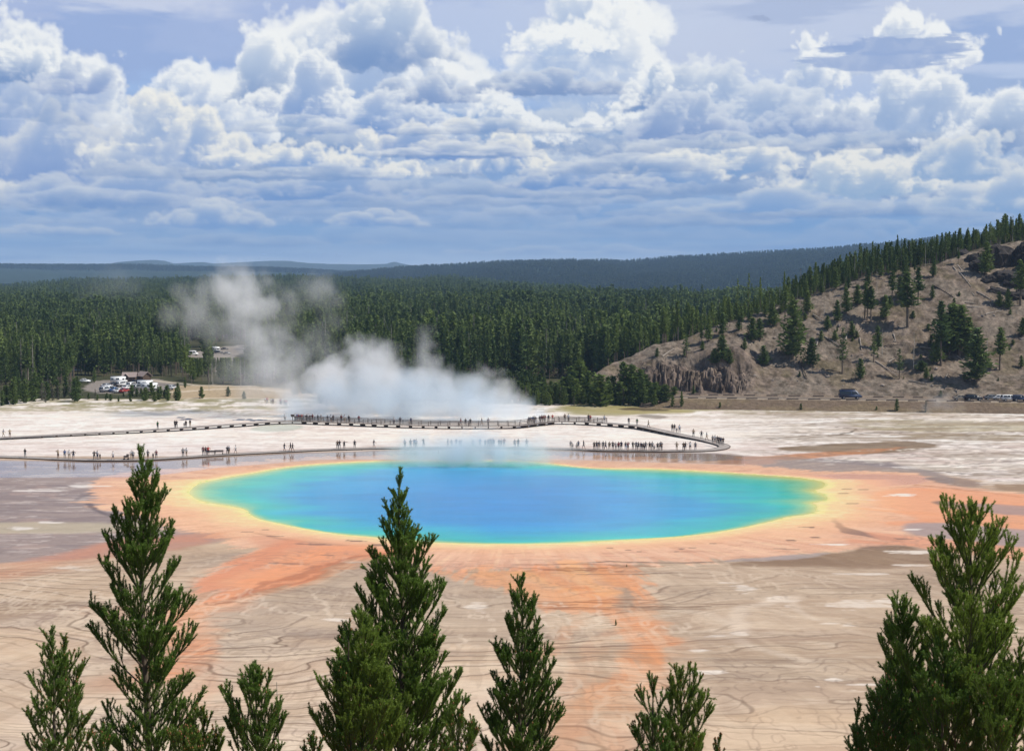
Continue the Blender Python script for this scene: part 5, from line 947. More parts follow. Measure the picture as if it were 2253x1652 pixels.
WALK = [(-60, 1002), (0, 1004), (60, 1006), (130, 1009), (200, 1011), (290, 1011), (340, 1009), (420, 1004), (500, 999), (600, 994), (700, 989), (830, 985), (1000, 984), (1126, 984), (1260, 987), (1330, 990), (1450, 991), (1530, 991), (1565, 989.5), (1588, 986), (1596, 982), (1590, 978), (1572, 973), (1545, 966), (1500, 957), (1440, 944), (1408, 937), (1380, 934), (1330, 930), (1270, 927), (1222, 926.5), (1180, 931), (1140, 936), (1080, 937), (1000, 937), (900, 935), (830, 932.5), (780, 930), (710, 928), (650, 925.5), (600, 927), (563, 930), (500, 934), (400, 941), (300, 947), (150, 955), (60, 960), (-60, 966)]
wp = []
for (u_, v_) in WALK:
    z = deck_z(u_, v_); x, y = ground(u_, v_, z); wp.append((float(x), float(y), z, u_, v_))
wp = np.array(wp)
_s = np.concatenate([[0], np.cumsum(np.linalg.norm(np.diff(wp[:, :2], axis=0), axis=1))])
_t = np.arange(0, _s[-1], 0.8); W3 = np.stack([np.interp(_t, _s, wp[:, k]) for k in range(5)], -1)
for _ in range(3): W3[1:-1] = (W3[:-2]+W3[1:-1]*2+W3[2:])/4
tg = np.gradient(W3[:, :2], axis=0); tg /= np.linalg.norm(tg, axis=1)[:, None]; nm_ = np.stack([-tg[:, 1], tg[:, 0]], -1)
bw = thing('boardwalk', (float(W3[len(W3)//2, 0]), float(W3[len(W3)//2, 1]), 0), 'long low timber boardwalk looping round the far side of the hot spring', 'boardwalk')
_o = np.array(bw.location)
def ribbon(a, b, zt, zb, name, m):
    """Solid strip between side offsets a and b, top zt and bottom zb relative to the deck."""
    n_ = len(W3); base = np.concatenate([W3[:, :2], W3[:, 2:3]], 1)-_o
    c = np.stack([base+np.concatenate([nm_*s_, np.full((n_, 1), z_)], 1) for s_, z_ in ((a, zt), (b, zt), (b, zb), (a, zb))], 1).reshape(-1, 3)
    i = np.arange(n_-1)[:, None]*4; F = np.concatenate([np.stack([i[:, 0]+k, i[:, 0]+(k+1) % 4, i[:, 0]+4+(k+1) % 4, i[:, 0]+4+k], -1) for k in range(4)])
    return link(name, mesh_np(name, c, F, m), bw)
ribbon(-1.15, 1.15, 0.0, -0.08, 'deck', M_deck); ribbon(-1.30, -1.152, 0.03, -0.10, 'edge_beam', M_post); ribbon(1.152, 1.30, 0.03, -0.10, 'edge_beam', M_post)
posts = []; k = 0
for i in range(0, len(W3), 4):
    c = W3[i]; b = MB(); a_ = math.atan2(tg[i, 1], tg[i, 0]); b.box((c[0]-_o[0], c[1]-_o[1], (c[2]-0.10)/2-0.05), (0.22, 2.3, c[2]-0.06), a_+0.0)
    posts.append((-c[1]*0+(0 if 0 < c[3] < 2253 else 1e3)+c[1], b))
posts.sort(key=lambda q: q[0])
for d_, b in posts[:96]: b.build('support', M_post, bw)
_rest = MB()
for d_, b in posts[96:]:
    for v, f in zip(b.v, b.f): _rest.add(v, f)
_rest.build('support', M_post, bw, kind='stuff')
rl = MB(); npst = 0
for sd_ in (-1.2, 1.2):
    seg = [i for i in range(len(W3)) if 640 < W3[i, 3] < 1335 and W3[i, 4] < 945]
    for j, (i, i2) in enumerate(zip(seg[:-1:3], seg[3::3])):
        a = np.array([*(W3[i, :2]+nm_[i]*sd_), W3[i, 2]])-_o; b2 = np.array([*(W3[i2, :2]+nm_[i2]*sd_), W3[i2, 2]])-_o
        for hz in (0.42, 0.74, 1.08): rl.bar(a+[0, 0, hz], b2+[0, 0, hz], 0.07, 0.12)
        if npst < 98: p = MB(); p.box(a+[0, 0, 0.55], (0.16, 0.16, 1.2)); p.build('rail_post', M_rail, bw); npst += 1
rl.build('handrail', M_rail, bw)
def on_walk(u, upper):
    """Point on the deck seen under photo column u, on the near or on the far leg of the loop."""
    m_ = (W3[:, 4] < 962) if upper else (W3[:, 4] > 962); i = np.where(m_)[0][np.argmin(np.abs(W3[m_, 3]-u))]; return i, W3[i]
def bench(u, label):
    i, p = on_walk(u, False); o = thing('bench', (p[0], p[1]+0.6, p[2]), label, 'bench', None, 0.0)
    b = MB(); b.box((0, 0, 0.45), (1.9, 0.4, 0.06)); b.build('seat', M_rail, o); b = MB(); b.box((0, 0.22, 0.72), (1.9, 0.06, 0.34)); b.build('backrest', M_rail, o)
    for sx in (-0.8, 0.8): b = MB(); b.box((sx, 0, 0.21), (0.1, 0.4, 0.42)); b.build('leg', M_post, o)
bench(467, 'timber bench on the near boardwalk beside the person in red'); bench(482, 'timber bench on the near boardwalk, second right of the person in red')
i_, p_ = on_walk(645, True); so_ = thing('information_sign', (p_[0]-0.2, p_[1]+1.9, p_[2]-0.3), 'dark notice board on a post at the left end of the boardwalk railing', 'sign')
b = MB(); b.box((0, 0, 0.6), (0.14, 0.14, 1.3)); b.build('post', M_post, so_); b = MB(); b.box((0, -0.1, 1.45), (0.9, 0.1, 0.6)); b.build('board', M_post, so_)
# ---------------------------------------------------------------- road furniture, vehicles, cabins
for side, Yr, zr in ((0, 391.6, 2.43), (1, 400.4, 2.55)):
    k = 0; u_ = 1490+side*40
    while u_ < 2330:
        L_ = _rt.uniform(2.6, 3.6); Yb_ = Yr-float(rsh(u_)); x = float(fx(u_, Yb_)); b = MB(); b.box((0, 0, 0.17), (L_, 0.26, 0.30), 0, 0.94)
        o = link('log_barrier', mesh_np('log_barrier', np.concatenate(b.v), np.concatenate(b.f), M_post)); o.location = (x, Yb_, max(zr, float(z_hill(u_, Yb_)))-0.02); o.rotation_euler[2] = _rt.uniform(-0.03, 0.03)
        o['label'] = ('near-side' if side == 0 else 'far-side')+' low dark timber barrier on the road under the hill'; o['category'] = 'road barrier'; o['group'] = 'timber barriers on the %s road edge' % ('near' if side == 0 else 'far')
        u_ += L_/Yr*FPX+_rt.uniform(12, 26); k += 1
M_glass = mat('car_glass', (0.02, 0.025, 0.03), 0.08, 0.6); M_tyre = mat('tyre_rubber', (0.02, 0.02, 0.02), 0.8, 0.2); M_rim = mat('wheel_metal', (0.4, 0.4, 0.42), 0.35, 0.5, 0.8); M_lamp = mat('lamp_lens', (0.7, 0.7, 0.68), 0.2, 0.5); M_tail = mat('tail_lens', (0.35, 0.02, 0.02), 0.3, 0.5)
PAINT = {k: mat('paint_'+k.replace(' ', '_'), c, 0.25, 0.5) for k, c in {'white': (0.78, 0.78, 0.76), 'silver': (0.5, 0.51, 0.52), 'grey': (0.2, 0.21, 0.22), 'black': (0.02, 0.02, 0.025), 'navy': (0.03, 0.045, 0.09), 'blue': (0.08, 0.16, 0.32), 'red': (0.35, 0.04, 0.03), 'tan': (0.42, 0.36, 0.28)}.items()}
def cyl(r, w_, k=16):
    a = np.arange(k)*2*np.pi/k; p = np.stack([np.cos(a)*r, np.sin(a)*0, np.sin(a)*r], -1); q = p.copy(); p[:, 1] = -w_/2; q[:, 1] = w_/2
    v = np.concatenate([p, q, [[0, -w_/2, 0], [0, w_/2, 0]]]); f = [(i, (i+1) % k, k+(i+1) % k, k+i) for i in range(k)]+[((i+1) % k, i, 2*k, 2*k) for i in range(k)]+[(k+i, k+(i+1) % k, 2*k+1, 2*k+1) for i in range(k)]
    return v, f
def loft(prof, w_, shrink):
    """Side outline prof [(x, z)] extruded to width w_, its upper points pulled in by shrink(z)."""
    p = np.array(prof, float); n_ = len(p); y = np.array([w_/2-shrink(z) for z in p[:, 1]])
    e = 0.06; v = np.concatenate([np.stack([p[:, 0], -y, p[:, 1]], -1), np.stack([p[:, 0], y, p[:, 1]], -1)])
    me = bpy.data.meshes.new('body'); bm = bmesh.new(); vs = [bm.verts.new(q) for q in v]
    bm.faces.new(vs[:n_][::-1]); bm.faces.new(vs[n_:]); [bm.faces.new((vs[i], vs[(i+1) % n_], vs[n_+(i+1) % n_], vs[n_+i])) for i in range(n_)]
    bmesh.ops.bevel(bm, geom=[q for q in bm.edges], offset=e, segments=2, affect='EDGES', clamp_overlap=True); bmesh.ops.recalc_face_normals(bm, faces=bm.faces); bm.to_mesh(me); bm.free()
    for q in me.polygons: q.use_smooth = True
    return me
CARK = {}
def car_kind(kind):
    if kind in CARK: return CARK[kind]
    if kind == 'car':   L_, w_, pr = 4.5, 1.8, [(-2.2, .35), (-2.25, .75), (-2.1, .95), (-1.5, 1.0), (-0.9, 1.42), (0.5, 1.45), (1.15, 1.0), (2.0, .88), (2.22, .7), (2.22, .35)]
    elif kind == 'suv': L_, w_, pr = 4.7, 1.9, [(-2.3, .4), (-2.35, 1.05), (-2.15, 1.65), (-1.6, 1.75), (0.4, 1.75), (1.1, 1.15), (2.15, 1.0), (2.32, .8), (2.32, .4)]
    elif kind == 'van': L_, w_, pr = 6.2, 2.05, [(-3.05, .45), (-3.1, 1.2), (-3.0, 2.4), (-2.8, 2.62), (1.2, 2.62), (1.9, 2.2), (2.45, 1.3), (3.0, 1.1), (3.1, .9), (3.1, .45)]
    else:               L_, w_, pr = 7.4, 2.4, [(-3.6, .55), (-3.65, 1.4), (-3.6, 3.05), (2.3, 3.1), (3.0, 2.9), (3.1, 2.3), (2.7, 1.75), (3.5, 1.35), (3.7, 1.0), (3.7, .55)]
    top = max(q[1] for q in pr); belt = {'car': .95, 'suv': 1.1, 'van': 1.35, 'motorhome': 1.5}[kind]
    sh = lambda z: 0.0 if z <= belt else (z-belt)/(top-belt)*0.18
    body = loft(pr, w_, sh); g = MB()
    if kind == 'car': quads = [[(-1.38, 1.03), (-0.88, 1.36), (-0.25, 1.38), (-0.25, 1.01)], [(-0.15, 1.01), (-0.15, 1.38), (0.45, 1.38), (1.0, 1.02)]]; ws, rw_ = [(0.55, 1.41), (1.17, 1.01)], [(-1.52, 1.02), (-0.95, 1.39)]
    elif kind == 'suv': quads = [[(-2.0, 1.18), (-1.9, 1.6), (-1.0, 1.64), (-1.0, 1.16)], [(-0.9, 1.16), (-0.9, 1.64), (-0.1, 1.64), (-0.1, 1.16)], [(0.0, 1.16), (0.0, 1.64), (0.35, 1.64), (0.9, 1.17)]]; ws, rw_ = [(0.47, 1.7), (1.1, 1.17)], [(-2.33, 1.15), (-2.2, 1.6)]
    elif kind == 'van': quads = [[(-2.8, 1.45), (-2.75, 2.2), (-1.4, 2.2), (-1.4, 1.45)], [(-1.3, 1.45), (-1.3, 2.2), (0.1, 2.2), (0.1, 1.45)], [(0.25, 1.45), (0.25, 2.15), (1.5, 2.15), (2.1, 1.45)]]; ws, rw_ = [(1.92, 2.15), (2.46, 1.33)], [(-3.07, 1.45), (-3.03, 2.2)]
    else: quads = [[(-3.2, 1.7), (-3.2, 2.3), (-2.3, 2.3), (-2.3, 1.7)], [(-1.2, 1.7), (-1.2, 2.35), (0.3, 2.35), (0.3, 1.7)], [(1.6, 1.6), (1.6, 2.2), (2.55, 2.2), (2.4, 1.6)]]; ws, rw_ = [(3.12, 2.25), (2.74, 1.8)], [(-3.67, 1.7), (-3.66, 2.4)]
    for qd in quads:
        for sg in (-1, 1):
            v = [(x, sg*(w_/2-sh(z)+0.006), z) for x, z in qd]; v += [(x, sg*(w_/2-sh(z)-0.03), z) for x, z in qd]; g.add(v, [(0, 1, 2, 3), (4, 7, 6, 5), (0, 4, 5, 1), (1, 5, 6, 2), (2, 6, 7, 3), (3, 7, 4, 0)])
    for (xa, za), (xb, zb) in (ws, rw_):
        dx_ = 0.02 if xa > 0 else -0.02; hw = w_/2-0.28; v = [(xa+dx_, -hw, za), (xa+dx_, hw, za), (xb+dx_, hw, zb), (xb+dx_, -hw, zb)]; v += [(x-2.5*dx_, y, z) for x, y, z in v]
        g.add(v, [(0, 1, 2, 3), (4, 7, 6, 5), (0, 4, 5, 1), (1, 5, 6, 2), (2, 6, 7, 3), (3, 7, 4, 0)])
    gl = mesh_np('windows', np.concatenate(g.v), np.concatenate(g.f), M_glass)
    r = {'car': .33, 'suv': .38, 'van': .37, 'motorhome': .42}[kind]; v, f = cyl(r, 0.24); v2, f2 = cyl(r*0.6, 0.25)
    ty = mesh_np('tyre', v, np.array(f), M_tyre, True); rm = mesh_np('rim', v2, np.array(f2), M_rim)
    lm = MB(); lm.box((0, 0, 0), (0.06, 0.34, 0.16)); lamp = mesh_np('headlight', np.concatenate(lm.v), np.concatenate(lm.f), M_lamp); tl = mesh_np('tail_light', np.concatenate(lm.v), np.concatenate(lm.f), M_tail)
    CARK[kind] = (L_, w_, body, gl, ty, rm, r, lamp, tl); return CARK[kind]
def vehicle(kind, colour, x, y, z, rz, label, name, cat, group=None, rack=False, scale=1.0):
    L_, w_, body, gl, ty, rm, r, lamp, tl = car_kind(kind); o = thing(name, (x, y, z), label, cat, group, rz, scale)
    bo = link('body', body, o)
    if not body.materials: body.materials.append(PAINT['white'])
    bo.material_slots[0].link = 'OBJECT'; bo.material_slots[0].material = PAINT[colour]
    link('windows', gl, o)
    for sx in (-0.31, 0.31):
        for sy in (-1, 1):
            t = link('wheel', ty, o); t.location = (sx*L_, sy*(w_/2-0.1), r); q = link('rim', rm, t); q.location = (0, sy*0.01, 0)
    for sy in (-1, 1):
        q = link('headlight', lamp, o); q.location = (L_/2-0.04, sy*(w_/2-0.35), 0.75 if kind in ('car', 'suv') else 0.95); q = link('tail_light', tl, o); q.location = (-L_/2+0.04, sy*(w_/2-0.35), 0.85)
    if rack:
        b = MB(); b.box((-0.6, 0, 2.74), (3.6, 1.5, 0.10)); b.box((-0.6, -0.78, 2.82), (3.7, 0.06, 0.16)); b.box((-0.6, 0.78, 2.82), (3.7, 0.06, 0.16)); b.build('roof_rack', M_post, o)
def on_road(kind, colour, u, label, name, cat, group=None, Y=395.5, rz=0.0, **kw): Y = Y-float(rsh(u)); vehicle(kind, colour, float(fx(u, Y)), Y, 2.42, rz, label, name, cat, group, **kw)
on_road('van', 'navy', 1873, 'large dark camper van with a roof rack driving along the hill road', 'camper_van', 'van', rack=True)
for k_, c_, u_, l_, n_, ct in (('suv', 'black', 2146, 'dark car parked apart, left of the row on the hill road', 'parked_car', 'car'), ('car', 'grey', 2186, 'dark low car half hidden behind the white ones on the hill road', 'parked_car', 'car'), ('car', 'white', 2204, 'white low car next to the taller white one on the hill road', 'parked_car', 'car'),
    ('suv', 'white', 2226, 'tall white car in the row parked on the hill road', 'parked_car', 'car'), ('suv', 'navy', 2249, 'dark car cut by the right edge on the hill road', 'parked_car', 'car'), ('car', 'tan', 2118, 'pale brown car blurred by steam on the hill road', 'parked_car', 'car')):
    on_road(k_, c_, u_, l_, n_, ct, 'cars parked along the hill road', Y=395.5 if k_ == 'suv' else 396.5+(u_ % 3), rz=_rt.uniform(-0.05, 0.05))
LOTC = [('motorhome', 'white', 262, 843, 0.15, 'white motorhome parked at the upper left of the car park', 'motorhome'), ('suv', 'white', 268, 850, 1.2, 'white car just below the upper left motorhome', 'parked_car'), ('car', 'white', 186, 842, 0.1, 'white car at the far left behind young pines', 'parked_car'),
 ('car', 'black', 300, 845, 1.3, 'black car left of the cabin entrance', 'parked_car'), ('suv', 'black', 312, 846, 1.3, 'black tall car second left of the cabin entrance', 'parked_car'), ('car', 'silver', 322, 849, 1.3, 'silver car in the middle of the upper parked row', 'parked_car'), ('suv', 'white', 290, 852, 1.35, 'white tall car in the middle of the car park', 'parked_car'),
 ('car', 'white', 279, 857, 1.35, 'white car at the left of the near parked row', 'parked_car'), ('car', 'silver', 234, 853, 1.3, 'silver car near the left end of the car park', 'parked_car'), ('suv', 'white', 243, 860, 1.3, 'tall white car at the left of the nearest row', 'parked_car'), ('car', 'blue', 252, 862, 1.3, 'blue car in the nearest parked row', 'parked_car'), ('car', 'white', 262, 864, 1.3, 'white car in the middle of the nearest parked row', 'parked_car'),
 ('car', 'red', 273, 864, 1.3, 'red car at the right end of the nearest parked row', 'parked_car'), ('suv', 'silver', 232, 862, 1.3, 'silver car at the near left corner of the car park', 'parked_car'), ('motorhome', 'white', 321, 852, 0.05, 'long white motorhome below the two cabins', 'motorhome'), ('motorhome', 'white', 331, 858, 0.05, 'second white motorhome nearer than the one below the cabins', 'motorhome'),
 ('car', 'white', 376, 857, 2.6, 'white car at the right end of the car park', 'parked_car'), ('suv', 'grey', 302, 857, 1.3, 'grey tall car in the near middle of the car park', 'parked_car'), ('car', 'black', 250, 851, 1.3, 'black car between the white cars on the left', 'parked_car'),
 ('car', 'white', 120, 832, 0.4, 'white car glimpsed in the forest glade on the left', 'parked_car'), ('car', 'silver', 164, 818, 0.4, 'silver car glimpsed higher in the forest on the left', 'parked_car')]
for k_, c_, u_, v_, rz_, l_, n_ in LOTC:
    x, y = ground(u_, v_); vehicle(k_, c_, float(x), float(y), 0.02, rz_, l_, n_, 'motorhome' if k_ == 'motorhome' else 'car', None if k_ == 'motorhome' else 'cars in the forest car park', scale=0.76 if k_ == 'motorhome' else 1.0)
for k_, c_, u_, v_, rz_, l_, n_, ct in (('van', 'white', 424, 782, 0.0, 'white van at the forest bend of the access road', 'white_van', 'van'), ('motorhome', 'white', 474, 775, 2.2, 'white motorhome on the bend of the access road', 'motorhome', 'motorhome'), ('suv', 'black', 481, 778, 0.2, 'black car following the motorhome on the bend', 'parked_car', 'car'), ('car', 'black', 494, 770, 0.2, 'far dark car on the bend of the access road', 'parked_car', 'car'), ('car', 'grey', 499, 780, 0.2, 'dark grey car nearest on the bend of the access road', 'parked_car', 'car')):
    x, y = ground(u_, v_); vehicle(k_, c_, float(x), float(y), 0.05, rz_, l_, n_, ct, scale=0.85)
M_wood = mat('cabin_boards', (0.12, 0.085, 0.06), 0.85, 0.15, var=0.3, scale=1.5); M_roof = mat('cabin_roof', (0.34, 0.27, 0.24), 0.8, 0.2, var=0.15, scale=2)
def cabin(u, v, w_, d, h, rz, label, porch):
    x, y = ground(u, v); o = thing('cabin', (float(x), float(y), 0), label, 'cabin', None, rz)
    b = MB(); b.box((0, 0, h/2), (w_, d, h)); gz = h+1.1; b.add([(-w_/2, -d/2, h), (-w_/2, d/2, h), (-w_/2, 0, gz), (w_/2, -d/2, h), (w_/2, d/2, h), (w_/2, 0, gz)], [(0, 1, 2, 2), (3, 5, 4, 4)]); b.build('wall', M_wood, o)
    b = MB(); e = 0.5
    for sg in (-1, 1):
        p = [(-w_/2-e, sg*(d/2+e), h-0.35), (w_/2+e, sg*(d/2+e), h-0.35), (w_/2+e, 0, gz+0.1), (-w_/2-e, 0, gz+0.1)]; b.add(p+[(q[0], q[1], q[2]+0.15) for q in p], [(0, 1, 2, 3), (4, 7, 6, 5), (0, 4, 5, 1), (1, 5, 6, 2), (2, 6, 7, 3), (3, 7, 4, 0)])
    b.build('roof', M_roof, o); b = MB(); b.box((w_*0.2, -d/2-0.02, 1.05), (0.95, 0.1, 2.1)); b.build('door', M_post, o)
    if porch:
        b = MB(); px_ = -w_*0.22; b.add([(px_-1.2, -d/2-1.6, h-0.2), (px_, -d/2-1.6, h+1.0), (px_, -d/2+1.0, h+1.0), (px_-1.2, -d/2+1.0, h-0.2), (px_+1.2, -d/2-1.6, h-0.2), (px_+1.2, -d/2+1.0, h-0.2)], [(0, 1, 2, 3), (1, 4, 5, 2)]); b.build('porch_roof', M_roof, o)
        for sx in (-1, 1): b = MB(); b.box((px_+sx, -d/2-1.4, (h-0.2)/2), (0.16, 0.16, h-0.2)); b.build('porch_post', M_post, o)
cabin(286, 841, 4.1, 3.4, 2.2, 0.1, 'wooden cabin with a pale gable roof and small porch behind the car park', True)
cabin(317, 840, 3.8, 3.2, 2.3, -0.75, 'plain wooden cabin turned sideways, right of the porch cabin', False)
# ---------------------------------------------------------------- logs, snags, rocks on the hill
M_log = mat('bleached_log', (0.36, 0.31, 0.26), 0.85, 0.1, var=0.3, scale=3); M_dlog = mat('dark_log_and_shadow', (0.10, 0.08, 0.065), 0.9, 0.1, var=0.3, scale=3)
def log(u1, v1, u2, v2, label, m, r=0.22, lift=0.0):
    Y1, z1 = on_hill(u1, v1); Y2, z2 = on_hill(u2, v2); a = np.array([fx(u1, Y1), Y1, z1+r*0.8]); b = np.array([fx(u2, Y2), Y2, z2+r*0.8+lift]); s_ = np.linspace(0, 1, 6)[:, None]
    P = a+(b-a)*s_; P[1:-1, 2] += 0.1; mid = P.mean(0); L_ = np.linalg.norm(b-a); parts = [tube_np(P-mid, np.linspace(r, r*0.45, 6), 7)]; rg = np.random.default_rng(int(u1+v1))
    for k in range(int(L_/1.6)):
        q = a+(b-a)*rg.uniform(0.3, 0.98)-mid; d = rg.normal(0, 1, 3)*0.5+np.array([0, -0.3, 0.6]); parts.append(tube_np(np.array([q, q+d*0.5, q+d*rg.uniform(0.7, 1.3)]), np.array([r*0.3, r*0.2, r*0.08]), 3))
    o = link('fallen_log', mesh_np('fallen_log', *join(parts), m, True)); o.location = tuple(mid); o['label'] = label; o['category'] = 'log'; o['group'] = 'fallen logs on the hillside'
def q4(zx, zy): return 1689.6+zx*0.3662, 467.5+zy*0.3662
for a_, b_, l_, m_ in (((1105, 330), (1235, 505), 'long grey trunk lying straight down the slope below the right crest', M_log), ((1140, 360), (1215, 450), 'thin trunk alongside the long grey one below the crest', M_log), ((1250, 480), (1365, 545), 'fallen trunk slanting below the rock outcrop', M_log), ((1195, 570), (1400, 588), 'long pale trunk lying level under the outcrop', M_log),
    ((1305, 615), (1400, 595), 'short pale trunk just below the level one', M_log), ((985, 440), (1110, 515), 'dark thin trunk near the lone crest pine', M_dlog), ((1180, 545), (1242, 552), 'short trunk left of the long level one', M_log), ((340, 750), (430, 808), 'grey trunk slanting behind the slender pine', M_log), ((530, 745), (562, 700), 'bright forked piece of trunk beside the short round pine', M_log),
    ((553, 758), (565, 828), 'bright thin trunk pointing down the middle slope', M_log), ((755, 735), (770, 785), 'bright trunk uphill of the leaning snag', M_log), ((700, 808), (815, 802), 'dark trunk lying level from the leaning snag', M_dlog), ((650, 900), (785, 990), 'long grey trunk slanting toward the crooked pine', M_log), ((855, 1015), (965, 1038), 'pale trunk low on the slope above the road', M_log),
    ((355, 950), (445, 966), 'dark strip laid as the cast shadow of the slender pine', M_dlog), ((190, 900), (242, 1003), 'dark trunk slanting right of the cliff', M_dlog), ((728, 905), (770, 882), 'short bright piece left of the crooked pine', M_log), ((1070, 1005), (1086, 975), 'short bright stick by the dark stump', M_log), ((293, 808), (305, 768), 'bright stick behind the wide-skirted pine', M_log),  # dark strip by the slender pine models its cast shadow, not a log
    ((468, 768), (482, 728), 'bright stick left of the short round pine', M_log), ((1140, 865), (1172, 892), 'short pale trunk under the big right-hand clump', M_log), ((915, 812), (995, 826), 'grey trunk left of the big right-hand clump', M_log), ((1130, 320), (1190, 395), 'short trunk at the very top of the bare slope', M_log), ((270, 620), (338, 660), 'grey trunk left of the pale stick on the left shoulder', M_log)):
    log(*q4(*a_), *q4(*b_), l_, m_)
log(1458, 787, 1483, 770, 'pale trunk lying on the brow above the cliff', M_log); log(1244, 791, 1281, 827, 'bleached trunk leaning down at the forest edge left of the cliff', M_log, 0.2, 0.3); log(1215, 838, 1250, 832, 'pale trunk on the low mound left of the thicket', M_log)
for u_, v_, h_, l_ in ((1942, 783, 60, 'dark forked dead snag leaning in the middle of the slope'), (2012, 812, 84, 'bare pale dead tree left of the big right-hand clump'), (2173, 797, 66, 'bare dead tree right of the broad lower pine'), (2089, 818, 14, 'short dark broken stump above the road'), (2099, 658, 30, 'bare thin dead tree below the long grey trunk'), (1850, 690, 40, 'bare twiggy dead tree under the left ridge'), (1870, 705, 36, 'bare grey dead tree beside the slim ridge pine'), (1813, 700, 34, 'dead grey tree on the left shoulder'), (1928, 640, 44, 'bare dead tree by the tall ridge group'), (2075, 560, 44, 'bare dead tree standing above the right crest')):
    Y_, z_ = on_hill(u_, v_); tree('snag', float(fx(u_, Y_)), Y_, z_-0.1, h_/FPX*Y_, l_, 'dead tree', name='dead_tree', group='dead trees on the hillside')
for u_, v_, h_, l_ in ((1250, 822, 78, 'pale bare trunk at the forest edge right of the steam'), (1302, 812, 92, 'bleached bare trunk left of the cliff at the forest edge'), (1372, 790, 70, 'bare grey trunk behind the brow of the cliff'), (1190, 826, 84, 'bare grey trunk near the right end of the steam'), (530, 850, 62, 'bare trunk in the thin steam by the access road'), (460, 860, 40, 'thin bare trunk in the tan clearing')):
    x, y = ground(u_, v_); y_ = float(y); tree('snag', float(x), y_, -0.1, h_/FPX*y_, l_, 'dead tree', name='dead_tree', group='dead trees at the forest edge')
M_rock = mat('basalt', (0.055, 0.048, 0.044), 0.9, 0.15, var=0.45, scale=0.6); M_rock2 = mat('pale_rock', (0.26, 0.22, 0.19), 0.9, 0.1, var=0.35, scale=1.5)
def rock_mesh(seed, blocky=0.6, sub=4):
    bm = bmesh.new(); bmesh.ops.create_icosphere(bm, subdivisions=sub, radius=1.0); rg = np.random.default_rng(seed)
    v = np.array([q.co[:] for q in bm.verts]); pl = rg.normal(0, 1, (14, 3)); pl /= np.linalg.norm(pl, axis=1)[:, None]; off = rg.uniform(0.55, 0.9, 14)
    for n_, o_ in zip(pl, off): d = v@n_-o_; v = v-np.where(d > 0, d, 0)[:, None]*n_[None]*blocky*1.65
    v = v*(1+0.16*(vnoise(v[:, 0]*3+seed, v[:, 2]*3+v[:, 1]*2, seed)-0.5)[:, None]+0.1*(vnoise(v[:, 0]*8, v[:, 2]*8+v[:, 1]*5, seed)-0.5)[:, None])
    cx_ = np.floor(v[:, 0]*3.1+seed*1.7+vnoise(v[:, 2]*2, v[:, 1]*2, seed)); cz_ = np.floor(v[:, 2]*1.7+0.6*_hash(cx_, cx_*0, seed)); cyy_ = np.floor(v[:, 1]*2.6)
    v = v*(1+(0.30 if sub > 2 else 0.1)*(_hash(cx_*7+cyy_, cz_, seed)-0.5)[:, None])
    for q, c in zip(bm.verts, v): q.co = c
    me = bpy.data.meshes.new('rock'); bm.to_mesh(me); bm.free(); return me
RM = [rock_mesh(k+3) for k in range(6)]
for me_ in RM: me_.materials.append(M_rock)
RM2 = [rock_mesh(k+33, sub=2) for k in range(4)]
for me_ in RM2: me_.materials.append(M_rock2)
outc = [(2140, 575, 2.6, 1.6, 2.2, 'leftmost dark block of the rock outcrop'), (2160, 592, 3.6, 2.5, 3.2, 'dark block of the outcrop behind the standing pine'), (2188, 585, 4.2, 3, 4.6, 'tall dark face in the middle of the outcrop'), (2215, 575, 4.6, 3, 5.0, 'highest dark face of the rock outcrop'), (2245, 580, 5.0, 3, 5.4, 'dark rock face at the right edge of the view'), (2205, 615, 3.4, 2.6, 2.6, 'lower dark block under the highest rock face'), (2235, 625, 4.2, 3, 3.4, 'lower dark block at the right under the rock face'), (2180, 618, 2.4, 2.0, 1.8, 'small dark block under the middle rock face'), (2290, 590, 6, 4, 6, 'rock face continuing beyond the right edge'),
        (2196, 645, 2.6, 2, 1.4, 'low rock sticking out of the slope under the outcrop'), (2240, 655, 3.4, 2, 1.6, 'low broad rock at the right edge under the outcrop'), (2117, 560, 1.8, 1.4, 1.2, 'small rock at the crest left of the outcrop')]
for k, (u_, v_, sx, sy, sz, l_) in enumerate(outc):
    Y_, z_ = on_hill(u_, v_); o = link('rock', RM[k % 6]); o.location = (float(fx(u_, Y_)), Y_+0.8, z_+sz*0.1); o.scale = (sx*1.5, sy*1.3, sz*1.35); o.rotation_euler = (0.1*k, 0, k*1.3 % 0.9-0.4); o['label'] = l_; o['category'] = 'rock'; o['group'] = 'dark rocks of the outcrop'
for k in range(44):
    u_ = _rt.uniform(1660, 2253); v_ = _rt.uniform(690, 860); v_ = max(v_, 700-(u_-1750)*0.2 if u_ > 1750 else 745); Y_, z_ = on_hill(u_, v_); s_ = _rt.uniform(0.25, 0.75)
    o = link('boulder', RM2[k % 4]); o.location = (float(fx(u_, Y_)), Y_, z_+s_*0.1); o.scale = (s_*1.3, s_, s_*0.8); o.rotation_euler = (0, 0, _rt.uniform(0, 6)); o['label'] = 'loose boulder lying on the open scree of the hill'; o['category'] = 'boulder'; o['group'] = 'loose boulders on the scree'
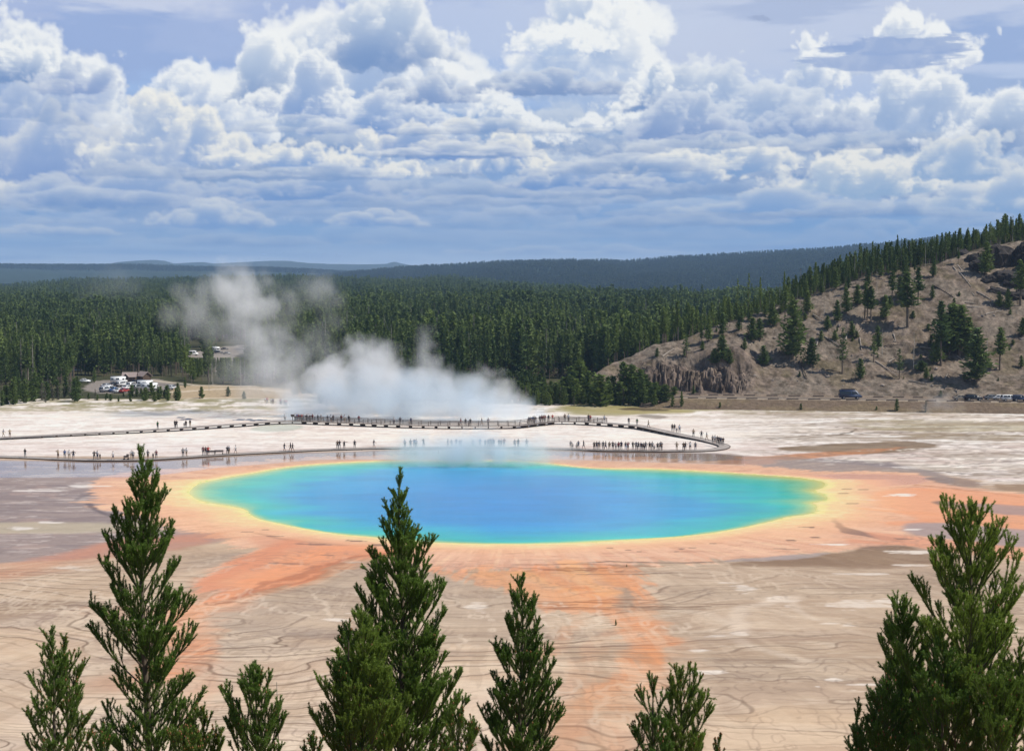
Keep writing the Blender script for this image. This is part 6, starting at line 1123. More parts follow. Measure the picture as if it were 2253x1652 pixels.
# ---------------------------------------------------------------- people
POSES = {}
def person_mesh(pose):
    """One continuous skinned body about 1.72 m tall, feet at the origin, facing -Y."""
    J = {'pelvis': (0, 0, .93, .13, .11), 'belly': (0, 0, 1.08, .125, .10), 'chest': (0, 0, 1.28, .155, .11), 'neck': (0, 0, 1.45, .055, .055), 'chin': (0, -.01, 1.53, .07, .08), 'head': (0, -.01, 1.62, .082, .095), 'crown': (0, 0, 1.69, .06, .07)}
    E_ = [('pelvis', 'belly'), ('belly', 'chest'), ('chest', 'neck'), ('neck', 'chin'), ('chin', 'head'), ('head', 'crown')]
    st = {'stand': (.02, -.02), 'walk': (.24, -.24), 'photo': (.03, -.03), 'hips': (.0, .04), 'child': (.02, -.02), 'pack': (.06, -.03), 'point': (.03, 0)}[pose]
    for s, sg, sw in (('l', -1, st[0]), ('r', 1, st[1])):
        J['hip'+s] = (sg*.10, 0, .88, .095, .095); J['knee'+s] = (sg*.11, -sw*.5-(.03 if sw > .1 else 0), .49, .06, .06); J['ank'+s] = (sg*.12, -sw*(1 if sw > 0 else .9), .09, .04, .04); J['toe'+s] = (sg*.13, -sw*(1 if sw > 0 else .9)-.15, .04, .04, .03)
        E_ += [('pelvis', 'hip'+s), ('hip'+s, 'knee'+s), ('knee'+s, 'ank'+s), ('ank'+s, 'toe'+s)]
        J['sh'+s] = (sg*.19, 0, 1.39, .06, .06); a = {'stand': ((.25, 0, 1.12), (.25, -.05, .86)), 'walk': ((.25, sw*.5, 1.13), (.24, sw*.9-.1, .90)), 'photo': ((.26, -.16, 1.22), (.10, -.30, 1.48)), 'hips': ((.36, .06, 1.16), (.20, -.04, .98)), 'child': ((.25, 0, 1.12), (.25, -.05, .86)), 'pack': ((.25, -.03, 1.14), (.14, -.22, 1.10)), 'point': ((.27, -.05, 1.14), (.25, -.1, .9)) if s == 'l' else ((.36, -.12, 1.38), (.55, -.25, 1.42))}[pose]
        J['el'+s] = (sg*a[0][0], a[0][1], a[0][2], .042, .042); J['wr'+s] = (sg*a[1][0], a[1][1], a[1][2], .032, .032)
        hx, hy, hz = a[1]; ex, ey, ez = a[0]; d = np.array([hx-ex, hy-ey, hz-ez]); d /= np.linalg.norm(d); J['hand'+s] = (sg*(hx+d[0]*.1), hy+d[1]*.1, hz+d[2]*.1, .034, .028)
        E_ += [('chest', 'sh'+s), ('sh'+s, 'el'+s), ('el'+s, 'wr'+s), ('wr'+s, 'hand'+s)]
    if pose == 'pack': J['packa'] = (0, .14, 1.3, .12, .10); J['packb'] = (0, .20, 1.12, .13, .11); E_ += [('chest', 'packa'), ('packa', 'packb')]
    nm = list(J); me = bpy.data.meshes.new('p'); me.from_pydata([J[k][:3] for k in nm], [(nm.index(a), nm.index(b)) for a, b in E_], [])
    ob = bpy.data.objects.new('p', me); COL.objects.link(ob); ob.modifiers.new('s', 'SKIN'); sd_ = ob.modifiers.new('d', 'SUBSURF'); sd_.levels = 1
    for i, k in enumerate(nm): me.skin_vertices[0].data[i].radius = J[k][3:5]; me.skin_vertices[0].data[i].use_root = (k == 'pelvis')
    dg = bpy.context.evaluated_depsgraph_get(); out = bpy.data.meshes.new_from_object(ob.evaluated_get(dg)); out.name = 'person'; bpy.data.objects.remove(ob)
    out.materials.clear()
    for _ in range(4): out.materials.append(None)
    for p in out.polygons:
        c = p.center; arm = abs(c.x) > .21 or (c.y < -.15 and c.z > 1.0)
        if c.z > 1.60 or (c.z > 1.5 and c.y > 0.02): k = 3
        elif c.z > 1.46: k = 0
        elif arm and pose != 'x' and (math.hypot(abs(c.x)-.19, c.z-1.39) > .22): k = 0
        elif c.z > 0.96: k = 1
        elif c.z > (0.50 if pose in ('walk', 'photo', 'hips') else 0.10): k = 2
        elif c.z > 0.10: k = 0
        else: k = 3
        p.material_index = k; p.use_smooth = True
    return out
for ps_ in ('stand', 'walk', 'photo', 'hips', 'child', 'pack', 'point'): POSES[ps_] = person_mesh(ps_)
CL = {'black': (.02, .02, .025), 'dark': (.05, .05, .06), 'navy': (.03, .04, .09), 'blue': (.08, .16, .35), 'white': (.7, .7, .7), 'grey': (.25, .25, .26), 'red': (.5, .05, .04), 'maroon': (.16, .03, .04), 'tan': (.38, .3, .2), 'green': (.06, .16, .07), 'brown': (.13, .08, .05), 'pink': (.55, .25, .28), 'skin': (.42, .26, .18), 'hair': (.05, .035, .025), 'khaki': (.3, .26, .18)}
CLM = {k: mat('cloth_'+k, c, 0.8, 0.15) for k, c in CL.items()}
ORD = ['leftmost']+[q+' from left' for q in ('second', 'third', 'fourth', 'fifth', 'sixth', 'seventh', 'eighth', 'ninth', 'tenth', 'eleventh', 'twelfth', 'thirteenth', 'fourteenth', 'fifteenth', 'sixteenth', 'seventeenth', 'eighteenth', 'nineteenth', 'twentieth', 'twenty-first', 'twenty-second', 'twenty-third', 'twenty-fourth', 'twenty-fifth')]
PW = dict(stand='standing', walk='walking', photo='photographing', hips='hands-on-hips', child='small', pack='backpack-carrying', point='pointing')
_rp = random.Random(21)
def person(u, where, pose, top, legs, label, off=0.0, s=1.0, pt=None):
    if pt is None:
        i, p = on_walk(u, where == 'far'); x = float((u-1126.5)/FPX*(p[1]*cosP+H*sinP)); pos = (x, p[1]+off, p[2])
    else: pos = pt
    o = link('person', POSES[pose]); o.location = pos; k = s*_rp.uniform(0.95, 1.06)*(0.66 if pose == 'child' else 1); o.scale = (k*1.25, k*1.25, k*1.10)
    o.rotation_euler[2] = _rp.choice([0, 0, 0.5, -0.6, 3.0, 2.6]) if pose != 'walk' else _rp.choice([1.4, -1.4, 1.7])
    for j, c in enumerate(('skin', top, legs, 'hair')): o.material_slots[j].link = 'OBJECT'; o.material_slots[j].material = CLM[c]
    o['label'] = label; o['category'] = 'person'; o['group'] = 'visitors on the boardwalk'
def crowd(where, items, place, sc=0.25, x0=0.0, pts=None):
    items = sorted(items, key=lambda q: q[0]); n_ = len(items)
    for k, it in enumerate(items):
        u = x0+it[0]*sc; rank = ORD[k] if n_ > 2 else ('left one' if k == 0 else 'right one')
        lab = '%s person in %s%s' % (PW[it[1]], it[2], (', '+rank+' ' if n_ > 1 else ' ')+place)
        person(u, where, it[1], it[2], it[3], lab, _rp.uniform(-0.6, 0.6), pt=None if pts is None else pts[k])
N, F_ = 'near', 'far'
crowd(N, [(228, 'pack', 'black', 'grey')], 'alone at the left end of the near boardwalk')
crowd(N, [(516, 'photo', 'tan', 'brown'), (566, 'stand', 'blue', 'grey'), (610, 'stand', 'white', 'tan'), (649, 'hips', 'dark', 'navy')], 'of the first four on the near boardwalk')
crowd(N, [(836, 'pack', 'dark', 'black'), (855, 'stand', 'white', 'navy'), (877, 'child', 'black', 'black')], 'of three left of the slender pine')
crowd(N, [(1003, 'walk', 'white', 'navy')], 'alone left of the slender pine')
crowd(N, [(1155, 'stand', 'white', 'tan'), (1178, 'stand', 'grey', 'dark')], 'by the pushchair beside the slender pine')
crowd(N, [(1308, 'hips', 'grey', 'brown'), (1353, 'child', 'dark', 'dark'), (1376, 'stand', 'maroon', 'dark')], 'of three right of the slender pine')
crowd(N, [(1612, 'stand', 'grey', 'dark'), (1638, 'hips', 'white', 'tan')], 'of two well left of the benches')
crowd(N, [(1786, 'stand', 'maroon', 'dark'), (1806, 'stand', 'dark', 'navy'), (1833, 'hips', 'red', 'dark')], 'of three beside the benches')
crowd(N, [(2003, 'pack', 'dark', 'black'), (2018, 'stand', 'white', 'tan')], 'of two just right of the benches')
crowd(N, [(2075, 'walk', 'white', 'grey')], 'alone right of the benches')
crowd(N, [(252, 'walk', 'dark', 'navy')], 'alone at the left of the spring', x0=563); crowd(N, [(308, 'walk', 'dark', 'brown'), (328, 'walk', 'dark', 'dark')], 'of a walking pair', x0=563)
crowd(N, [(716, 'stand', 'brown', 'dark'), (738, 'pack', 'dark', 'grey'), (780, 'point', 'black', 'black')], 'of three behind the left part of the spring', x0=563)
crowd(N, [(868, 'stand', 'dark', 'black')], 'alone, right of a group of three', x0=563); crowd(N, [(1037, 'walk', 'dark', 'grey')], 'alone, left of the group in white and blue', x0=563)
crowd(N, [(1313, 'stand', 'white', 'navy'), (1362, 'stand', 'grey', 'dark'), (1393, 'photo', 'blue', 'navy'), (1412, 'stand', 'white', 'navy'), (1476, 'photo', 'black', 'dark')], 'of five left of the drifting steam', x0=563)
crowd(N, [(1690, 'walk', 'grey', 'dark'), (1723, 'stand', 'grey', 'grey'), (1763, 'hips', 'navy', 'navy'), (1795, 'stand', 'dark', 'grey'), (1808, 'stand', 'grey', 'dark')], 'of five veiled by the left of the steam', x0=563)
crowd(N, [(1910, 'stand', 'grey', 'dark'), (1972, 'hips', 'blue', 'dark'), (2020, 'stand', 'dark', 'dark'), (2045, 'stand', 'navy', 'navy'), (2062, 'hips', 'dark', 'grey'), (2078, 'stand', 'grey', 'dark'), (2093, 'stand', 'navy', 'black')], 'of seven veiled by the steam', x0=563)
crowd(N, [(2140, 'stand', 'dark', 'dark'), (2160, 'stand', 'grey', 'dark'), (2185, 'hips', 'maroon', 'dark')], 'of three at the right of the steam', x0=563)
crowd(N, [(25, 'stand', 'grey', 'dark'), (55, 'stand', 'dark', 'dark'), (130, 'stand', 'grey', 'grey')], 'of three faint ones right of the steam', x0=1126.4)
crowd(N, [(517, 'stand', 'dark', 'tan'), (533, 'child', 'grey', 'dark'), (566, 'child', 'white', 'tan'), (583, 'hips', 'navy', 'dark'), (630, 'walk', 'dark', 'black')], 'of five at the left of the long crowd', x0=1126.4)
crowd(N, [(722, 'pack', 'black', 'black'), (745, 'stand', 'dark', 'navy'), (768, 'stand', 'grey', 'tan'), (803, 'stand', 'dark', 'grey'), (825, 'walk', 'dark', 'navy'), (858, 'stand', 'khaki', 'tan'), (887, 'hips', 'black', 'dark')], 'in the left third of the long crowd', x0=1126.4)
crowd(N, [(913, 'hips', 'white', 'grey'), (937, 'stand', 'maroon', 'dark'), (963, 'stand', 'navy', 'dark'), (1003, 'stand', 'dark', 'blue'), (1019, 'photo', 'maroon', 'dark'), (1066, 'pack', 'black', 'brown')], 'in the middle of the long crowd', x0=1126.4)
crowd(N, [(1093, 'stand', 'navy', 'black'), (1110, 'hips', 'dark', 'dark'), (1135, 'stand', 'navy', 'navy'), (1153, 'pack', 'dark', 'black'), (1168, 'child', 'grey', 'dark'), (1177, 'stand', 'grey', 'grey'), (1212, 'hips', 'dark', 'brown'), (1235, 'stand', 'grey', 'dark'), (1252, 'child', 'white', 'tan')], 'in the thick of the long crowd', x0=1126.4)
crowd(N, [(1280, 'stand', 'dark', 'black'), (1308, 'stand', 'grey', 'dark'), (1319, 'pack', 'dark', 'dark')], 'of three right of the long crowd', x0=1126.4)
crowd(N, [(1450, 'hips', 'tan', 'tan')], 'alone between two groups near the bend', x0=1126.4)
crowd(N, [(1506, 'pack', 'brown', 'dark'), (1524, 'hips', 'black', 'dark'), (1570, 'photo', 'white', 'black'), (1598, 'stand', 'tan', 'dark'), (1616, 'stand', 'grey', 'navy'), (1670, 'hips', 'dark', 'grey'), (1713, 'walk', 'grey', 'tan')], 'of seven before the bend of the boardwalk', x0=1126.4)
def pts_of(lst, z):
    o_ = []
    for u_, v_ in lst: x, y = ground(u_, v_, z); o_.append((float(x), float(y), z))
    return o_
crowd(N, [(1766, 'stand', 'grey', 'dark'), (1783, 'hips', 'white', 'dark'), (1805, 'stand', 'black', 'dark'), (1820, 'pack', 'dark', 'black'), (1838, 'stand', 'navy', 'dark'), (1853, 'pack', 'black', 'black')], 'of six gathered on the bend', x0=1126.4, pts=pts_of([(1568, 974.5), (1573, 976), (1578, 977), (1582, 978.5), (1586, 979), (1591, 979.5)], 0.58))
crowd(N, [(1408, 'stand', 'black', 'dark'), (1430, 'stand', 'dark', 'black'), (1450, 'child', 'navy', 'dark'), (1475, 'stand', 'white', 'navy')], 'of four walking up the straight ramp', x0=1126.4, pts=pts_of([(1479, 949), (1484, 949), (1489, 952), (1495, 952)], 0.75))
crowd(F_, [(1028, 'stand', 'dark', 'dark')], 'near the right end of the railing', x0=1126.4); crowd(F_, [(1100, 'stand', 'green', 'grey')], 'between the railing and the ramp', x0=1126.4); crowd(F_, [(1200, 'walk', 'khaki', 'dark')], 'at the top of the ramp', x0=1126.4)
crowd(F_, [(150, 'stand', 'navy', 'dark'), (165, 'stand', 'dark', 'dark'), (180, 'pack', 'blue', 'dark'), (195, 'stand', 'grey', 'navy'), (208, 'stand', 'dark', 'blue'), (245, 'stand', 'dark', 'dark'), (262, 'hips', 'maroon', 'dark'), (275, 'pack', 'brown', 'black'), (290, 'stand', 'maroon', 'dark'), (322, 'stand', 'dark', 'black'), (357, 'pack', 'red', 'dark')], 'of the far crowd right of the steam', x0=1126.4)
crowd(F_, [(465, 'stand', 'brown', 'dark'), (497, 'stand', 'white', 'dark')], 'of two behind the right railing', x0=1126.4); crowd(F_, [(675, 'stand', 'dark', 'dark'), (690, 'hips', 'red', 'dark')], 'of a pair far along the right railing', x0=1126.4); crowd(F_, [(815, 'stand', 'white', 'grey')], 'alone in white far along the railing', x0=1126.4)
crowd(F_, [(258, 'stand', 'white', 'grey')], 'left of the notice board', x0=563)
crowd(F_, [(345, 'stand', 'white', 'dark'), (360, 'stand', 'blue', 'dark'), (376, 'hips', 'maroon', 'dark'), (390, 'stand', 'dark', 'dark'), (405, 'pack', 'red', 'dark'), (420, 'stand', 'grey', 'navy'), (445, 'stand', 'dark', 'dark'), (460, 'stand', 'white', 'navy'), (478, 'pack', 'dark', 'black'), (496, 'stand', 'maroon', 'dark')], 'of the crowd at the left railing end', x0=563)
crowd(F_, [(548, 'pack', 'dark', 'dark'), (574, 'stand', 'grey', 'tan'), (632, 'stand', 'dark', 'navy'), (660, 'hips', 'white', 'dark'), (683, 'pack', 'dark', 'black')], 'of five behind the left railing', x0=563)
crowd(F_, [(752, 'stand', 'maroon', 'dark'), (778, 'hips', 'white', 'tan'), (820, 'pack', 'black', 'dark'), (905, 'stand', 'maroon', 'dark')], 'of four spread behind the left railing', x0=563)
crowd(F_, [(1213, 'stand', 'white', 'navy'), (1268, 'stand', 'dark', 'dark'), (1363, 'stand', 'navy', 'dark')], 'of three before the steam bank', x0=563)
crowd(F_, [(1803, 'walk', 'maroon', 'grey'), (1845, 'pack', 'dark', 'navy'), (1887, 'stand', 'black', 'dark'), (1988, 'walk', 'dark', 'tan'), (2045, 'stand', 'grey', 'grey')], 'of five along the railing middle', x0=563)
crowd(F_, [(24, 'walk', 'grey', 'tan'), (93, 'photo', 'tan', 'brown')], 'at the left end of the far walkway')
crowd(F_, [(1388, 'stand', 'green', 'dark')], 'alone in front of the small pale pool'); crowd(F_, [(1536, 'stand', 'black', 'dark'), (1553, 'pack', 'dark', 'dark')], 'of a pair on the far walkway')
crowd(F_, [(1618, 'child', 'grey', 'dark'), (1640, 'stand', 'dark', 'dark'), (1675, 'stand', 'dark', 'tan')], 'of three on the far walkway')
crowd(F_, [(85, 'stand', 'white', 'tan'), (100, 'stand', 'pink', 'grey'), (135, 'stand', 'white', 'grey'), (150, 'stand', 'grey', 'dark'), (215, 'stand', 'pink', 'dark'), (228, 'stand', 'white', 'grey'), (250, 'stand', 'maroon', 'dark'), (268, 'stand', 'red', 'dark')], 'in the distant group left of the steam', x0=563, pts=pts_of([(584, 888), (588, 888), (597, 889), (601, 889), (617, 891), (620, 891), (626, 893), (630, 893)], 0.3))
# a pushchair beside the tall pine
i_, p_ = on_walk(284, False); pc = thing('pushchair', (p_[0]-0.3, p_[1], p_[2]), 'dark pushchair on the near boardwalk left of the slender pine', 'pushchair')
b = MB(); b.box((0, 0, 0.62), (1.0, 0.5, 0.34), 0, 0.9); b.build('seat', M_post, pc); b = MB(); b.box((0.3, 0, 0.95), (0.5, 0.5, 0.36), 0, 0.7); b.build('hood', M_post, pc)
for sx in (-0.4, 0.4):
    for sy in (-0.25, 0.25): v, f = cyl(0.16, 0.06, 12); w__ = link('wheel', mesh_np('wheel', v, np.array(f), M_tyre), pc); w__.location = (sx, sy, 0.16)
b = MB(); b.bar((0.5, 0, 0.8), (0.95, 0, 1.15), 0.5, 0.05); b.build('handle', M_post, pc)
# ---------------------------------------------------------------- young lodgepole pines on the slope below the camera
M_near = leaf_mat('green_needles', (0.075, 0.155, 0.028), (0.26, 0.39, 0.07), 0.35, 0.45)
M_near2 = leaf_mat('yellow_green_needles', (0.10, 0.175, 0.03), (0.30, 0.41, 0.07), 0.4, 0.45)
M_bud = mat('pine_buds', (0.22, 0.11, 0.05), 0.8, 0.1)
def near_pine(name, u, v, Y, prof, label, seed, m=None, up=1.0, wh=0.36, nbr=5, dens=560, zb=None, trunk_r=0.012, lean=0.0, cones=True):
    """prof: (metres below the tip, crown radius) pairs."""
    rng = np.random.default_rng(seed); tip = at(u, v, Y); base_z = float(z_slope(tip.x, Y)) if zb is None else zb
    Ht = tip.z-base_z+0.3; ps = [p[0] for p in prof]; pr = [p[1] for p in prof]
    TW = []                                    # twigs: (p0, p1, p2, p3, needle from t, thickness)
    WD = []
    ph1, ph2 = rng.uniform(0, 6.28, 2)
    def stem(s): return np.array([0.05*np.sin(s*1.3+ph1)*min(1, s)*0.6-lean*s, 0.05*np.sin(s*1.1+ph2)*min(1, s)*0.6, -s])
    vis = min(Ht-0.4, (at(u, 1652, Y).z and (tip.z-at(u, 1760, Y).z)))
    s = 0.0; ls = 0.42*rng.uniform(0.8, 1.1)
    TW.append((stem(0.55)-0, stem(0.35), stem(0.15), stem(0), 0.0, 0.010))
    s = ls*0.8
    for _s in (0.08, 0.2, 0.32):
        for _k in range(3):
            _a = rng.uniform(0, 6.28); TW.append((stem(_s), stem(_s)+np.array([np.cos(_a)*.03, np.sin(_a)*.03, .03]), stem(_s)+np.array([np.cos(_a)*.05, np.sin(_a)*.05, .07]), stem(_s)+np.array([np.cos(_a)*.06, np.sin(_a)*.06, .12+.3*_s]), 0.0, .004))
    def bez(p0, d0, L_, bend, k=4):
        """Curved shoot that starts along d0 and bends upward."""
        pts = [p0]; d = d0.copy(); st = L_/(k-1)
        for _ in range(k-1):
            pts.append(pts[-1]+d*st); d = d+np.array([0, 0, bend/(k-1)])+rng.normal(0, 0.06, 3); d /= np.linalg.norm(d)
        return pts
    def shoot(p0, d0, L_, bend, lev):
        k = 4 if L_ < 0.5 else 6; pts = bez(p0, d0, L_, bend, k)
        foliage_from = max(0.0, 1-(0.95 if lev == 0 else 0.8)/L_)
        for i in range(k-1):
            a, b = i/(k-1), (i+1)/(k-1)
            TW.append((pts[i], pts[i]*0.67+pts[i+1]*0.33, pts[i]*0.33+pts[i+1]*0.67, pts[i+1], 0.0 if b > foliage_from else 2.0, 0.004+0.012*L_*(1-a)))
        if L_ < 0.26 or lev > 1: return
        node = 0.21 if lev == 0 else 0.19; t0 = max(0.15, 0.28 if L_ > 0.8 else 0.2) if lev == 0 else 0.25
        n_ = int(L_*(1-t0)/node); P = np.array(pts)
        for j in range(n_):
            t = t0+(1-t0)*(j+0.6*rng.random())/max(n_, 1); q = t*(k-1); i = min(int(q), k-2); p = P[i]+(P[i+1]-P[i])*(q-i); d = P[i+1]-P[i]; d /= np.linalg.norm(d)
            for sgn in ((-1, 1) if lev < 2 else (rng.choice([-1, 1]),)):
                if rng.random() < 0.12: continue
                side = np.cross(d, [0, 0, 1.0]); side /= np.linalg.norm(side)+1e-6
                dd = d*rng.uniform(0.8, 1.1)+side*sgn*rng.uniform(0.35, 0.75)+np.array([0, 0, rng.uniform(0.1, 0.6)]); dd /= np.linalg.norm(dd)
                Ls = min(0.6 if lev == 0 else 0.3, (L_*(1-t))*rng.uniform(0.45, 0.8)+rng.uniform(0.08, 0.14))
                shoot(p, dd, Ls, 0.7*up, lev+1)
        # a cluster of upward tips where the branch ends
        for _ in range(2 if lev < 2 else 1):
            dd = (P[-1]-P[-2]); dd /= np.linalg.norm(dd); dd = dd+rng.normal(0, 0.45, 3)+np.array([0, 0, 0.3]); dd /= np.linalg.norm(dd)
            pp = bez(P[-1]*0.6+P[-2]*0.4, dd, rng.uniform(0.08, 0.2), 0.5); TW.append((pp[0], pp[1], pp[2], pp[3], 0.0, 0.004))
    az0 = rng.uniform(0, 6.28)
    while s < vis:
        Rm = np.interp(s, ps, pr); n_ = nbr+rng.integers(-1, 2) if s > 0.5 else 3
        for k in range(n_):
            a = az0+k*6.283/n_+rng.normal(0, 0.25); el_ = np.interp(s, [0, 1, 3, 6], [1.20, 1.02, 0.85, 0.65])*up*rng.uniform(0.85, 1.15)
            L_ = Rm/np.cos(min(el_, 0.95))*rng.uniform(0.6, 1.15)*0.98
            if rng.random() < 0.07: L_ *= 0.4
            d = np.array([np.cos(a)*np.cos(el_), np.sin(a)*np.cos(el_), np.sin(el_)])
            shoot(stem(s+rng.normal(0, 0.03)), d, max(0.10, L_), 0.45*up, 0)
        if s > 0.8 and rng.random() < 0.8:         # small shoots between the whorls
            for _ in range(2):
                a = rng.uniform(0, 6.28); d = np.array([np.cos(a)*0.7, np.sin(a)*0.7, 0.7]); shoot(stem(s+wh*0.5), d, Rm*rng.uniform(0.3, 0.55), 0.4, 1)
        az0 += 0.9; s += wh*rng.uniform(0.8, 1.25)*(1.15 if s < 1.2 else 1)
    T = np.array([[a, b, c, d] for a, b, c, d, _, _ in TW]); nf_ = np.array([q[4] for q in TW]); th = np.array([q[5] for q in TW])
    # wood: three-sided prisms
    A, B = T[:, 0], T[:, 3]; D_ = B-A; Ls = np.linalg.norm(D_, axis=1)+1e-6; D_ = D_/Ls[:, None]
    rf = np.cross(D_, rng.normal(0, 1, D_.shape)); rf /= np.linalg.norm(rf, axis=1)[:, None]; r2 = np.cross(D_, rf)
    ang = np.arange(3)*2.094; ring = rf[:, None]*np.cos(ang)[None, :, None]+r2[:, None]*np.sin(ang)[None, :, None]
    wv_ = np.concatenate([A[:, None]+ring*th[:, None, None], B[:, None]+ring*th[:, None, None]*0.75], 1).reshape(-1, 3)
    b0 = np.arange(len(T))[:, None]*6; wf = np.concatenate([np.stack([b0[:, 0]+i, b0[:, 0]+(i+1) % 3, b0[:, 0]+3+(i+1) % 3, b0[:, 0]+3+i], -1) for i in range(3)])
    zs_ = np.linspace(0, Ht+0.2, 40); P = np.array([stem(q) for q in zs_]); tv, tf = tube_np(P, 0.006+trunk_r*zs_**0.95, 8)
    # needles
    g = nf_ < 1; Lg = Ls*g; tot = int(Lg.sum()*dens); idx = np.searchsorted(np.cumsum(Lg)/Lg.sum(), rng.random(tot)); idx = np.minimum(idx, len(T)-1); tt_ = rng.random(tot)
    p = A[idx]+(B-A)[idx]*tt_[:, None]; d = D_[idx]
    e = rng.normal(0, 1, (tot, 3)); e -= d*(e*d).sum(1)[:, None]; e /= np.linalg.norm(e, axis=1)[:, None]
    nd = d*rng.uniform(0.6, 1.3, (tot, 1))+e+np.array([0, 0, 0.15]); nd /= np.linalg.norm(nd, axis=1)[:, None]
    w_ = np.cross(nd, rng.normal(0, 1, (tot, 3))); w_ /= np.linalg.norm(w_, axis=1)[:, None]
    nl = rng.uniform(0.034, 0.054, (tot, 1)); wd = 0.0046*(Y/26.0)
    nv = np.stack([p-w_*wd, p+w_*wd, p+nd*nl], 1).reshape(-1, 3)
    k_ = np.where((nf_ < 1) & (T[:, 3, 2] > -vis))[0]; ck = rng.choice(k_, min(90, len(k_)), replace=False); cp = T[ck, 3]
    cv = np.array([(0, 0, .03), (.012, 0, .01), (0, .012, .01), (-.012, 0, .01), (0, -.012, .01), (0, 0, -.012)])*1.5; cf = np.array([(0, 1, 2), (0, 2, 3), (0, 3, 4), (0, 4, 1), (5, 2, 1), (5, 3, 2), (5, 4, 3), (5, 1, 4)])
    o = thing(name, tuple(tip), label, 'pine tree')
    link('buds', mesh_np('buds', (cp[:, None]+cv[None]).reshape(-1, 3), (cf[None]+np.arange(len(cp))[:, None, None]*6).reshape(-1, 3), M_bud), o)
    link('trunk', mesh_np('trunk', tv, tf, M_bark, True), o); link('branches', mesh_np('branches', wv_, wf, M_bark), o)
    link('needles', mesh_np('needles', nv, np.arange(tot*3).reshape(-1, 3), m or M_near), o)
    return tot
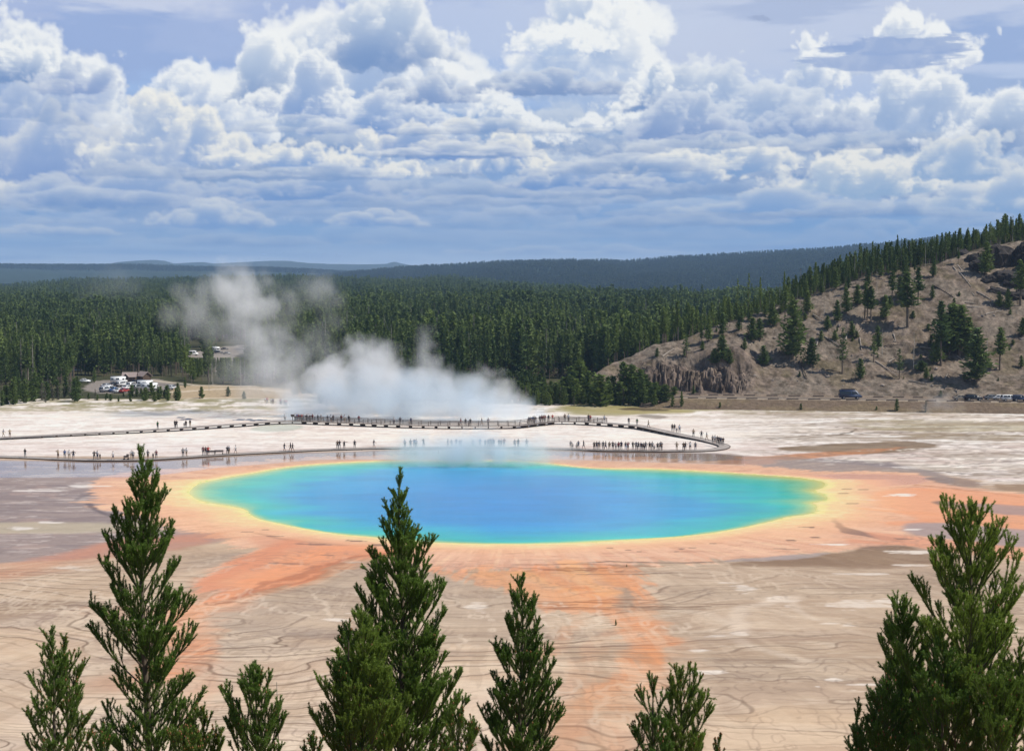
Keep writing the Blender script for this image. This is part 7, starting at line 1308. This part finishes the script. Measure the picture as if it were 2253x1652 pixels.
NEAR = [  # tip u, v, distance, profile, label, material, options
 (310, 985, 26.0, [(0, .09), (.5, .20), (1, .34), (1.8, .60), (2.7, .80), (3.6, .96), (4.6, 1.1), (8, 1.2)], 'tall slender young pine reaching over the boardwalk on the left', None, dict(seed=3, wh=0.34, nbr=5)),
 (880, 1035, 27.0, [(0, .10), (.6, .17), (1.2, .30), (1.8, .48), (2.4, .66), (3.2, .95), (4.1, 1.25), (5, 1.5), (9, 1.8)], 'largest dense cone-shaped pine in front of the middle of the spring', None, dict(seed=7, wh=0.31, nbr=7)),
 (1147, 1268, 25.0, [(0, .08), (.7, .30), (1.5, .50), (2.4, .75), (6, 1.1)], 'slim open pine just right of the largest one', None, dict(seed=11, wh=0.32, nbr=6)),
 (2138, 1103, 23.0, [(0, .10), (.5, .34), (.9, .60), (1.6, .86), (2.3, 1.0), (3.2, 1.3), (4.2, 1.6), (7, 1.8)], 'broad open-limbed pine with a thick visible trunk on the right', M_near2, dict(seed=17, wh=0.42, nbr=6, trunk_r=0.018)),
 (1990, 1325, 24.0, [(0, .12), (.7, .34), (1.4, .58), (2.3, .85), (6, 1.1)], 'dark dense pine leaning against the left side of the broad right-hand pine', None, dict(seed=23, wh=0.32, nbr=6)),
 (113, 1385, 24.0, [(0, .06), (.6, .22), (1.2, .42), (1.9, .55), (6, .8)], 'left-hand one of twin thin pines near the left edge', None, dict(seed=29, wh=0.36, nbr=4)),
 (140, 1400, 24.6, [(0, .06), (.6, .22), (1.2, .40), (1.9, .55), (6, .8)], 'right-hand one of twin thin pines near the left edge', M_near2, dict(seed=31, wh=0.36, nbr=4)),
 (565, 1468, 24.0, [(0, .10), (.5, .26), (.9, .46), (1.5, .75), (5, 1.1)], 'short broad pine beside a bare upright stick', None, dict(seed=37, wh=0.34, nbr=5)),
 (795, 1362, 24.5, [(0, .12), (.5, .28), (1.0, .45), (1.6, .68), (2.4, .95), (6, 1.2)], 'shorter bushy pine in front of the left side of the largest pine', M_near2, dict(seed=41, wh=0.30, nbr=6)),
 (768, 1372, 24.2, [(0, .06), (.5, .16), (1.0, .28), (1.8, .4), (5, .6)], 'thin second leader left of the bushy pine before the largest one', None, dict(seed=43, wh=0.34, nbr=4)),
 (1438, 1495, 24.0, [(0, .06), (.5, .22), (1.0, .40), (5, .8)], 'dark left one of a pair of small pines right of centre', None, dict(seed=47, wh=0.34, nbr=5)),
 (1497, 1472, 25.0, [(0, .08), (.5, .32), (1.0, .50), (1.6, .62), (5, .9)], 'pale green right one of a pair of small pines right of centre', M_near2, dict(seed=53, wh=0.36, nbr=5)),
 (1888, 1545, 24.0, [(0, .05), (.5, .14), (1.0, .26), (4, .6)], 'thin little pine tip left of the dense right-hand pines', None, dict(seed=59, wh=0.30, nbr=4)),
 (2244, 1408, 22.0, [(0, .08), (.6, .25), (1.2, .45), (2, .7), (5, .9)], 'pine cut off by the right edge of the view', M_near2, dict(seed=61, wh=0.34, nbr=5)),
 (2078, 1440, 22.0, [(0, .12), (.6, .40), (1.2, .65), (2, .9), (5, 1.1)], 'bushy dark pine before the trunk of the broad right-hand pine', None, dict(seed=97, wh=0.36, nbr=4)),
 (2196, 1500, 21.5, [(0, .12), (.6, .42), (1.2, .7), (3, 1.0)], 'pale green pine top near the lower right corner', M_near2, dict(seed=101, wh=0.30, nbr=6)),
 (1950, 1500, 22.5, [(0, .10), (.5, .30), (1.0, .52), (3, .8)], 'low pine at the left foot of the dense right-hand pines', None, dict(seed=103, wh=0.30, nbr=5)),
 (448, 1562, 24.5, [(0, .12), (.4, .26), (.8, .42), (4, .8)], 'low light green pine top between the slender and the short broad pine', M_near2, dict(seed=67, wh=0.28, nbr=5)),
 (404, 1606, 23.0, [(0, .12), (.4, .28), (.8, .42), (4, .7)], 'low light green pine top touching the slender pine', M_near2, dict(seed=71, wh=0.28, nbr=5)),
 (222, 1600, 23.0, [(0, .10), (.4, .26), (.8, .40), (4, .7)], 'low dark pine top between the twin pines and the slender pine', None, dict(seed=73, wh=0.28, nbr=5)),
 (1580, 1624, 24.0, [(0, .06), (.4, .16), (3, .5)], 'lowest pine tip at the bottom edge right of the small pair', None, dict(seed=79, wh=0.26, nbr=4)),
 (690, 1618, 23.0, [(0, .08), (.4, .22), (3, .6)], 'small dark pine tip at the bottom edge left of the bushy pine', None, dict(seed=83, wh=0.26, nbr=4)),
 (1010, 1560, 23.5, [(0, .10), (.4, .26), (.9, .45), (4, .8)], 'low pine top before the right foot of the largest pine', M_near2, dict(seed=89, wh=0.30, nbr=5)),
]
_tot = 0
for u_, v_, Y_, pr_, l_, m_, kw in NEAR: _tot += near_pine('pine_tree', u_, v_, Y_, pr_, l_, m=m_, **kw)
print('near needles', _tot)
_p = at(610, 1500, 24.3); _zb = float(z_slope(_p.x, 24.3))-0.2; zq = np.linspace(_zb, _p.z, 9)
_v, _f = tube_np(np.stack([_p.x+0.01*np.sin(zq*2), 24.3+0*zq, zq], -1), np.linspace(0.03, 0.006, 9), 6)
link('dead_tree', mesh_np('dead_tree', _v, _f, M_grey, True), label='thin bare dead stem standing upright beside the short broad pine', category='dead tree')

# ---------------------------------------------------------------- repeats that look alike are told apart by order and landmark
LM_UP = [(1380, 'behind the thicket'), (1450, 'over the thicket'), (1520, 'over the cliff'), (1600, 'right over the cliff'), (1670, 'over the gully'), (1750, 'over the left slope'), (1815, 'left over the dark van'), (1880, 'over the dark van'), (2010, 'by the tall skyline group'), (2120, 'left of the outcrop'), (9e9, 'above the outcrop')]
LM_LOW = [(60, 'at the left edge'), (120, 'left of the forest glade cars'), (200, 'left of the motorhomes'), (300, 'below the left cabin'), (420, 'below the right cabin'), (700, 'by the tan clearing'), (1100, 'behind the steam'), (1250, 'right of the steam'), (1350, 'left of the cliff'), (1430, 'under the cliff'), (1600, 'near the cliff foot'), (1750, 'left of the dark van'), (1900, 'around the dark van'), (2060, 'right of the dark van'), (9e9, 'near the parked cars')]
_grp = {}
for o in COL.objects:
    if o.parent is None and o.get('group') and o.get('label'): _grp.setdefault((o['group'], o['label']), []).append(o)
for (g, l), os_ in _grp.items():
    if len(os_) < 2: continue
    tab = LM_UP if ('hill crest' in g or 'skyline' in g or 'scree' in g) else LM_LOW; bins = {}
    for o in os_:
        u_ = float(uv_of(o.location.x, o.location.y, o.location.z)[0]); bins.setdefault(next(t for m_, t in tab if u_ < m_), []).append((u_, o))
    wl = l.split()
    for t, lst in bins.items():
        lst.sort(key=lambda q: q[0]); cut = ' '.join(wl[:16-len(t.split())-4])
        while cut.split()[-1] in ('the', 'of', 'in', 'at', 'on', 'a', 'between', 'along', 'against', 'below', 'above', 'left', 'and', 'first', 'near', 'far', 'behind', 'right', 'from'): cut = ' '.join(cut.split()[:-1])
        for k, (u_, o) in enumerate(lst): o['label'] = (cut+', '+(ORD[k] if len(lst) > 1 else 'the one')+' '+t) if k < len(ORD) else o['label']
